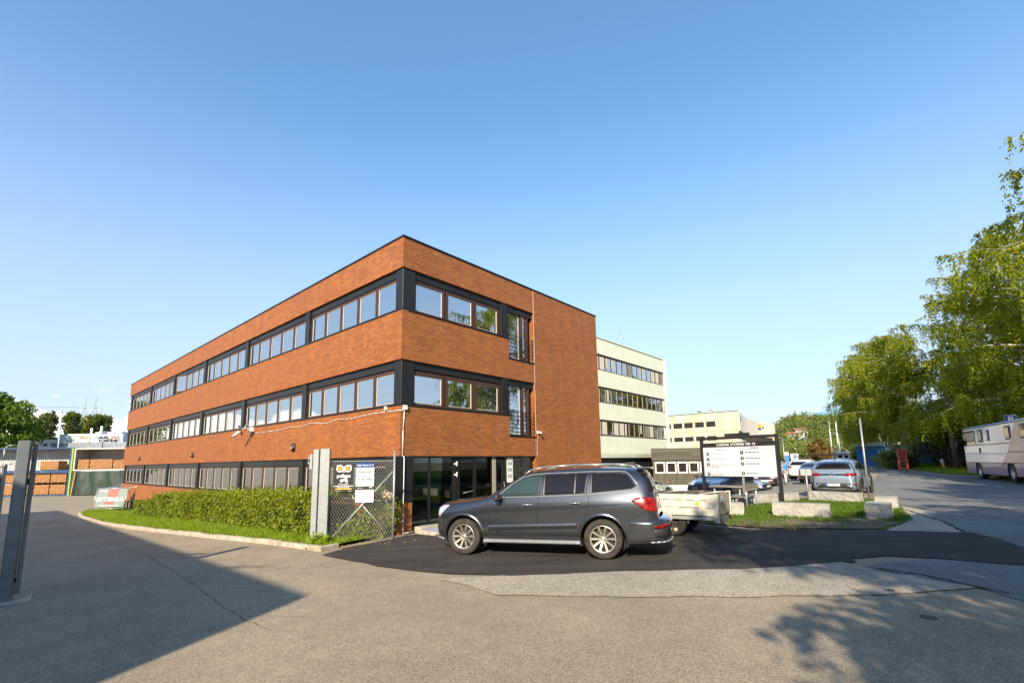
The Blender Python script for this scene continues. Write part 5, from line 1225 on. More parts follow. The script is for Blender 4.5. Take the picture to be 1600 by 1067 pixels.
# ------------------------------------------------ poles and signs
def pole_sign(name,loc,H_,r_,lab,cat='sign',group=None,mat='galv',rz=0):
    e=empty(name,(loc[0],loc[1],T(*loc)-.02),rz,lab,cat,group); MB().tube((0,0,0),(0,0,H_),r_,r_,10).build('pole',M_[mat],e); return e
pole_sign('steel_pole',(14.2,19.1),3.3,.035,'bare silver steel pole standing behind the stone blocks beside the street','pole')
e=pole_sign('small_sign',(11.93,19.35),1.30,.03,'small blank grey sign seen from its back in front of the silver crossover'); MB().box(-.19,.19,-.02,.01,1.08,1.34).build('sign_plate',M_['galv'],e); e.rotation_euler=(0,0,R(-32))
def psign(loc,zc,sz,lab,rz,extra=True,H_=None):
    z0=T(*loc)-.02; e=pole_sign('parking_sign',loc,(zc-z0)+sz*.4,.035,lab,rz=rz,group='blue parking signs along the street'); h=zc-z0
    MB().box(-sz/2,sz/2,-.05,-.035,h-sz/2,h+sz/2).build('sign_plate',M_['white'],e); MB().box(-sz*.46,sz*.46,-.056,-.0505,h-sz*.46,h+sz*.46).build('blue_field',M_['bluetext'],e)
    text('P',sz*.95,M_['white'],e,frame((0,-.060,h-.02*sz),(1,0,0),(0,0,1),(0,-1,0)),'lettering','CENTER',.012*sz)
    if extra: MB().box(-sz/2,sz/2,-.05,-.035,h-sz*1.25,h-sz*.56).build('supplementary_plate',M_['white'],e)
    return e
M_['bluetext2']=None
psign((48.9,61.3),3.70,.78,'blue parking sign with white plate below it, beside the blue containers',R(-38))
psign((59.4,79.0),4.2,.85,'blue parking sign nearest the silver pole, farther up the street',R(-36))
psign((32.6,30.6),4.32,.56,'blue parking sign standing above the roof of the coach',R(-46),False)
e=empty('parking_totem',(50.7,85,T(50.7,85)),R(-30),'white totem sign with a dark P, far off behind the parked cars','sign'); MB().box(-.62,.62,-.1,.1,1.7,3.2).build('sign_plate',M_['white'],e); MB().tube((0,0,0),(0,0,1.7),.08,.08).build('pole',M_['galv'],e); text('P',1.1,M_['bluetext'],e,frame((0,-.11,2.6),(1,0,0),(0,0,1),(0,-1,0)),'lettering','CENTER',.02)
e=empty('blue_totem',(46.4,80,T(46.4,80)),R(-30),'narrow blue and white totem sign left of the white P totem','sign'); MB().box(-.28,.28,-.1,.1,.3,3.0).build('sign_plate',simple('totem_blue',(.02,.18,.5),.5),e); MB().box(-.28,.28,-.1,.1,3.0,3.5).build('totem_top',M_['white'],e)
for loc,lab in (((60.9,90),'left one of two white flag poles beside the van'),((62.2,90),'right one of two white flag poles beside the van')):
    e=empty('flag_pole',(loc[0],loc[1],T(*loc)),0,lab,'flag pole','white flag poles'); MB().tube((0,0,0),(0,0,8.7-T(*loc)),.13,.07,8).build('pole',M_['white'],e); MB().lathe([(0,0),(.1,.05),(0,.16)],8,'Z',(0,0,8.7-T(*loc))).build('finial',M_['white'],e)
def street_lamp(loc,H_,lab,arm=1.6,rz=0):
    e=empty('street_lamp',(loc[0],loc[1],T(*loc)),rz,lab,'street lamp'); MB().tube((0,0,0),(0,0,H_),.11,.06,8).build('pole',M_['galv'],e)
    b=MB(); b.path([(0,0,H_),(-arm*.5,0,H_+.15),(-arm,0,H_+.18)],.045); b.build('arm',M_['galv'],e); b=MB(); b.box(-arm-.55,-arm,-.13,.13,H_+.1,H_+.22); b.build('lamp_head',M_['corr'],e,.03); return e
street_lamp((45.95,80),5.9,'street lamp post just right of the notice board in the car park',.5); street_lamp((-63.9,66),11.5,'tall street lamp leaning over the white warehouse on the left',1.6); street_lamp((68,98),6.5,'distant lamp post between the flag poles and the birches',.6)
# far orange hazard board and low barrier
e=thing('hazard_bar',M_['orange'],lambda b:b.bar((0,0,.9),(3.2,0,.98),.1,.22),'orange striped bar across the car park left of the white car','barrier'); e.location=(36.5,61,T(36,61)+.6)
b=MB(); b.bar((0,0,1.0),(5.2,0,1.1),.12,.16); b.tube((0,0,0),(0,0,1.0),.05); b.tube((5.1,0,0),(5.1,0,1.1),.05); e=tag(b.build('boom_barrier',M_['black'],None),'black boom barrier behind the white car in the car park','barrier'); e.location=(32,52,T(32,52)+1.2)
# bollard-like marker, pallet stacker
e=empty('marker_post',(39.5,43.5,T(39.5,43.5)),0,'short yellow and pink striped marker post in the roadside grass','post')
for i,(c) in enumerate(('white','amber','pinkish')):
    mt=M_['white'] if c=='white' else simple(c+'_band',(.75,.42,.02) if c=='amber' else (.65,.30,.22),.6); MB().tube((-.10+.07*i,0,.9-.32*i),(-.03+.07*i,0,.58-.32*i),.13,.13,8).build('band',mt,e)
e=empty('pallet_stacker',(36.15,43.9,T(36.15,43.9)),R(-38),'orange red pallet stacker standing at the right kerb of the street','stacker')
MB().box(-.24,.24,.10,.13,.85,1.85).build('mast_guard',simple('stacker_dark_red',(.30,.03,.01),.6),e); red=simple('stacker_red',(.62,.055,.01),.45,0,.15)
MB().box(-.36,.36,-.3,.3,.10,.55).build('chassis',red,e,.03); MB().box(-.22,.22,-.32,-.28,.25,.85).build('front_cover',M_['black'],e)
b=MB(); 
for x in (-.30,.30): b.box(x-.06,x+.06,.05,.15,.5,1.95)
b.box(-.24,.24,.06,.14,1.85,1.95); b.box(-.24,.24,.06,.14,1.2,1.28); b.build('mast',red,e); MB().box(-.36,.36,-.12,.2,.55,.85).build('battery_cover',red,e,.02)
b=MB(); b.path([(-.05,-.2,.5),(-.15,-.1,1.0),(0,.05,1.5),(.1,0,1.8)],.02); b.build('chain',M_['galv'],e)
for x in (-.25,.25): MB().tube((x-.06,-.2,.1),(x+.06,-.2,.1),.1,.1,12).build('wheel',M_['rubber'],e)
# utility pole with wires
e=empty('utility_pole',(39.87,42.6,T(39.8,42.6)-.1),0,'weathered wooden utility pole among the birches in front of the coach','utility pole'); MB().tube((0,0,0),(-.1,0,10.4),.22,.15,12).build('pole',M_['pole'],e); MB().tube((-.06,0,6.6),(-.06,0,6.72),.205,.205,12).build('yellow_band',simple('yellow_band_paint',(.6,.4,.02),.6),e)
b=MB()
def wire(a,b_,sag,n=14):
    a=Vector(a);b_=Vector(b_); return [a.lerp(b_,i/n)-Vector((0,0,sag*4*(i/n)*(1-i/n))) for i in range(n+1)]
b.path(wire((39.8,42.6,6.3),(46,28,7.2),.5),.03,4); b.path(wire((39.8,42.6,6.1),(47,27,6.6),.7),.02,4); tag(b.build('overhead_cable',M_['black'],None),'dark overhead cables running right from the wooden utility pole','cable')
# ------------------------------------------------ gates
gp=Vector((-5.0,12.98,0)); gq=Vector((-3.35,13.36,0)); gd=(gq-gp); GLn=gd.length; gd.normalize()
G_=empty('chainlink_gate',(gp.x,gp.y,T(gp.x,gp.y)),math.atan2(gd.y,gd.x),'galvanised chainlink fence panel with a broad steel gate post beside the brick corner','fence')
b=MB(); b.box(-.27,-.02,-.12,.12,-.05,2.55); b.build('gate_post',M_['galv'],G_,.012); b=MB(); b.box(-.45,-.30,-.10,.10,-.05,2.53); b.build('guide_post',M_['galv'],G_,.012)
b=MB(); b.box(-.30,-.27,0,.05,.2,.3); b.box(-.30,-.27,0,.05,2.2,2.3); b.build('post_bracket',M_['galv'],G_)
b=MB(); b.path([(-.45,0,2.05),(-.55,0,2.08),(-.58,0,2.2),(-.56,0,2.35),(-.5,0,2.38)],.02); b.box(-.54,-.48,-.03,.03,2.0,2.4); b.build('roller_bracket',M_['galv'],G_)
MB().tube((GLn,0,-.05),(GLn,0,2.47),.03,.03,10).build('end_post',M_['galv'],G_)
b=MB(); b.tube((.02,0,.08),(GLn,0,1.93),.028,.028,8); b.build('brace',M_['galv'],G_); b=MB(); b.tube((.80,.03,1.05),(1.42,.03,.35),.022,.022,8); b.build('brace',M_['galv'],G_)
b=MB(); z0,z1,s_=.06,2.2,.075; import itertools
k=-40
while k*s_<GLn:
    for sg in (1,-1):
        x0=k*s_; 
        # line x = x0 + t (z from z0..z1), clipped to 0..GLn
        za,zb_=z0,z1
        if sg>0: xa,xb=x0,x0+(z1-z0)*.62
        else: xa,xb=x0+(z1-z0)*.62,x0
        p=Vector((xa,0,za)); q=Vector((xb,0,zb_))
        def clip(p,q):
            t0,t1=0,1; dx=q.x-p.x
            for lim,sgn in ((0.0,1),(GLn,-1)):
                fa=(p.x-lim)*sgn; fb=(q.x-lim)*sgn
                if fa<0 and fb<0: return None
                if fa<0: t0=max(t0,fa/(fa-fb))
                if fb<0: t1=min(t1,fa/(fa-fb))
            return (p.lerp(q,t0),p.lerp(q,t1)) if t1>t0 else None
        c=clip(p,q)
        if c: b.tube(c[0]+Vector((0,.006*sg,0)),c[1]+Vector((0,.006*sg,0)),.0022,.0022,4,False)
    k+=1
b.tube((0,0,z1),(GLn,0,z1),.006,.006,5)
b.build('wire_mesh',simple('mesh_wire',(.55,.54,.5),.45,.3),G_)
# signs on the fence: face towards the street (-y local)
zt0=T(gp.x,gp.y)
OS=empty('security_sign',G_.location,0,'black security company sign with round owl eyes logo wired to the chainlink fence','sign'); OS.rotation_euler=G_.rotation_euler
MB().box(.09,.61,-.055,-.045,1.36,2.12).build('sign_plate',M_['black'],OS)
yel=simple('sign_yellow',(.85,.42,.01),.5,0,.05); whp=M_['white']
def ringpart(b,cx,cz,r0,r1,y0=-.060,y1=-.0555,n=28,a0=0,a1=2*PI):
    pts=[];
    for i in range(n):
        t0=a0+(a1-a0)*i/n; t1=a0+(a1-a0)*(i+1)/n
        q=[(cx+r*math.cos(t),z) for r,t,z in ((r0,t0,cz+r0*math.sin(t0)),(r1,t0,cz+r1*math.sin(t0)),(r1,t1,cz+r1*math.sin(t1)),(r0,t1,cz+r0*math.sin(t1)))]
        f=[b.bm.verts.new((x,y0,z)) for x,z in q]; b.bm.faces.new(f)
b=MB(); ringpart(b,.25,2.00,.068,.098); ringpart(b,.455,2.00,.068,.098)
for pts in ([(.14,2.09),(.25,2.095),(.20,2.065)],[(.565,2.09),(.455,2.095),(.505,2.065)],[(.32,1.925),(.385,1.925),(.352,1.885)],[(.30,1.94),(.33,1.925),(.405,2.06),(.375,2.075)]): b.bm.faces.new([b.bm.verts.new((x,-.0605,z)) for x,z in pts])
b.build('owl_eye_logo',whp,OS,fixn=False)
b=MB(); ringpart(b,.25,2.00,.016,.045,-.0606); ringpart(b,.455,2.00,.016,.045,-.0606); b.build('logo_pupils',yel,OS,fixn=False)
def ont(par,s,x,z,size,mat,bold=0,sx=1,al='CENTER'): return text(s,size,mat,par,frame((x,-.058,z),(1,0,0),(0,0,1),(0,-1,0)),'lettering',al,bold,sx,.001)
ont(OS,'pelisec',.35,1.80,.125,whp,.004,1.05)
b=MB(); b.bar((.26,-.058,1.66),(.44,-.058,1.72),.004,.07); b.bar((.42,-.058,1.62),(.44,-.058,1.68),.004,.05); b.build('camera_symbol',whp,OS)
ont(OS,'INTELLIGENT',.35,1.575,.045,whp,.001); ont(OS,'KAMERAOVERVÅKING',.35,1.525,.05,whp,.001); ont(OS,'DØGNET RUNDT',.35,1.485,.04,whp,.001)
b=MB(); b.box(.13,.57,-.059,-.0555,1.435,1.462); b.build('yellow_stripe',yel,OS); ont(OS,'pelisec.no',.22,1.395,.035,whp); ont(OS,'alarm',.52,1.395,.04,whp)
RS=empty('reserved_parking_sign',G_.location,0,'white reserved parking sign with a blue header on the chainlink fence','sign'); RS.rotation_euler=G_.rotation_euler
MB().box(.67,1.15,-.055,-.045,1.07,2.15).build('sign_plate',whp,RS); MB().box(.67,1.15,-.0585,-.0555,2.02,2.15).build('header',M_['bluetext'],RS); MB().box(.67,1.15,-.0585,-.0555,1.415,1.51).build('black_band',M_['black'],RS)
def onr(s,x,z,size,mat,bold=0,sx=1): return text(s,size,mat,RS,frame((x,-.060,z),(1,0,0),(0,0,1),(0,-1,0)),'lettering','CENTER',bold,sx,.001)
onr('Caspar Storms vei 12',.91,2.085,.052,whp,.0015); onr('Reservert',.91,1.90,.095,dk,.001); onr('Mot gyldig p-tillatelse',.91,1.70,.046,dk,.001); onr('P-SERVICE',.78,1.46,.035,whp); onr('PARK',1.07,1.475,.04,whp,.001)
b=MB()
for i in range(5): b.box(.70,1.10-(.25 if i in (0,) else .03*i),-.058,-.0555,1.345-.055*i,1.355-.055*i)
b.build('small_print',gt,RS)
# big sliding gate post on the left edge
lp=Vector((-8.57,8.25,0)); ld_=Vector((.766,.643,0)); e=empty('left_gate_post',(lp.x,lp.y,T(*lp[:2])),0,'tall galvanised box section gate post at the left edge of the picture','gate post')
e.rotation_euler=(0,0,R(40))
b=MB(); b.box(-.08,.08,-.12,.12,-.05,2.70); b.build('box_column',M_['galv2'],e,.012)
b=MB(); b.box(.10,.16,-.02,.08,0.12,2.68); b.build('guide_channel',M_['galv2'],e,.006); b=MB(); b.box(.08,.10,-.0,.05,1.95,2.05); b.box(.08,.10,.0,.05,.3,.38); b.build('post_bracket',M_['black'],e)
b=MB()
for z in (2.35,2.55): b.box(.12,.14,-.028,-.02,z,z+.03)
b.build('bolt',M_['black'],e); MB().box(-.5,.32,-.35,.18,-.06,.03).build('footing_slab',M_['concrete'],e)
b=MB()
for z in (2.62,2.3): b.path([(-.12,0,z),(-.2,0,z),(-.24,0,z-.06),(-.24,0,z-.25)],.012)
b.build('rod_loop',M_['galv'],e)
F_=empty('mesh_gate',(lp.x-.3,lp.y,T(*lp[:2])),R(180-8),'grey mesh gate leaf running out of the left edge beside the gate post','gate')
b=MB(); L_=2.4
for z in (.15,2.05,2.25): b.bar((0,0,z),(L_,0,z),.05,.05)
for x in (0.02,.9,1.8): b.bar((x,0,.1),(x,0,2.3),.05,.05)
b.build('gate_frame',M_['galv'],F_); b=MB()
x=0.05
while x<L_: b.tube((x,0,.15),(x,0,2.05),.004,.004,4,False); x+=.06
z=.2
while z<2.05: b.tube((0,.004,z),(L_,.004,z),.004,.004,4,False); z+=.2
b.build('wire_mesh',M_['galv'],F_)
e=thing('letter_box',M_['black'],lambda b:b.box(-.55,-.16,-.14,.14,1.55,2.12),'dark box mounted on the mesh gate at the left edge','box',None,.02); e.location=(lp.x-.55,lp.y-.25,T(*lp[:2])); e.rotation_euler=(0,0,R(20))
# ------------------------------------------------ left yard
def rz_for(d): return math.atan2(d.y,d.x)
YC=Vector((-57.2,61,0)); yx=Vector((1,.06,0)).normalized(); yrz=math.atan2(yx.y,yx.x); YZ=-1.42
def container(name,x0,x1,z0,h,mat,lab,depth=2.5,inner=None):
    e=empty(name,(YC.x+yx.x*x0,YC.y+yx.y*x0,z0),yrz,lab,'container'); L=x1-x0; f=.16
    b=MB(); b.box(0,f,0,.16,0,h); b.box(L-f,L,0,.16,0,h); b.box(f,L-f,0.003,.16,0,f); b.box(f,L-f,0.003,.16,h-f,h); b.build('frame',mat,e)
    im=inner or simple('container_lining',(.42,.42,.40),.6,0,.15,2)
    b=MB(); n=int(L/.28)
    for i in range(n): x=f+(L-2*f)*i/n; b.box(x,x+.14,depth-.10,depth-.04,f,h-f)
    b.box(f*.2,L-f*.2,depth-.05,depth,0,h); b.build('back_wall',im,e)
    b=MB(); b.box(0,.05,.16,depth,0,h); b.box(L-.05,L,.16,depth,0,h); b.build('side_wall',im,e); MB().box(.02,L-.02,.16,depth,0,.06).build('floor',M_['corr'],e); MB().box(0.01,L-.01,.16,depth,h-.06,h-.01).build('roof',mat,e)
    return e
container('storage_container',-13,0,1.72,3.05,M_['bluecont'],'upper blue framed open container with one timber stack inside'); container('storage_container',-13,0,YZ,3.1,M_['bluecont'],'lower blue framed open container filled with timber stacks')
container('storage_container',.35,7.4,1.75,2.9,simple('cream_steel',(.5,.46,.38),.6),'upper open cream container under the corrugated canopy'); container('storage_container',.35,7.4,YZ,3.1,simple('dark_green_steel',(.03,.06,.03),.6),'lower green framed container closed with a dark green tarpaulin')
e=thing('corner_frame',M_['lime'],lambda b:b.box(.08,.26,-.06,.3,0,6.1),'lime green steel upright between the blue and cream containers','post'); place(e,(YC.x,YC.y,YZ),yrz)
b=MB(); n=40; rr=random.Random(4)
V=[[None]*8 for _ in range(n+1)]
for i in range(n+1):
    for j in range(8):
        x=.5+6.8*i/n; z=.1+2.95*j/7; y=-.12+.10*math.sin(i*.55+j*.3)+.10*noise.noise(Vector((x*1.3,z*.8,0)))-.06*(1-j/7); V[i][j]=b.bm.verts.new((x,y,z))
for i in range(n):
    for j in range(7): b.bm.faces.new((V[i][j],V[i+1][j],V[i+1][j+1],V[i][j+1])).smooth=True
e=tag(b.build('tarpaulin',M_['tarp'],None),'dark green tarpaulin hanging over the lower container mouth','tarpaulin'); place(e,(YC.x,YC.y,YZ),yrz)
e=thing('wood_prop',simple('raw_wood',(.4,.22,.08),.8),lambda b:b.bar((.75,-.35,0),(1.0,-.3,3.0),.12,.12),'slanting raw wooden prop in front of the green tarpaulin','prop'); place(e,(YC.x,YC.y,YZ),yrz)
stacks=[]
def tstack(x0,x1,z,h,lab,dep=1.3,y=.35):
    e=empty('timber_stack',(YC.x+yx.x*x0-yx.y*y,YC.y+yx.y*x0+y,z),yrz,lab,'timber stack','stacks of sawn timber in the containers'); L=x1-x0
    MB().box(.02,L-.02,0,dep,.12,h).build('timber',M_['timber'],e); b=MB()
    for x in (.1,L/2-.06,L-.22): b.box(x,x+.12,.0,dep,.0,.12)
    b.build('pallet',simple('pallet_wood',(.2,.12,.06),.8) if 'pallet_wood' not in bpy.data.materials else bpy.data.materials['pallet_wood'],e)
tstack(-4.0,-1.75,1.80,1.25,'timber stack alone in the upper blue container')
k=0
names=['left','second','third','right']
for r_,z in ((0,YZ+.1),(1,YZ+1.62)):
    for i,(a,c) in enumerate(((-8.5,-6.6),(-6.5,-4.5),(-4.4,-2.6),(-2.5,-.6))): tstack(a,c,z,1.35,'timber stack in the lower blue container, %s row, %s from the left'%(('bottom','top')[r_],('first','second','third','fourth')[i]))
tstack(.6,2.0,1.85,1.35,'timber stack at the left end of the cream container'); tstack(2.1,4.9,1.85,1.35,'wide timber stack in the middle of the cream container'); tstack(5.0,6.6,1.85,1.25,'timber stack at the right of the cream container beside the red crate')
e=thing('red_crate',simple('red_plastic',(.35,.03,.04),.5),lambda b:b.box(0,.7,0,.8,0,.9),'dark red crate at the right end of the cream container','crate',None,.05); place(e,(YC.x+6.65*yx.x,YC.y+.5+6.65*yx.y,1.86),yrz)
# warehouse with signs and canopy
wh=empty('warehouse',(-76.6,71,YZ),R(2),'white flat roofed warehouse with tile shop signs behind the containers','warehouse')
WW=simple('warehouse_white',(.66,.66,.64),.6,0,.05)
MB().box(0,7,2,14,0,8.0).build('low_wing',WW,wh); b=MB()
for i in range(3): b.box(3.6+i*1.1,4.1+i*1.1,1.97,2.0,7.0,7.35)
b.build('vent_opening',M_['black'],wh)
MB().box(6.8,12.3,1,14,0,8.75).build('main_wall',WW,wh); MB().box(12.3,16.2,1.1,14,0,8.65).build('grey_wall',simple('pale_grey_cladding',(.48,.52,.56),.5,0,.05),wh)
b=MB(); b.box(6.7,17.6,.0,1.0,6.25,6.4)
for i in range(54): b.box(6.7+i*.2,6.8+i*.2,-.05,.0,6.1,7.35)
b.box(6.7,17.6,0,.05,6.1,7.38); b.build('canopy',M_['corr'],wh)
sgm=simple('tile_sign_green',(.25,.38,.2),.5); rdm=simple('tile_sign_red',(.55,.05,.03),.5)
MB().box(8.3,11.4,.93,.985,7.35,8.5).build('green_sign',sgm,wh); MB().box(8.5,11.2,.90,.928,7.45,8.4).build('sign_field',simple('pale_sign_field',(.55,.58,.5),.5),wh)
def ontx(s,x,z,size,mat,y=.88,bold=.02,sx=1): return text(s,size,mat,wh,frame((x,y,z),(1,0,0),(0,0,1),(0,-1,0)),'lettering','LEFT',bold,sx)
ontx('FLISE',8.6,8.15,.50,WW); ontx('SALG',9.9,8.15,.50,rdm); ontx('KOMPANIET',8.6,7.7,.40,WW)
ontx('FLISE',12.7,8.15,.55,M_['black'],1.06,.02,1.1); ontx('SALG',14.4,8.15,.5,rdm,1.06,.02,1.1); ontx('KOMPANIET',12.6,7.65,.55,M_['black'],1.06,.02,1.05)
for x,h in ((10.6,1.0),(12.1,1.3)): MB().tube((x,2,8.6),(x,2,8.7+h),.16,.16,8).build('flue',WW,wh)
for x,w_,h in ((11.2,.5,.3),(11.8,.3,.5),(13.,1.,.35),(14.2,1.,.4)): MB().box(x,x+w_,2,3,8.6,8.75+h).build('rooftop_unit',WW,wh)
# banner stand
bn=empty('banner_stand',(-31.6,36.2,T(-31.6,36.2)+.02),R(-10),'grey event banner with red print on a tube frame at the verge end','banner')
bn.rotation_euler=(0,0,R(8)); tb2=simple('banner_grey',(.16,.20,.20),.5,0,.08,2)
b=MB()
for x in (0,2.1): b.path([(x,0,1.75),(x-.15,-.25,0)],.03); b.path([(x,0,1.75),(x+.05,.5,0)],.03)
b.path([(0,0,1.75),(2.1,0,1.75)],.03); b.path([(-.1,-.2,.25),(2.0,-.2,.25)],.025); b.path([(2.1,0,1.75),(3.2,.4,1.95),(3.25,.5,.1)],.03); b.build('tube_frame',M_['alum'] if False else simple('silver_tube',(.5,.5,.48),.4,.6),bn)
Mb=frame((0,-.02,0),(1,0,0),(-.07,-.12,-1),(0,-1,0))
b=MB(); b.box(.08,2.02,.0,.02,-1.68,-.5) if False else None
b=MB(); b.prism([(.06,0),(2.04,0),(1.93,-1.35),(-.05,-1.35)],-.012,.012); bmesh.ops.transform(b.bm,matrix=frame((0,-.0,1.70),(1,0,0),(0,.16,.985),(0,-.985,.16)),verts=b.bm.verts); b.build('banner',tb2,bn)
MBn=frame((0,-.02,1.70),(1,0,0),(0,.16,.985),(0,-.985,.16)); rp_=simple('banner_red',(.60,.07,.05),.5)
b=MB(); b.prism([(.78,-.02),(1.48,-.02),(1.40,-.62),(.70,-.62)],.004,.006); b.prism([(.62,-.95),(1.30,-.95),(1.26,-1.15),(.58,-1.15)],.004,.006); bmesh.ops.transform(b.bm,matrix=MBn,verts=b.bm.verts); b.build('red_print',rp_,bn)
text('BYTTEHJUL',.36,M_['white'],bn,MBn@Matrix.Translation((1.0,-.78,.008)),'lettering','CENTER',.012,1.02); text('HENTES HER I DAG',.15,M_['white'],bn,MBn@Matrix.Translation((.98,-1.26,.008)),'lettering','CENTER',.003); text('KAMPANJE',.14,M_['white'],bn,MBn@Matrix.Translation((.42,-.14,.008)),'lettering','CENTER',.003,.8)
# pylon and power pole
py=empty('lattice_pylon',(-382,420,0),R(10),'far twin legged lattice pylon behind the warehouse','pylon'); ps=simple('pylon_steel',(.32,.36,.40),.6,.2)
b=MB()
for x in (-4.,4.):
    for dx in (-1.,1.):
        b.tube((x+dx*1.5,0,0),(x+dx,0,58),.28,.22,4)
    z=12
    while z<56: b.tube((x-1.2,0,z),(x+1.1,0,z+3),.12,.12,3); b.tube((x+1.2,0,z),(x-1.1,0,z+3),.12,.12,3); z+=3
    b.tube((x,0,58),(x+.5,0,67),.35,.12,4)
for z in (57,54): b.bar((-10,0,z),(10,0,z),.5,.5)
b.path([(-10,0,57),(-8.5,0,50),(-5.5,0,50),(-4,0,57),(-1,0,50),(1.5,0,50),(4,0,57),(6,0,50),(8.6,0,50),(10,0,57)],.2,4)
b.build('lattice_mast',ps,py)
pw=empty('power_line_pole',(-131.3,150,0),R(12),'double wooden power line pole with a crossbar behind the warehouse','utility pole')
b=MB(); b.tube((-1.0,0,0),(-.9,0,19.2),.17,.13,6); b.tube((1.0,0,0),(.9,0,19.2),.17,.13,6); b.build('pole',M_['pole'],pw); b=MB(); b.bar((-2.4,0,17.9),(2.6,0,18.0),.2,.22)
for x in (-2.2,0,2.4): b.tube((x,0,17.9),(x-.3,0,16.4),.07,.07,5)
b.build('crossbar',M_['pole'],pw)
b=MB()
for s in (-9,0,9): b.path(wire((-382+s,420,57),(-1000+s,300,70),6),.10,3); 
b.path(wire((-131,150,18),(-260,100,20),2),.03,3); b.path(wire((-131,150,18),(-60,260,24),3),.03,3); tag(b.build('power_lines',ps,None),'thin power lines strung from the pylon and the double wooden pole','power line')
# ------------------------------------------------ vegetation
import numpy as np
def leaf_mesh(name,C,S,mat,seed=0,flat=.0,droop=0):
    """one small folded leaf quad per centre"""
    rg_=np.random.default_rng(seed); n=len(C); C=np.asarray(C,float); S=np.asarray(S,float).reshape(-1,1)
    a=rg_.normal(size=(n,3)); a[:,2]*=(1-flat); 
    if droop: a[:,2]-=droop
    a/=np.linalg.norm(a,axis=1,keepdims=True); t=rg_.normal(size=(n,3)); b_=np.cross(a,t); b_/=np.linalg.norm(b_,axis=1,keepdims=True)
    V=np.empty((n,4,3)); V[:,0]=C-a*S; V[:,1]=C+b_*S*.55; V[:,2]=C+a*S; V[:,3]=C-b_*S*.55
    me=bpy.data.meshes.new(name); me.vertices.add(n*4); me.vertices.foreach_set('co',V.reshape(-1)); me.loops.add(n*4); me.loops.foreach_set('vertex_index',np.arange(n*4,dtype=np.int32)); me.polygons.add(n)
    me.polygons.foreach_set('loop_start',np.arange(0,n*4,4,dtype=np.int32)); me.polygons.foreach_set('loop_total',np.full(n,4,dtype=np.int32)); me.update(); me.validate(); me.materials.append(mat); return me
def limb(b,pts,r0,r1,n=6):
    k=len(pts)-1
    for i in range(k): b.tube(pts[i],pts[i+1],r0+(r1-r0)*i/k,r0+(r1-r0)*(i+1)/k,n,i==k-1)
def birch_meshes(seed,H,Rc,nl,ls,mat,drop=1.0,low=.22,barkm='birchbark'):
    rg_=random.Random(seed); b=MB(); pts=[Vector((0,0,-.2))]; lean=Vector((rg_.uniform(-.05,.05),rg_.uniform(-.05,.05),1))
    for i in range(1,9): pts.append(Vector((lean.x*H*i/8+rg_.uniform(-.12,.12),lean.y*H*i/8+rg_.uniform(-.12,.12),H*.96*i/8)))
    limb(b,pts,H*.015,H*.002,9)
    C=[];S=[]
    def at(t): f=t*8; i=min(7,int(f)); return pts[i].lerp(pts[i+1],f-i)
    nb=int(26+H)
    for k in range(nb):
        t=low+(1-low)*(k+rg_.random()*.8)/nb; t=min(.98,t); p0=at(t); a=rg_.uniform(0,2*PI); prof=math.sin(min(1,(1-t)/(1-low)*1.25+.12)*PI*.62)
        L=Rc*max(.25,prof)*rg_.uniform(.65,1.12); el=rg_.uniform(.35,.95); d=Vector((math.cos(a)*math.cos(el),math.sin(a)*math.cos(el),math.sin(el)))
        bp=[p0]; 
        for j in range(1,7):
            d=(d+Vector((rg_.uniform(-.15,.15),rg_.uniform(-.15,.15),-.16))).normalized(); bp.append(bp[-1]+d*L/6*1.15)
        limb(b,bp,max(.02,H*.0055*(1-t*.6)),.008,5)
        sub=[(bp,L)]
        for q in range(3):
            j=rg_.randint(1,4); d2=Vector((rg_.uniform(-1,1),rg_.uniform(-1,1),rg_.uniform(-.1,.5))).normalized(); sp=[bp[j]]
            for _ in range(3): d2=(d2+Vector((0,0,-.18))).normalized(); sp.append(sp[-1]+d2*L*.16)
            limb(b,sp,.02,.006,4); sub.append((sp,L*.5))
        for bpts,LL in sub:
            kk=len(bpts)-1; nt=int(nl*LL/ Rc)
            for _ in range(nt):
                f=rg_.uniform(.18,1)*kk; i=min(kk-1,int(f)); p=bpts[i].lerp(bpts[i+1],f-i); hang=rg_.uniform(.25,1.35)*drop; sw=Vector((rg_.uniform(-.5,.5),rg_.uniform(-.5,.5),0))*.5; m_=int(5+hang*9)
                for q in range(m_):
                    g=q/m_; c=p+sw*g+Vector((0,0,-hang*g+.15*math.sin(g*3)))+Vector((rg_.gauss(0,.065),rg_.gauss(0,.065),rg_.gauss(0,.05))); C.append(c); S.append(ls*rg_.uniform(.7,1.25))
    tm=b.mesh('trunk',M_[barkm]); cm=leaf_mesh('crown',C,S,mat,seed,.0,.5); return tm,cm
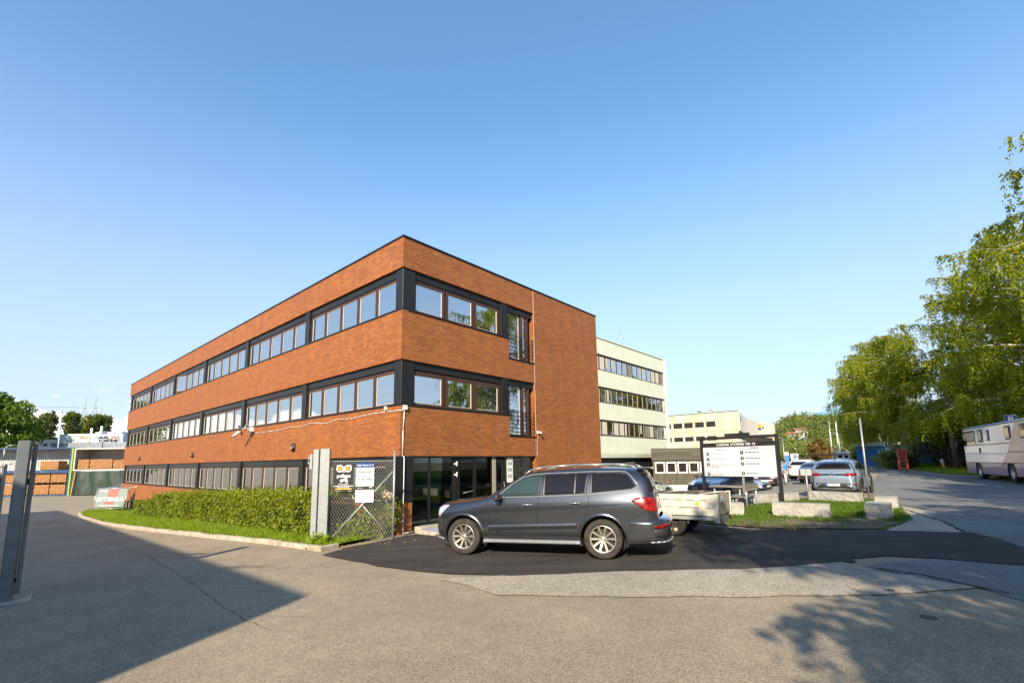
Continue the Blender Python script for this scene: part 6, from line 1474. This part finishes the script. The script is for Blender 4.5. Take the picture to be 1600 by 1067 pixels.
# broadleaf, dark and conifer trees
def blob_meshes(seed,H,Rc,n,ls,mat,nb=26,barkm='bark',low=.3):
    rg_=random.Random(seed); nr=np.random.default_rng(seed); b=MB(); top=Vector((0,0,H*.8)); limb(b,[Vector((0,0,-.2)),Vector((.1,0,H*.3)),Vector((-.1,.1,H*.55)),top],H*.02,H*.004,8); C=[];S=[]
    for k in range(nb):
        a=rg_.uniform(0,2*PI); t=rg_.uniform(low,.95); rr=Rc*math.sin(PI*min(.95,max(.12,(t-low)/(1-low)*.8+.18)))*rg_.uniform(.35,.85); c=Vector((math.cos(a)*rr,math.sin(a)*rr,H*t)); limb(b,[Vector((0,0,H*(t*.55))),c*.55+Vector((0,0,H*t*.38)),c],H*.006,.01,5)
        r_=Rc*rg_.uniform(.22,.38); m_=n//nb; d=nr.normal(size=(m_,3)); d/=np.linalg.norm(d,axis=1,keepdims=True); q=d*(r_*nr.uniform(.55,1.05,size=(m_,1))); q[:,2]*=.72; C.append(q+np.array(c)); S.append(ls*nr.uniform(.7,1.3,m_))
    return b.mesh('trunk',M_[barkm]),leaf_mesh('crown',np.vstack(C),np.concatenate(S),mat,seed)
def tree(ms,loc,rz,sc,lab,name='birch_tree',group=None,cat='tree',lm=None):
    e=empty(name,(loc[0],loc[1],T(loc[0],loc[1])-.05),rz,lab,cat,group); e.scale=(sc[0],sc[0],sc[1]) if isinstance(sc,tuple) else (sc,)*3
    inst('trunk',ms[0],e); inst('crown',ms[1],e); return e
BA=birch_meshes(1,17,5.6,44,.09,M_['birchleaf'],1.35); BB=birch_meshes(2,15,4.8,46,.088,M_['birchleaf'],1.6); BC=birch_meshes(3,19,6.2,50,.095,M_['birchleaf'],1.5); BDm=None
print('LEAVES',[len(q[1].polygons) for q in (BA,BB,BC)])
tg='birches along the right side of the street'
tree(BC,(40.6,39.0),.3,(1.2,.94),'largest birch in view, its crown reaching over the coach',group=tg)
tree(BA,(35.5,30.5),1.2,(1.15,1.02),'tall birch rising behind the coach at the right edge of the picture',group=tg)
tree(BB,(40.5,48.),2.2,(1.05,.95),'birch with drooping branches just left of the wooden utility pole',group=tg)
tree(BA,(46.0,57.5),3.0,(1.05,.98),'birch directly above the blue parking sign by the containers',group=tg)
tree(BB,(48.5,62),.5,(1.15,1.16),'birch between the blue containers and the flag poles',group=tg)
tree(BC,(50.5,66.5),1.5,(.85,.86),'leftmost birch of the street row, nearest the flag poles',group=tg)
tree(BB,(59,79),4.5,(.9,.72),'low birch behind the white van',group=tg)
tree(BA,(28.9,19.6),5.0,(1.05,1.12),'birch whose hanging branch tips show at the upper right edge of the picture',group=tg)
BDm=blob_meshes(13,14.5,5.4,42000,.13,M_['birchleaf'],46,'birchbark',.42)
for i,(x,y,s_,r_) in enumerate(((24.6,4.5,1.0,1.),(19.0,-1.5,(1.1,.95),2.),(14.3,-5.5,(1.1,.9),3.3),(4.0,-8.5,(1.12,.84),4.1),(9.2,-6.2,(1.05,.75),.4),(8.6,-13.0,(1.2,.85),2.4))):
    tree((BA,BB,BC,BDm,BDm,BDm)[i],(x,y),r_,s_,('first','second','third','fourth','fifth','sixth')[i]+' birch of the row beside the camera, seen only as dappled shade on the asphalt',group='birches beside the viewpoint')
def spruce_meshes(seed,H,Rc,mat,ls=.22):
    rg_=random.Random(seed); b=MB(); limb(b,[Vector((0,0,-.2)),Vector((0,0,H*.6)),Vector((0,0,H))],H*.014,.02,7); C=[];S=[]
    z=H*.12
    while z<H*.985:
        r_=Rc*(1-z/H)**.8+.15; nb=9
        for k in range(nb):
            a=rg_.uniform(0,2*PI); L=r_*rg_.uniform(.7,1.1); d=Vector((math.cos(a),math.sin(a),0)); m_=int(L*12)+5
            for q in range(m_): g=(q+.5)/m_; C.append(Vector((0,0,z))+d*L*g+Vector((rg_.gauss(0,.13),rg_.gauss(0,.13),-L*.35*g*g+rg_.gauss(0,.1)))); S.append(ls*rg_.uniform(.7,1.2))
        z+=max(.28,H*.032)
    return b.mesh('trunk',M_['bark']),leaf_mesh('crown',C,S,mat,seed,.6)
DK=blob_meshes(5,10,4.0,14000,.17,M_['darkleaf'],30,low=.08); MP=blob_meshes(6,14,6.0,15000,.24,M_['greenleaf'],34,low=.2); SP=spruce_meshes(7,14,3.2,M_['spruce']); RU=blob_meshes(8,7,4.6,7000,.26,M_['rustleaf'],22,low=.12); MG=blob_meshes(9,10,4.5,7000,.3,M_['hillleaf'],24,low=.1)
tree(DK,(44.5,44.5),0,1.05,'dark dense tree right of the wooden utility pole, behind the coach front','dark_tree'); tree(DK,(44,37.5),2,1.15,'dark dense tree behind the coach roof','dark_tree'); tree(DK,(50.5,53),1,(1.1,.75),'dark dense tree in front of the blue containers, left of the utility pole','dark_tree')
tree(DK,(64,82),1,(1.,.72),'dark dense tree beside the white van','dark_tree'); tree(DK,(41,31),1.5,(1.2,1.35),'dark dense tree filling the right edge above the coach','dark_tree')
tree(SP,(46,47.5),0,(1.1,.7),'dark spruce among the birches near the utility pole','spruce_tree')
tree(RU,(68.6,105),0,(.8,.85),'rust coloured round bush tree behind the far cars','autumn_tree')
tree(MP,(-74,66),0,(1.0,1.08),'bright green maple at the left edge behind the gate post','maple_tree')
for i,(x,y,s_,k) in enumerate(((-115,110,.92,0),(-112.5,113,.95,1),(-111,107,.88,1),(-106.5,108,1.0,0),(-106,112,.95,1),(-101.5,108,.90,0),(-99.5,111,.90,1),(-97,112,.93,0),(-104,118,.95,1),(-71,85,.8,2),(-75,96,.8,0),(-104,100,.62,3))):
    ms=(SP,MG,MG,RU)[k] if k else SP
    tree((SP,MG,blob_meshes(40,13,3.6,9000,.24,M_['greenleaf'],22) if k==2 else MG,RU)[k],(x,y),i,(s_*(1.3 if k==1 else 1),s_*(1.75 if k==1 else 1.2 if k==0 else 1)),['tall dark spruce','rounded green tree','narrow leafy tree close to the far end of the brick building','straw coloured small tree behind the low warehouse wing'][k]+('' if k>1 else ' on the skyline behind the warehouse, number %s from the left'%('one','two','three','four','five','six','seven','eight','nine','ten','eleven')[i]),('spruce_tree','broadleaf_tree','broadleaf_tree','small_tree')[k],group='skyline trees behind the warehouse')
# hedge in front of the left facade
def hedge(y0,y1,h,lab,seed,th=1.15):
    nr=np.random.default_rng(seed); L=y1-y0
    e=empty('hedge',W(0,y0),R(48.7),lab,'hedge')
    xo,xi=-2.0,-2.0+th; n=int(L*h*850+L*th*700); C=[]
    fa=nr.random(n); yy=nr.uniform(0,L,n); 
    top=fa<(th/(th+h*1.6))
    xx=np.where(top,nr.uniform(xo,xi,n),np.where(nr.random(n)<.8,xo+np.abs(nr.normal(0,.10,n)),xi-np.abs(nr.normal(0,.08,n))))
    zz=np.where(top,h-np.abs(nr.normal(0,.07,n)),h*nr.random(n)**.85)
    for i in range(n):
        p=Vector((xx[i]*.9,yy[i]*.9+seed,zz[i]*.9)); q=noise.noise_vector(p*1.3)*.17+noise.noise_vector(p*3.1)*.06
        gap=noise.noise(Vector((yy[i]*1.1+seed*3,zz[i]*1.2,2)))
        inset=max(0,gap-.25)*.8
        w0=W(0,y0); gy=W(xx[i],y0+yy[i]); C.append((xx[i]+q.x*(1 if xx[i]<-1.4 else .4)+inset*(1 if not top[i] else 0),yy[i]+q.y,zz[i]+q.z*.9+T(gy.x,gy.y)+.08))
    # shoots sticking up
    for _ in range(int(L*9)):
        y=nr.uniform(0,L); x=nr.uniform(xo,xi); k=nr.integers(3,9); gy=W(x,y0+y)
        for j in range(k): C.append((x+nr.normal(0,.03),y+nr.normal(0,.03),h-.03+j*.035+T(gy.x,gy.y)+.08))
    link_=inst('foliage',leaf_mesh('foliage',C,nr.uniform(.030,.058,len(C)),M_['hedgeleaf'],seed),e)
    b=MB(); rs=random.Random(seed)
    for i in range(int(L*7)):
        y=rs.uniform(.1,L-.1); x=rs.uniform(xo+.25,xi-.2); gy=W(x,y0+y); z=T(gy.x,gy.y)
        p=Vector((x,y,z-.05)); d=Vector((rs.uniform(-.35,.35),rs.uniform(-.35,.35),1))
        limb(b,[p,p+d*h*.4,p+d*h*.75+Vector((rs.uniform(-.1,.1),rs.uniform(-.1,.1),0)),p+d*h*.98],.016,.004,4)
    b.build('branches',M_['bark'],e)
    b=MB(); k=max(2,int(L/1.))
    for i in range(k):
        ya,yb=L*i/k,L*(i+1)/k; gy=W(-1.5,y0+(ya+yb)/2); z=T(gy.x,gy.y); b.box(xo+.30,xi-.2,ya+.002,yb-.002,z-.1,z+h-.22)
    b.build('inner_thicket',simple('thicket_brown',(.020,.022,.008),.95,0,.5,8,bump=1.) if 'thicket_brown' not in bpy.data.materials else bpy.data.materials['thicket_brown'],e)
hedge(.7,19.4,1.20,'long clipped green hedge in front of the left brick facade',1); hedge(19.5,23.4,.85,'lower clipped hedge at the far left end of the long hedge',2)
def bush(loc,r,h,n,ls,mat,lab,name='shrub',seed=1):
    nr=np.random.default_rng(seed); e=empty(name,(loc[0],loc[1],T(loc[0],loc[1])),0,lab,'shrub'); C=[]
    for k in range(int(12+r*8)):
        c=np.array((nr.uniform(-r*.7,r*.7),nr.uniform(-r*.7,r*.7),nr.uniform(.1,h*.85))); q=nr.normal(size=(n//20,3))*r*.28; C.append(q+c)
    C=np.vstack(C); C[:,2]=np.abs(C[:,2]); inst('foliage',leaf_mesh('foliage',C,nr.uniform(ls*.7,ls*1.3,len(C)),mat,seed),e)
    b=MB(); rs=random.Random(seed)
    for i in range(9): limb(b,[Vector((0,0,-.05)),Vector((rs.uniform(-r,r)*.4,rs.uniform(-r,r)*.4,h*.45)),Vector((rs.uniform(-r,r)*.8,rs.uniform(-r,r)*.8,h*.9))],.02,.005,4)
    b.build('stems',M_['bark'],e); return e
bush((-3.75,13.75),.45,1.05,1500,.05,M_['hedgeleaf'],'leafy green shrub behind the chainlink fence beside the brick pillar',seed=3)
bush((-4.5,13.6),.5,.75,1300,.05,M_['hedgeleaf'],'low ragged shrub behind the lower left of the chainlink fence',seed=4)
bush((-3.62,13.62),.16,.25,400,.045,simple('dried_flower_heads',(.55,.42,.26),.9,0,.3,30),'dried pale flower heads on top of the shrub at the fence end post','dried_flowers',seed=5).location.z+=1.05
bush((-5.05,12.55),.28,.22,700,.055,M_['blade'],'broad leaved weeds at the foot of the gate post','weeds',seed=6)
for i,(x,y,r,h,lab) in enumerate(((38.6,47.2,1.2,1.5,'wild bush just right of the red pallet stacker'),(40.5,50.5,1.4,1.6,'wild bush behind the pallet stacker'),(43,46,1.2,1.9,'yellow green bush right of the utility pole base'),(52,66,1.8,2.0,'bush at the foot of the birches by the parking sign'),(62,85,2.,2.2,'bush beside the white van'))): bush((x,y),r,h,2600,.12,M_['birchleaf'] if i%2 else M_['darkleaf'],lab,seed=20+i)
# grass blades
def blades(name,poly,n,h,lab,seed,mask=None,zoff=.09,mat='blade',wd=.012):
    nr=np.random.default_rng(seed); xs=[p[0] for p in poly]; ys=[p[1] for p in poly]; _,_,ins=tri2d(poly,3.); P=[]
    tr=0
    while len(P)<n and tr<n*12:
        tr+=1; x=nr.uniform(min(xs),max(xs)); y=nr.uniform(min(ys),max(ys))
        if not ins(x,y): continue
        if mask and not mask(x,y,nr.random()): continue
        P.append((x,y,T(x,y)+zoff))
    P=np.array(P); m_=len(P); hh=h*nr.uniform(.5,1.3,(m_,1)); d=nr.normal(size=(m_,3))*.35; d[:,2]=1; s=nr.normal(size=(m_,3)); s[:,2]=0; s/=np.linalg.norm(s,axis=1,keepdims=True)
    V=np.empty((m_,3,3)); V[:,0]=P-s*wd; V[:,1]=P+s*wd; V[:,2]=P+d*hh
    me=bpy.data.meshes.new(name); me.vertices.add(m_*3); me.vertices.foreach_set('co',V.reshape(-1)); me.loops.add(m_*3); me.loops.foreach_set('vertex_index',np.arange(m_*3,dtype=np.int32)); me.polygons.add(m_); me.polygons.foreach_set('loop_start',np.arange(0,m_*3,3,dtype=np.int32)); me.polygons.foreach_set('loop_total',np.full(m_,3,dtype=np.int32)); me.update(); me.validate(); me.materials.append(M_[mat])
    return tag(link(bpy.data.objects.new(name,me)),lab,'grass',kind='stuff')
def vmask(x,y,r):   # keep off the far inner part hidden by the hedge, thin with distance
    p=Vector((x,y,0))-C0; lx=p.dot(AX); return lx<-1.2 and r<min(1,16/max(8,y))
blades('verge_grass',VERGE,60000,.10,'bright green grass on the kerbed verge in front of the hedge',1,vmask)
def imask(x,y,r):
    v=noise.noise(Vector((x*.9,y*.9,3))); f=(y-(12.9+.0*x)); edge=min(1,max(0,(y-13.6-(x-7)*-.1)/1.8)); return r<edge*.8+.03+v*.7
blades('island_grass',ISL,26000,.085,'short green grass on the island between the granite blocks',2,imask,.03,'islandblade')
RS_=[(29.5,28.5),(31.4,31.3),(33.,36.5),(38.7,46.4),(45,56.5),(50,64),(56,62),(46,46),(40,36),(35,28)]
blades('roadside_tufts',RS_,16000,.22,'rough grass along the fence on the right side of the street',3,None,.01,'blade',.03)
# fallen leaves on the kerb side
nr=np.random.default_rng(9); C=[]
for i in range(90):
    t=nr.random(); a=Vector((-4.6,11.7,0)).lerp(Vector((-2.2,13.2,0)),t); x=a.x+nr.normal(0,.3)-.25; y=a.y+nr.normal(0,.3)+.2; C.append((x,y,T(x,y)+.035))
for i in range(240): x=nr.uniform(5.5,11); y=12.8+nr.normal(0,.35)+(.0); C.append((x,y,T(x,y)+.05))
tag(link(bpy.data.objects.new('fallen_leaves',leaf_mesh('fallen_leaves',C,nr.uniform(.012,.03,len(C)),simple('dead_leaf',(.30,.16,.04),.8,0,.4,30),3,.85))),'scattered dry fallen leaves along the fence foot and island edge','leaves',kind='stuff')
# ------------------------------------------------ blue containers and fence on the right
for i,(x,y,L,lab) in enumerate(((46.2,63.5,6.2,'bright blue container left of the pallet stacker, behind the fence'),(51.0,59.6,5.8,'bright blue container behind the fence, right of the pallet stacker'))):
    e=empty('blue_container',(x,y,T(x,y)),R(-38),lab,'container'); bl=simple('bright_blue_steel',(.02,.17,.48),.5,0,.2,1.5) if i==0 else bpy.data.materials['bright_blue_steel']
    MB().box(0,L,0,2.6,0,2.75).build('wall',bl,e); b=MB()
    for k in range(int(L/.3)): b.box(k*.3+.05,k*.3+.17,-.03,0,.15,2.6)
    b.build('corrugation',bl,e); MB().box(-.1,L+.1,-.1,2.7,2.75,3.25).build('roof_sheet',WW,e)
fpts=[(31.2,28.5),(34.5,34),(38.2,40.6),(41.8,46.8),(46.5,54.2),(51.5,61.6),(57.5,71)]
FE=empty('mesh_fence',(0,0,0),0,'rusty dark mesh fence along the right side of the street','fence'); fm=simple('rusty_fence_steel',(.07,.045,.03),.7,.2,.3); b=MB(); k=0
pp=resample(fpts,2.4)
for a,c in zip(pp,pp[1:]):
    za,zc=T(a.x,a.y),T(c.x,c.y); MB().tube((a.x,a.y,za),(a.x,a.y,za+1.95),.04,.04,6).build('post',fm,FE)
    for h in (.1,1.0,1.85): b.tube((a.x,a.y,za+h),(c.x,c.y,zc+h),.015,.015,4,False)
    n=12
    for i in range(n): q=a.lerp(c,i/n); zq=T(q.x,q.y); b.tube((q.x,q.y,zq+.1),(q.x,q.y,zq+1.85),.008,.008,3,False)
b.build('wire_mesh',fm,FE)
# brown house behind the coach
hb=empty('brown_house',(49,35,T(49,35)),R(-50),'brown timber building half hidden by trees above the coach','building')
MB().box(-7,7,0,8,0,8).build('wall',simple('brown_boards',(.10,.05,.035),.8,0,.3,2),hb); b=MB(); b.prism([(-7.6,-1),(-7.6,9),(7.6,9),(7.6,-1)],8,8.3); b.build('roof',M_['black'],hb)
for x in (-5,-2.5,0,2.5,5):
    f_=MB().box(x-.8,x+.8,-.06,.02,4.6,6.6).build('window',M_['frame'],hb); MB().box(x-.7,x+.7,-.09,-.065,4.7,6.5).build('pane',M_['carglass'],f_)
# ------------------------------------------------ wooded hill with houses
hv_=[];hf_=[];HX=[160+i*14 for i in range(46)];HY=[300+i*16 for i in range(34)]
def HZ(x,y):
    t=ss((y-300)/230); base=46*t; ridge=1-.30*ss((x/y-.72)/.35)-.38*ss((.60-x/y)/.07); return 1.8+base*ridge*(.9+.18*noise.noise(Vector((x*.012,y*.012,0))))*ss((700-0*y)/400)*(1-.0*y)
for y in HY:
    for x in HX: hv_.append((x,y,HZ(x,y)-.2 if y>300 else 0))
nn_=len(HX)
for j in range(len(HY)-1):
    for i in range(nn_-1): hf_.append((j*nn_+i,j*nn_+i+1,(j+1)*nn_+i+1,(j+1)*nn_+i))
me=bpy.data.meshes.new('hill'); me.from_pydata(hv_,[],hf_); me.materials.append(simple('hill_undergrowth',(.045,.06,.018),.95,0,.4,.05)); 
for p in me.polygons: p.use_smooth=True
tag(link(bpy.data.objects.new('hill',me)),kind='structure')
nr=np.random.default_rng(12); C=[];S=[];cnt=0
while cnt<1500:
    y=nr.uniform(180,640); r_=nr.uniform(.52,1.05); x=y*r_
    if x<120: continue
    z=HZ(x,y) if y>300 and x>160 else T(110,0)+(1.8 if False else 0)
    if y>560 and nr.random()<.6: continue
    cnt+=1; R0=nr.uniform(3.2,5.6) if y>300 else nr.uniform(2.6,4.); m_=90 if y<420 else 55; d=nr.normal(size=(m_,3)); d/=np.linalg.norm(d,axis=1,keepdims=True); d*=R0*nr.uniform(.6,1.08,(m_,1)); cone=nr.random()<.12
    if cone: d[:,2]=np.abs(d[:,2])*1.9; d[:,:2]*=(.7*(1-d[:,2:3]/(R0*2.1)))
    else: d[:,2]*=.95
    C.append(d+np.array((x,y,z+R0*(.8 if not cone else .2)))); S.append(nr.uniform(.55,1.15,m_)*(.75 if y<300 else 1.))
tag(link(bpy.data.objects.new('far_wood',leaf_mesh('far_wood',np.vstack(C),np.concatenate(S),M_['hillleaf'],5))),'wooded hillside far beyond the car park, mixed green trees','wood',kind='stuff')
def house(loc,rz,w_,d_,h_,wall,roof,lab,gable=True,dz=0):
    z=HZ(loc[0],loc[1])+dz; e=empty('hillside_house',(loc[0],loc[1],z),rz,lab,'house','houses on the wooded hill'); MB().box(-w_/2,w_/2,-d_/2,d_/2,0,h_).build('wall',wall,e)
    b=MB()
    if gable:
        for s in (-1,1): pass
        vs_=[b.bm.verts.new(p) for p in ((-w_/2-.5,-d_/2-.6,h_),(w_/2+.5,-d_/2-.6,h_),(w_/2+.5,d_/2+.6,h_),(-w_/2-.5,d_/2+.6,h_),(-w_/2-.5,0,h_+d_*.35),(w_/2+.5,0,h_+d_*.35))]
        for f in ((0,1,5,4),(2,3,4,5),(0,4,3),(1,2,5),(0,3,2,1)): b.bm.faces.new([vs_[i] for i in f])
    else: b.box(-w_/2-.3,w_/2+.3,-d_/2-.3,d_/2+.3,h_,h_+.5)
    b.build('roof',roof,e)
    for i in range(3):
        x=-w_/2+w_*(i+.5)/3; MB().box(x-.8,x+.8,-d_/2-.08,-d_/2+.02,h_*.45,h_*.75).build('window',M_['black'],e)
rt=simple('red_tiles',(.36,.14,.08),.8,0,.15); gr=simple('grey_tiles',(.16,.15,.15),.8)
Y0=400
house((.597*Y0,Y0),R(20),11,7,4.8,WW,rt,'white house with an orange tile roof on the hill, left of the pair'); house((.622*Y0,Y0+6),R(-15),9,7,6,WW,simple('plum_tiles',(.22,.10,.09),.8),'tall white house with a dark red roof on the hill, right of the pair')
house((.600*Y0,Y0-14),R(0),6,5,3,simple('cream_boards',(.6,.52,.4),.8),gr,'low cream house below the pair of white houses on the hill')
house((.515*500,500),R(10),26,10,11,simple('ochre_block',(.55,.38,.2),.8),gr,'ochre flat roofed apartment block at the left crest of the hill',False,-4); house((.596*510,510),R(5),16,10,12,WW,gr,'white flat roofed block on the crest of the hill',False,-13); house((.618*515,515),R(5),12,9,15,simple('brown_block',(.28,.14,.10),.8),rt,'brown roofed house on the crest of the hill',True,-13)
house((.52*420,420),R(10),9,7,4,WW,gr,'small white house low on the left of the hill')
for (r_,z_,lab) in ((.668,52,'left of two pale blue towers beyond the flag poles'),(.690,56,'right of two pale blue towers beyond the flag poles')):
    e=empty('distant_tower',(r_*620,620,0),R(20),lab,'tower','pale blue distant towers'); MB().box(-7,7,-6,6,0,z_+10).build('wall',simple('pale_blue_glass',(.22,.42,.52),.25,.1,.1,.1) if 'pale_blue_glass' not in bpy.data.materials else bpy.data.materials['pale_blue_glass'],e); b=MB()
    for k in range(12): b.box(-7.1,7.1,-6.1,-6,6+k*4.6,7+k*4.6)
    b.build('floor_band',M_['corr'],e)
# hill behind the warehouse (low ridge)
b=[];f=[]
for j,y in enumerate((330,380,450,520)):
    for i in range(24): x=-560+i*20; b.append((x,y,-2+(12 if j else 0)*(1+.3*noise.noise(Vector((x*.01,y*.01,0))))+(7 if j>1 else 0)))
for j in range(3):
    for i in range(23): f.append((j*24+i,j*24+i+1,(j+1)*24+i+1,(j+1)*24+i))
me=bpy.data.meshes.new('ridge'); me.from_pydata(b,[],f); me.materials.append(bpy.data.materials['hill_undergrowth']); tag(link(bpy.data.objects.new('ridge',me)),kind='structure')
# ------------------------------------------------ flat roofed building behind the viewpoint (casts the long shadow)
Ls=8.0/math.tan(SUN_EL); sh_=Vector((-sd.x,-sd.y,0)).normalized()*Ls*(8.07/8.0)
K=Vector((-3.30,7.90,0))-sh_
b=MB(); b.box(0,46,-14,0,-1.5,8.0)
nb_=empty('neighbouring_building',(K.x,K.y,0),math.atan2(.643,-.766),'flat roofed building behind the viewpoint, known only by its long straight shadow across the drive','building')
bmesh.ops.scale(b.bm,vec=(1,-1,1),verts=b.bm.verts); b.build('wall',simple('brown_render',(.13,.11,.085),.85,0,.08,.6),nb_)
b=MB()
for i in range(14):
    for z in (1.0,4.4): b.box(1.2+i*3.2,3.4+i*3.2,-.06,.0,z,z+1.6)
b.build('window',M_['carglass'],nb_); b=MB(); b.bar((3.2,.5,8.0),(3.2,.5,8.48),.05,.05); b.bar((2.7,.2,8.42),(3.6,.9,8.46),.04,.04); b.build('roof_bracket',M_['galv'],nb_)
# ------------------------------------------------ people
def skinned(name,joints,edges,mat,parent,sub=2):
    """joints: list of (pos,(rx,ry)); grown with Skin + Subdivision into one continuous surface"""
    me=bpy.data.meshes.new('sk'); me.from_pydata([j[0] for j in joints],edges,[]); o=link(bpy.data.objects.new('sk',me))
    sk=o.modifiers.new('s','SKIN'); sk.use_smooth_shade=True; o.modifiers.new('u','SUBSURF').levels=sub; o.modifiers['u'].render_levels=sub
    for i,j in enumerate(joints): me.skin_vertices[0].data[i].radius=j[1] if isinstance(j[1],tuple) else (j[1],j[1])
    me.skin_vertices[0].data[0].use_root=True
    bpy.context.view_layer.update(); m2=bpy.data.meshes.new_from_object(o.evaluated_get(bpy.context.evaluated_depsgraph_get())); bpy.data.objects.remove(o)
    m2.name=name; m2.materials.clear(); m2.materials.append(mat)
    for p in m2.polygons: p.use_smooth=True
    return link(bpy.data.objects.new(name,m2),parent)
skin_m=simple('skin',(.42,.24,.16),.55,0,.08,20)
def person(loc,rz,lab,shirt,trousers,bend=0.,shorts=True,hair=(.05,.03,.02)):
    e=empty('person',(loc[0],loc[1],T(*loc)),rz,lab,'person')
    def B(p):   # bend the upper body forward about the hip
        x,y,z=p
        if z<.95: return p
        a=bend; zz=z-.95; return (x,y*math.cos(a)-zz*math.sin(a)*1.0,.95+zz*math.cos(a)+y*math.sin(a))
    H_=(0,0,.95); hip=[(s*.10,0,.92) for s in (1,-1)]
    J=[(H_,(.13,.10)),(B((0,0,1.15)),(.12,.09)),(B((0,0,1.38)),(.15,.10)),(B((0,0,1.50)),.055),(B((0,-.02,1.57)),.06),(B((0,-.02,1.66)),(.078,.095)),(B((0,-.01,1.74)),(.06,.07))]
    E=[(0,1),(1,2),(2,3),(3,4),(4,5),(5,6)]
    arms={}
    for s in (1,-1):
        k=len(J); reach=-.28 if s>0 else -.05
        J+= [(B((s*.19,0,1.42)),.055),(B((s*.25,reach*.3,1.16)),.043),(B((s*.26,reach*1.3,.98)),.033),(B((s*.26,reach*1.5,.90)),(.03,.018))]; E+=[(2,k),(k,k+1),(k+1,k+2),(k+2,k+3)]
        hx,hy,hz=J[-1][0]
        for q in range(4): i=len(J); J+=[((hx,hy+(q-1.5)*.018,hz-.055),.009),((hx-.008*s,hy+(q-1.5)*.02,hz-.088+.008*abs(q-1.5)),.007)]; E+=[(k+3,i),(i,i+1)]
        i=len(J); J+=[((hx-.02*s,hy-.045,hz-.03),.009),((hx-.025*s,hy-.06,hz-.055),.007)]; E+=[(k+3,i),(i,i+1)]
        k=len(J); st=.10*s
        J+=[((s*.10,0,.86),.082),((s*.12,-.02+st*.3,.48),.056),((s*.13,.04+st,.09),.038),((s*.13,-.0+st,.04),(.042,.03)),((s*.14,-.12+st,.03),(.04,.022))]; E+=[(0,k),(k,k+1),(k+1,k+2),(k+2,k+3),(k+3,k+4)]
    skinned('body',J,E,skin_m,e)
    # shirt
    S=[(B((0,0,.93)),(.155,.125)),(B((0,0,1.15)),(.145,.115)),(B((0,0,1.38)),(.17,.12)),(B((0,0,1.47)),(.08,.075))]; ES=[(0,1),(1,2),(2,3)]
    for s in (1,-1):
        k=len(S); reach=-.28 if s>0 else -.05; S+=[(B((s*.19,0,1.42)),.072),(B((s*.24,reach*.25,1.20)),.065)]; ES+=[(2,k),(k,k+1)]
    skinned('shirt',S,ES,shirt,e)
    Tt=[((0,0,.93),(.15,.12))]; ET=[]
    for s in (1,-1):
        k=len(Tt); st=.10*s; Tt+=[((s*.10,0,.85),.10),((s*.12,-.02+st*.3,.50),.085)]; ET+=[(0,k),(k,k+1)]
        if not shorts: Tt+=[((s*.13,.04+st,.10),.062)]; ET+=[(k+1,k+2)]
    skinned('shorts' if shorts else 'trousers',Tt,ET,trousers,e)
    hd_=B((0,.01,1.70)); b=MB(); bmesh.ops.create_uvsphere(b.bm,u_segments=14,v_segments=10,radius=.108); bmesh.ops.scale(b.bm,vec=(.86,1.02,1.0),verts=b.bm.verts); bmesh.ops.translate(b.bm,verts=b.bm.verts,vec=(hd_[0],hd_[1]+.02,hd_[2]+.025)); b.build('hair',simple('dark_hair',hair,.8) if 'dark_hair' not in bpy.data.materials else bpy.data.materials['dark_hair'],e,smooth=60)
    for s in (1,-1):
        f=B((s*.034,-.105,1.68)); b=MB(); bmesh.ops.create_uvsphere(b.bm,u_segments=8,v_segments=6,radius=.013); bmesh.ops.translate(b.bm,verts=b.bm.verts,vec=f); b.build('eye',M_['black'],e)
        b=MB(); b.box(s*.135-.045,s*.135+.045,-.17+.10*s,.09+.10*s,0,.06); b.build('shoe',M_['white'] if shorts else M_['black'],e,.015)
    f=B((0,-.115,1.65)); b=MB(); b.tube((f[0],f[1]+.01,f[2]+.02),(f[0],f[1]-.012,f[2]-.01),.008,.014,8); b.build('nose',skin_m,e)
    return e
bs=simple('bright_blue_cloth',(.03,.28,.62),.8,0,.1,10); wl=simple('pale_trousers',(.55,.50,.50),.8,0,.1,10); tn=simple('tan_trousers',(.36,.17,.07),.8,0,.15,10)
person((20.85,36.4),R(35),'person in bright blue shirt and pale trousers standing beside the white car',bs,wl,.12,False)
person((19.95,35.6),R(200),'person bending forward in tan trousers and blue top behind the board post',bs,tn,.75,False)
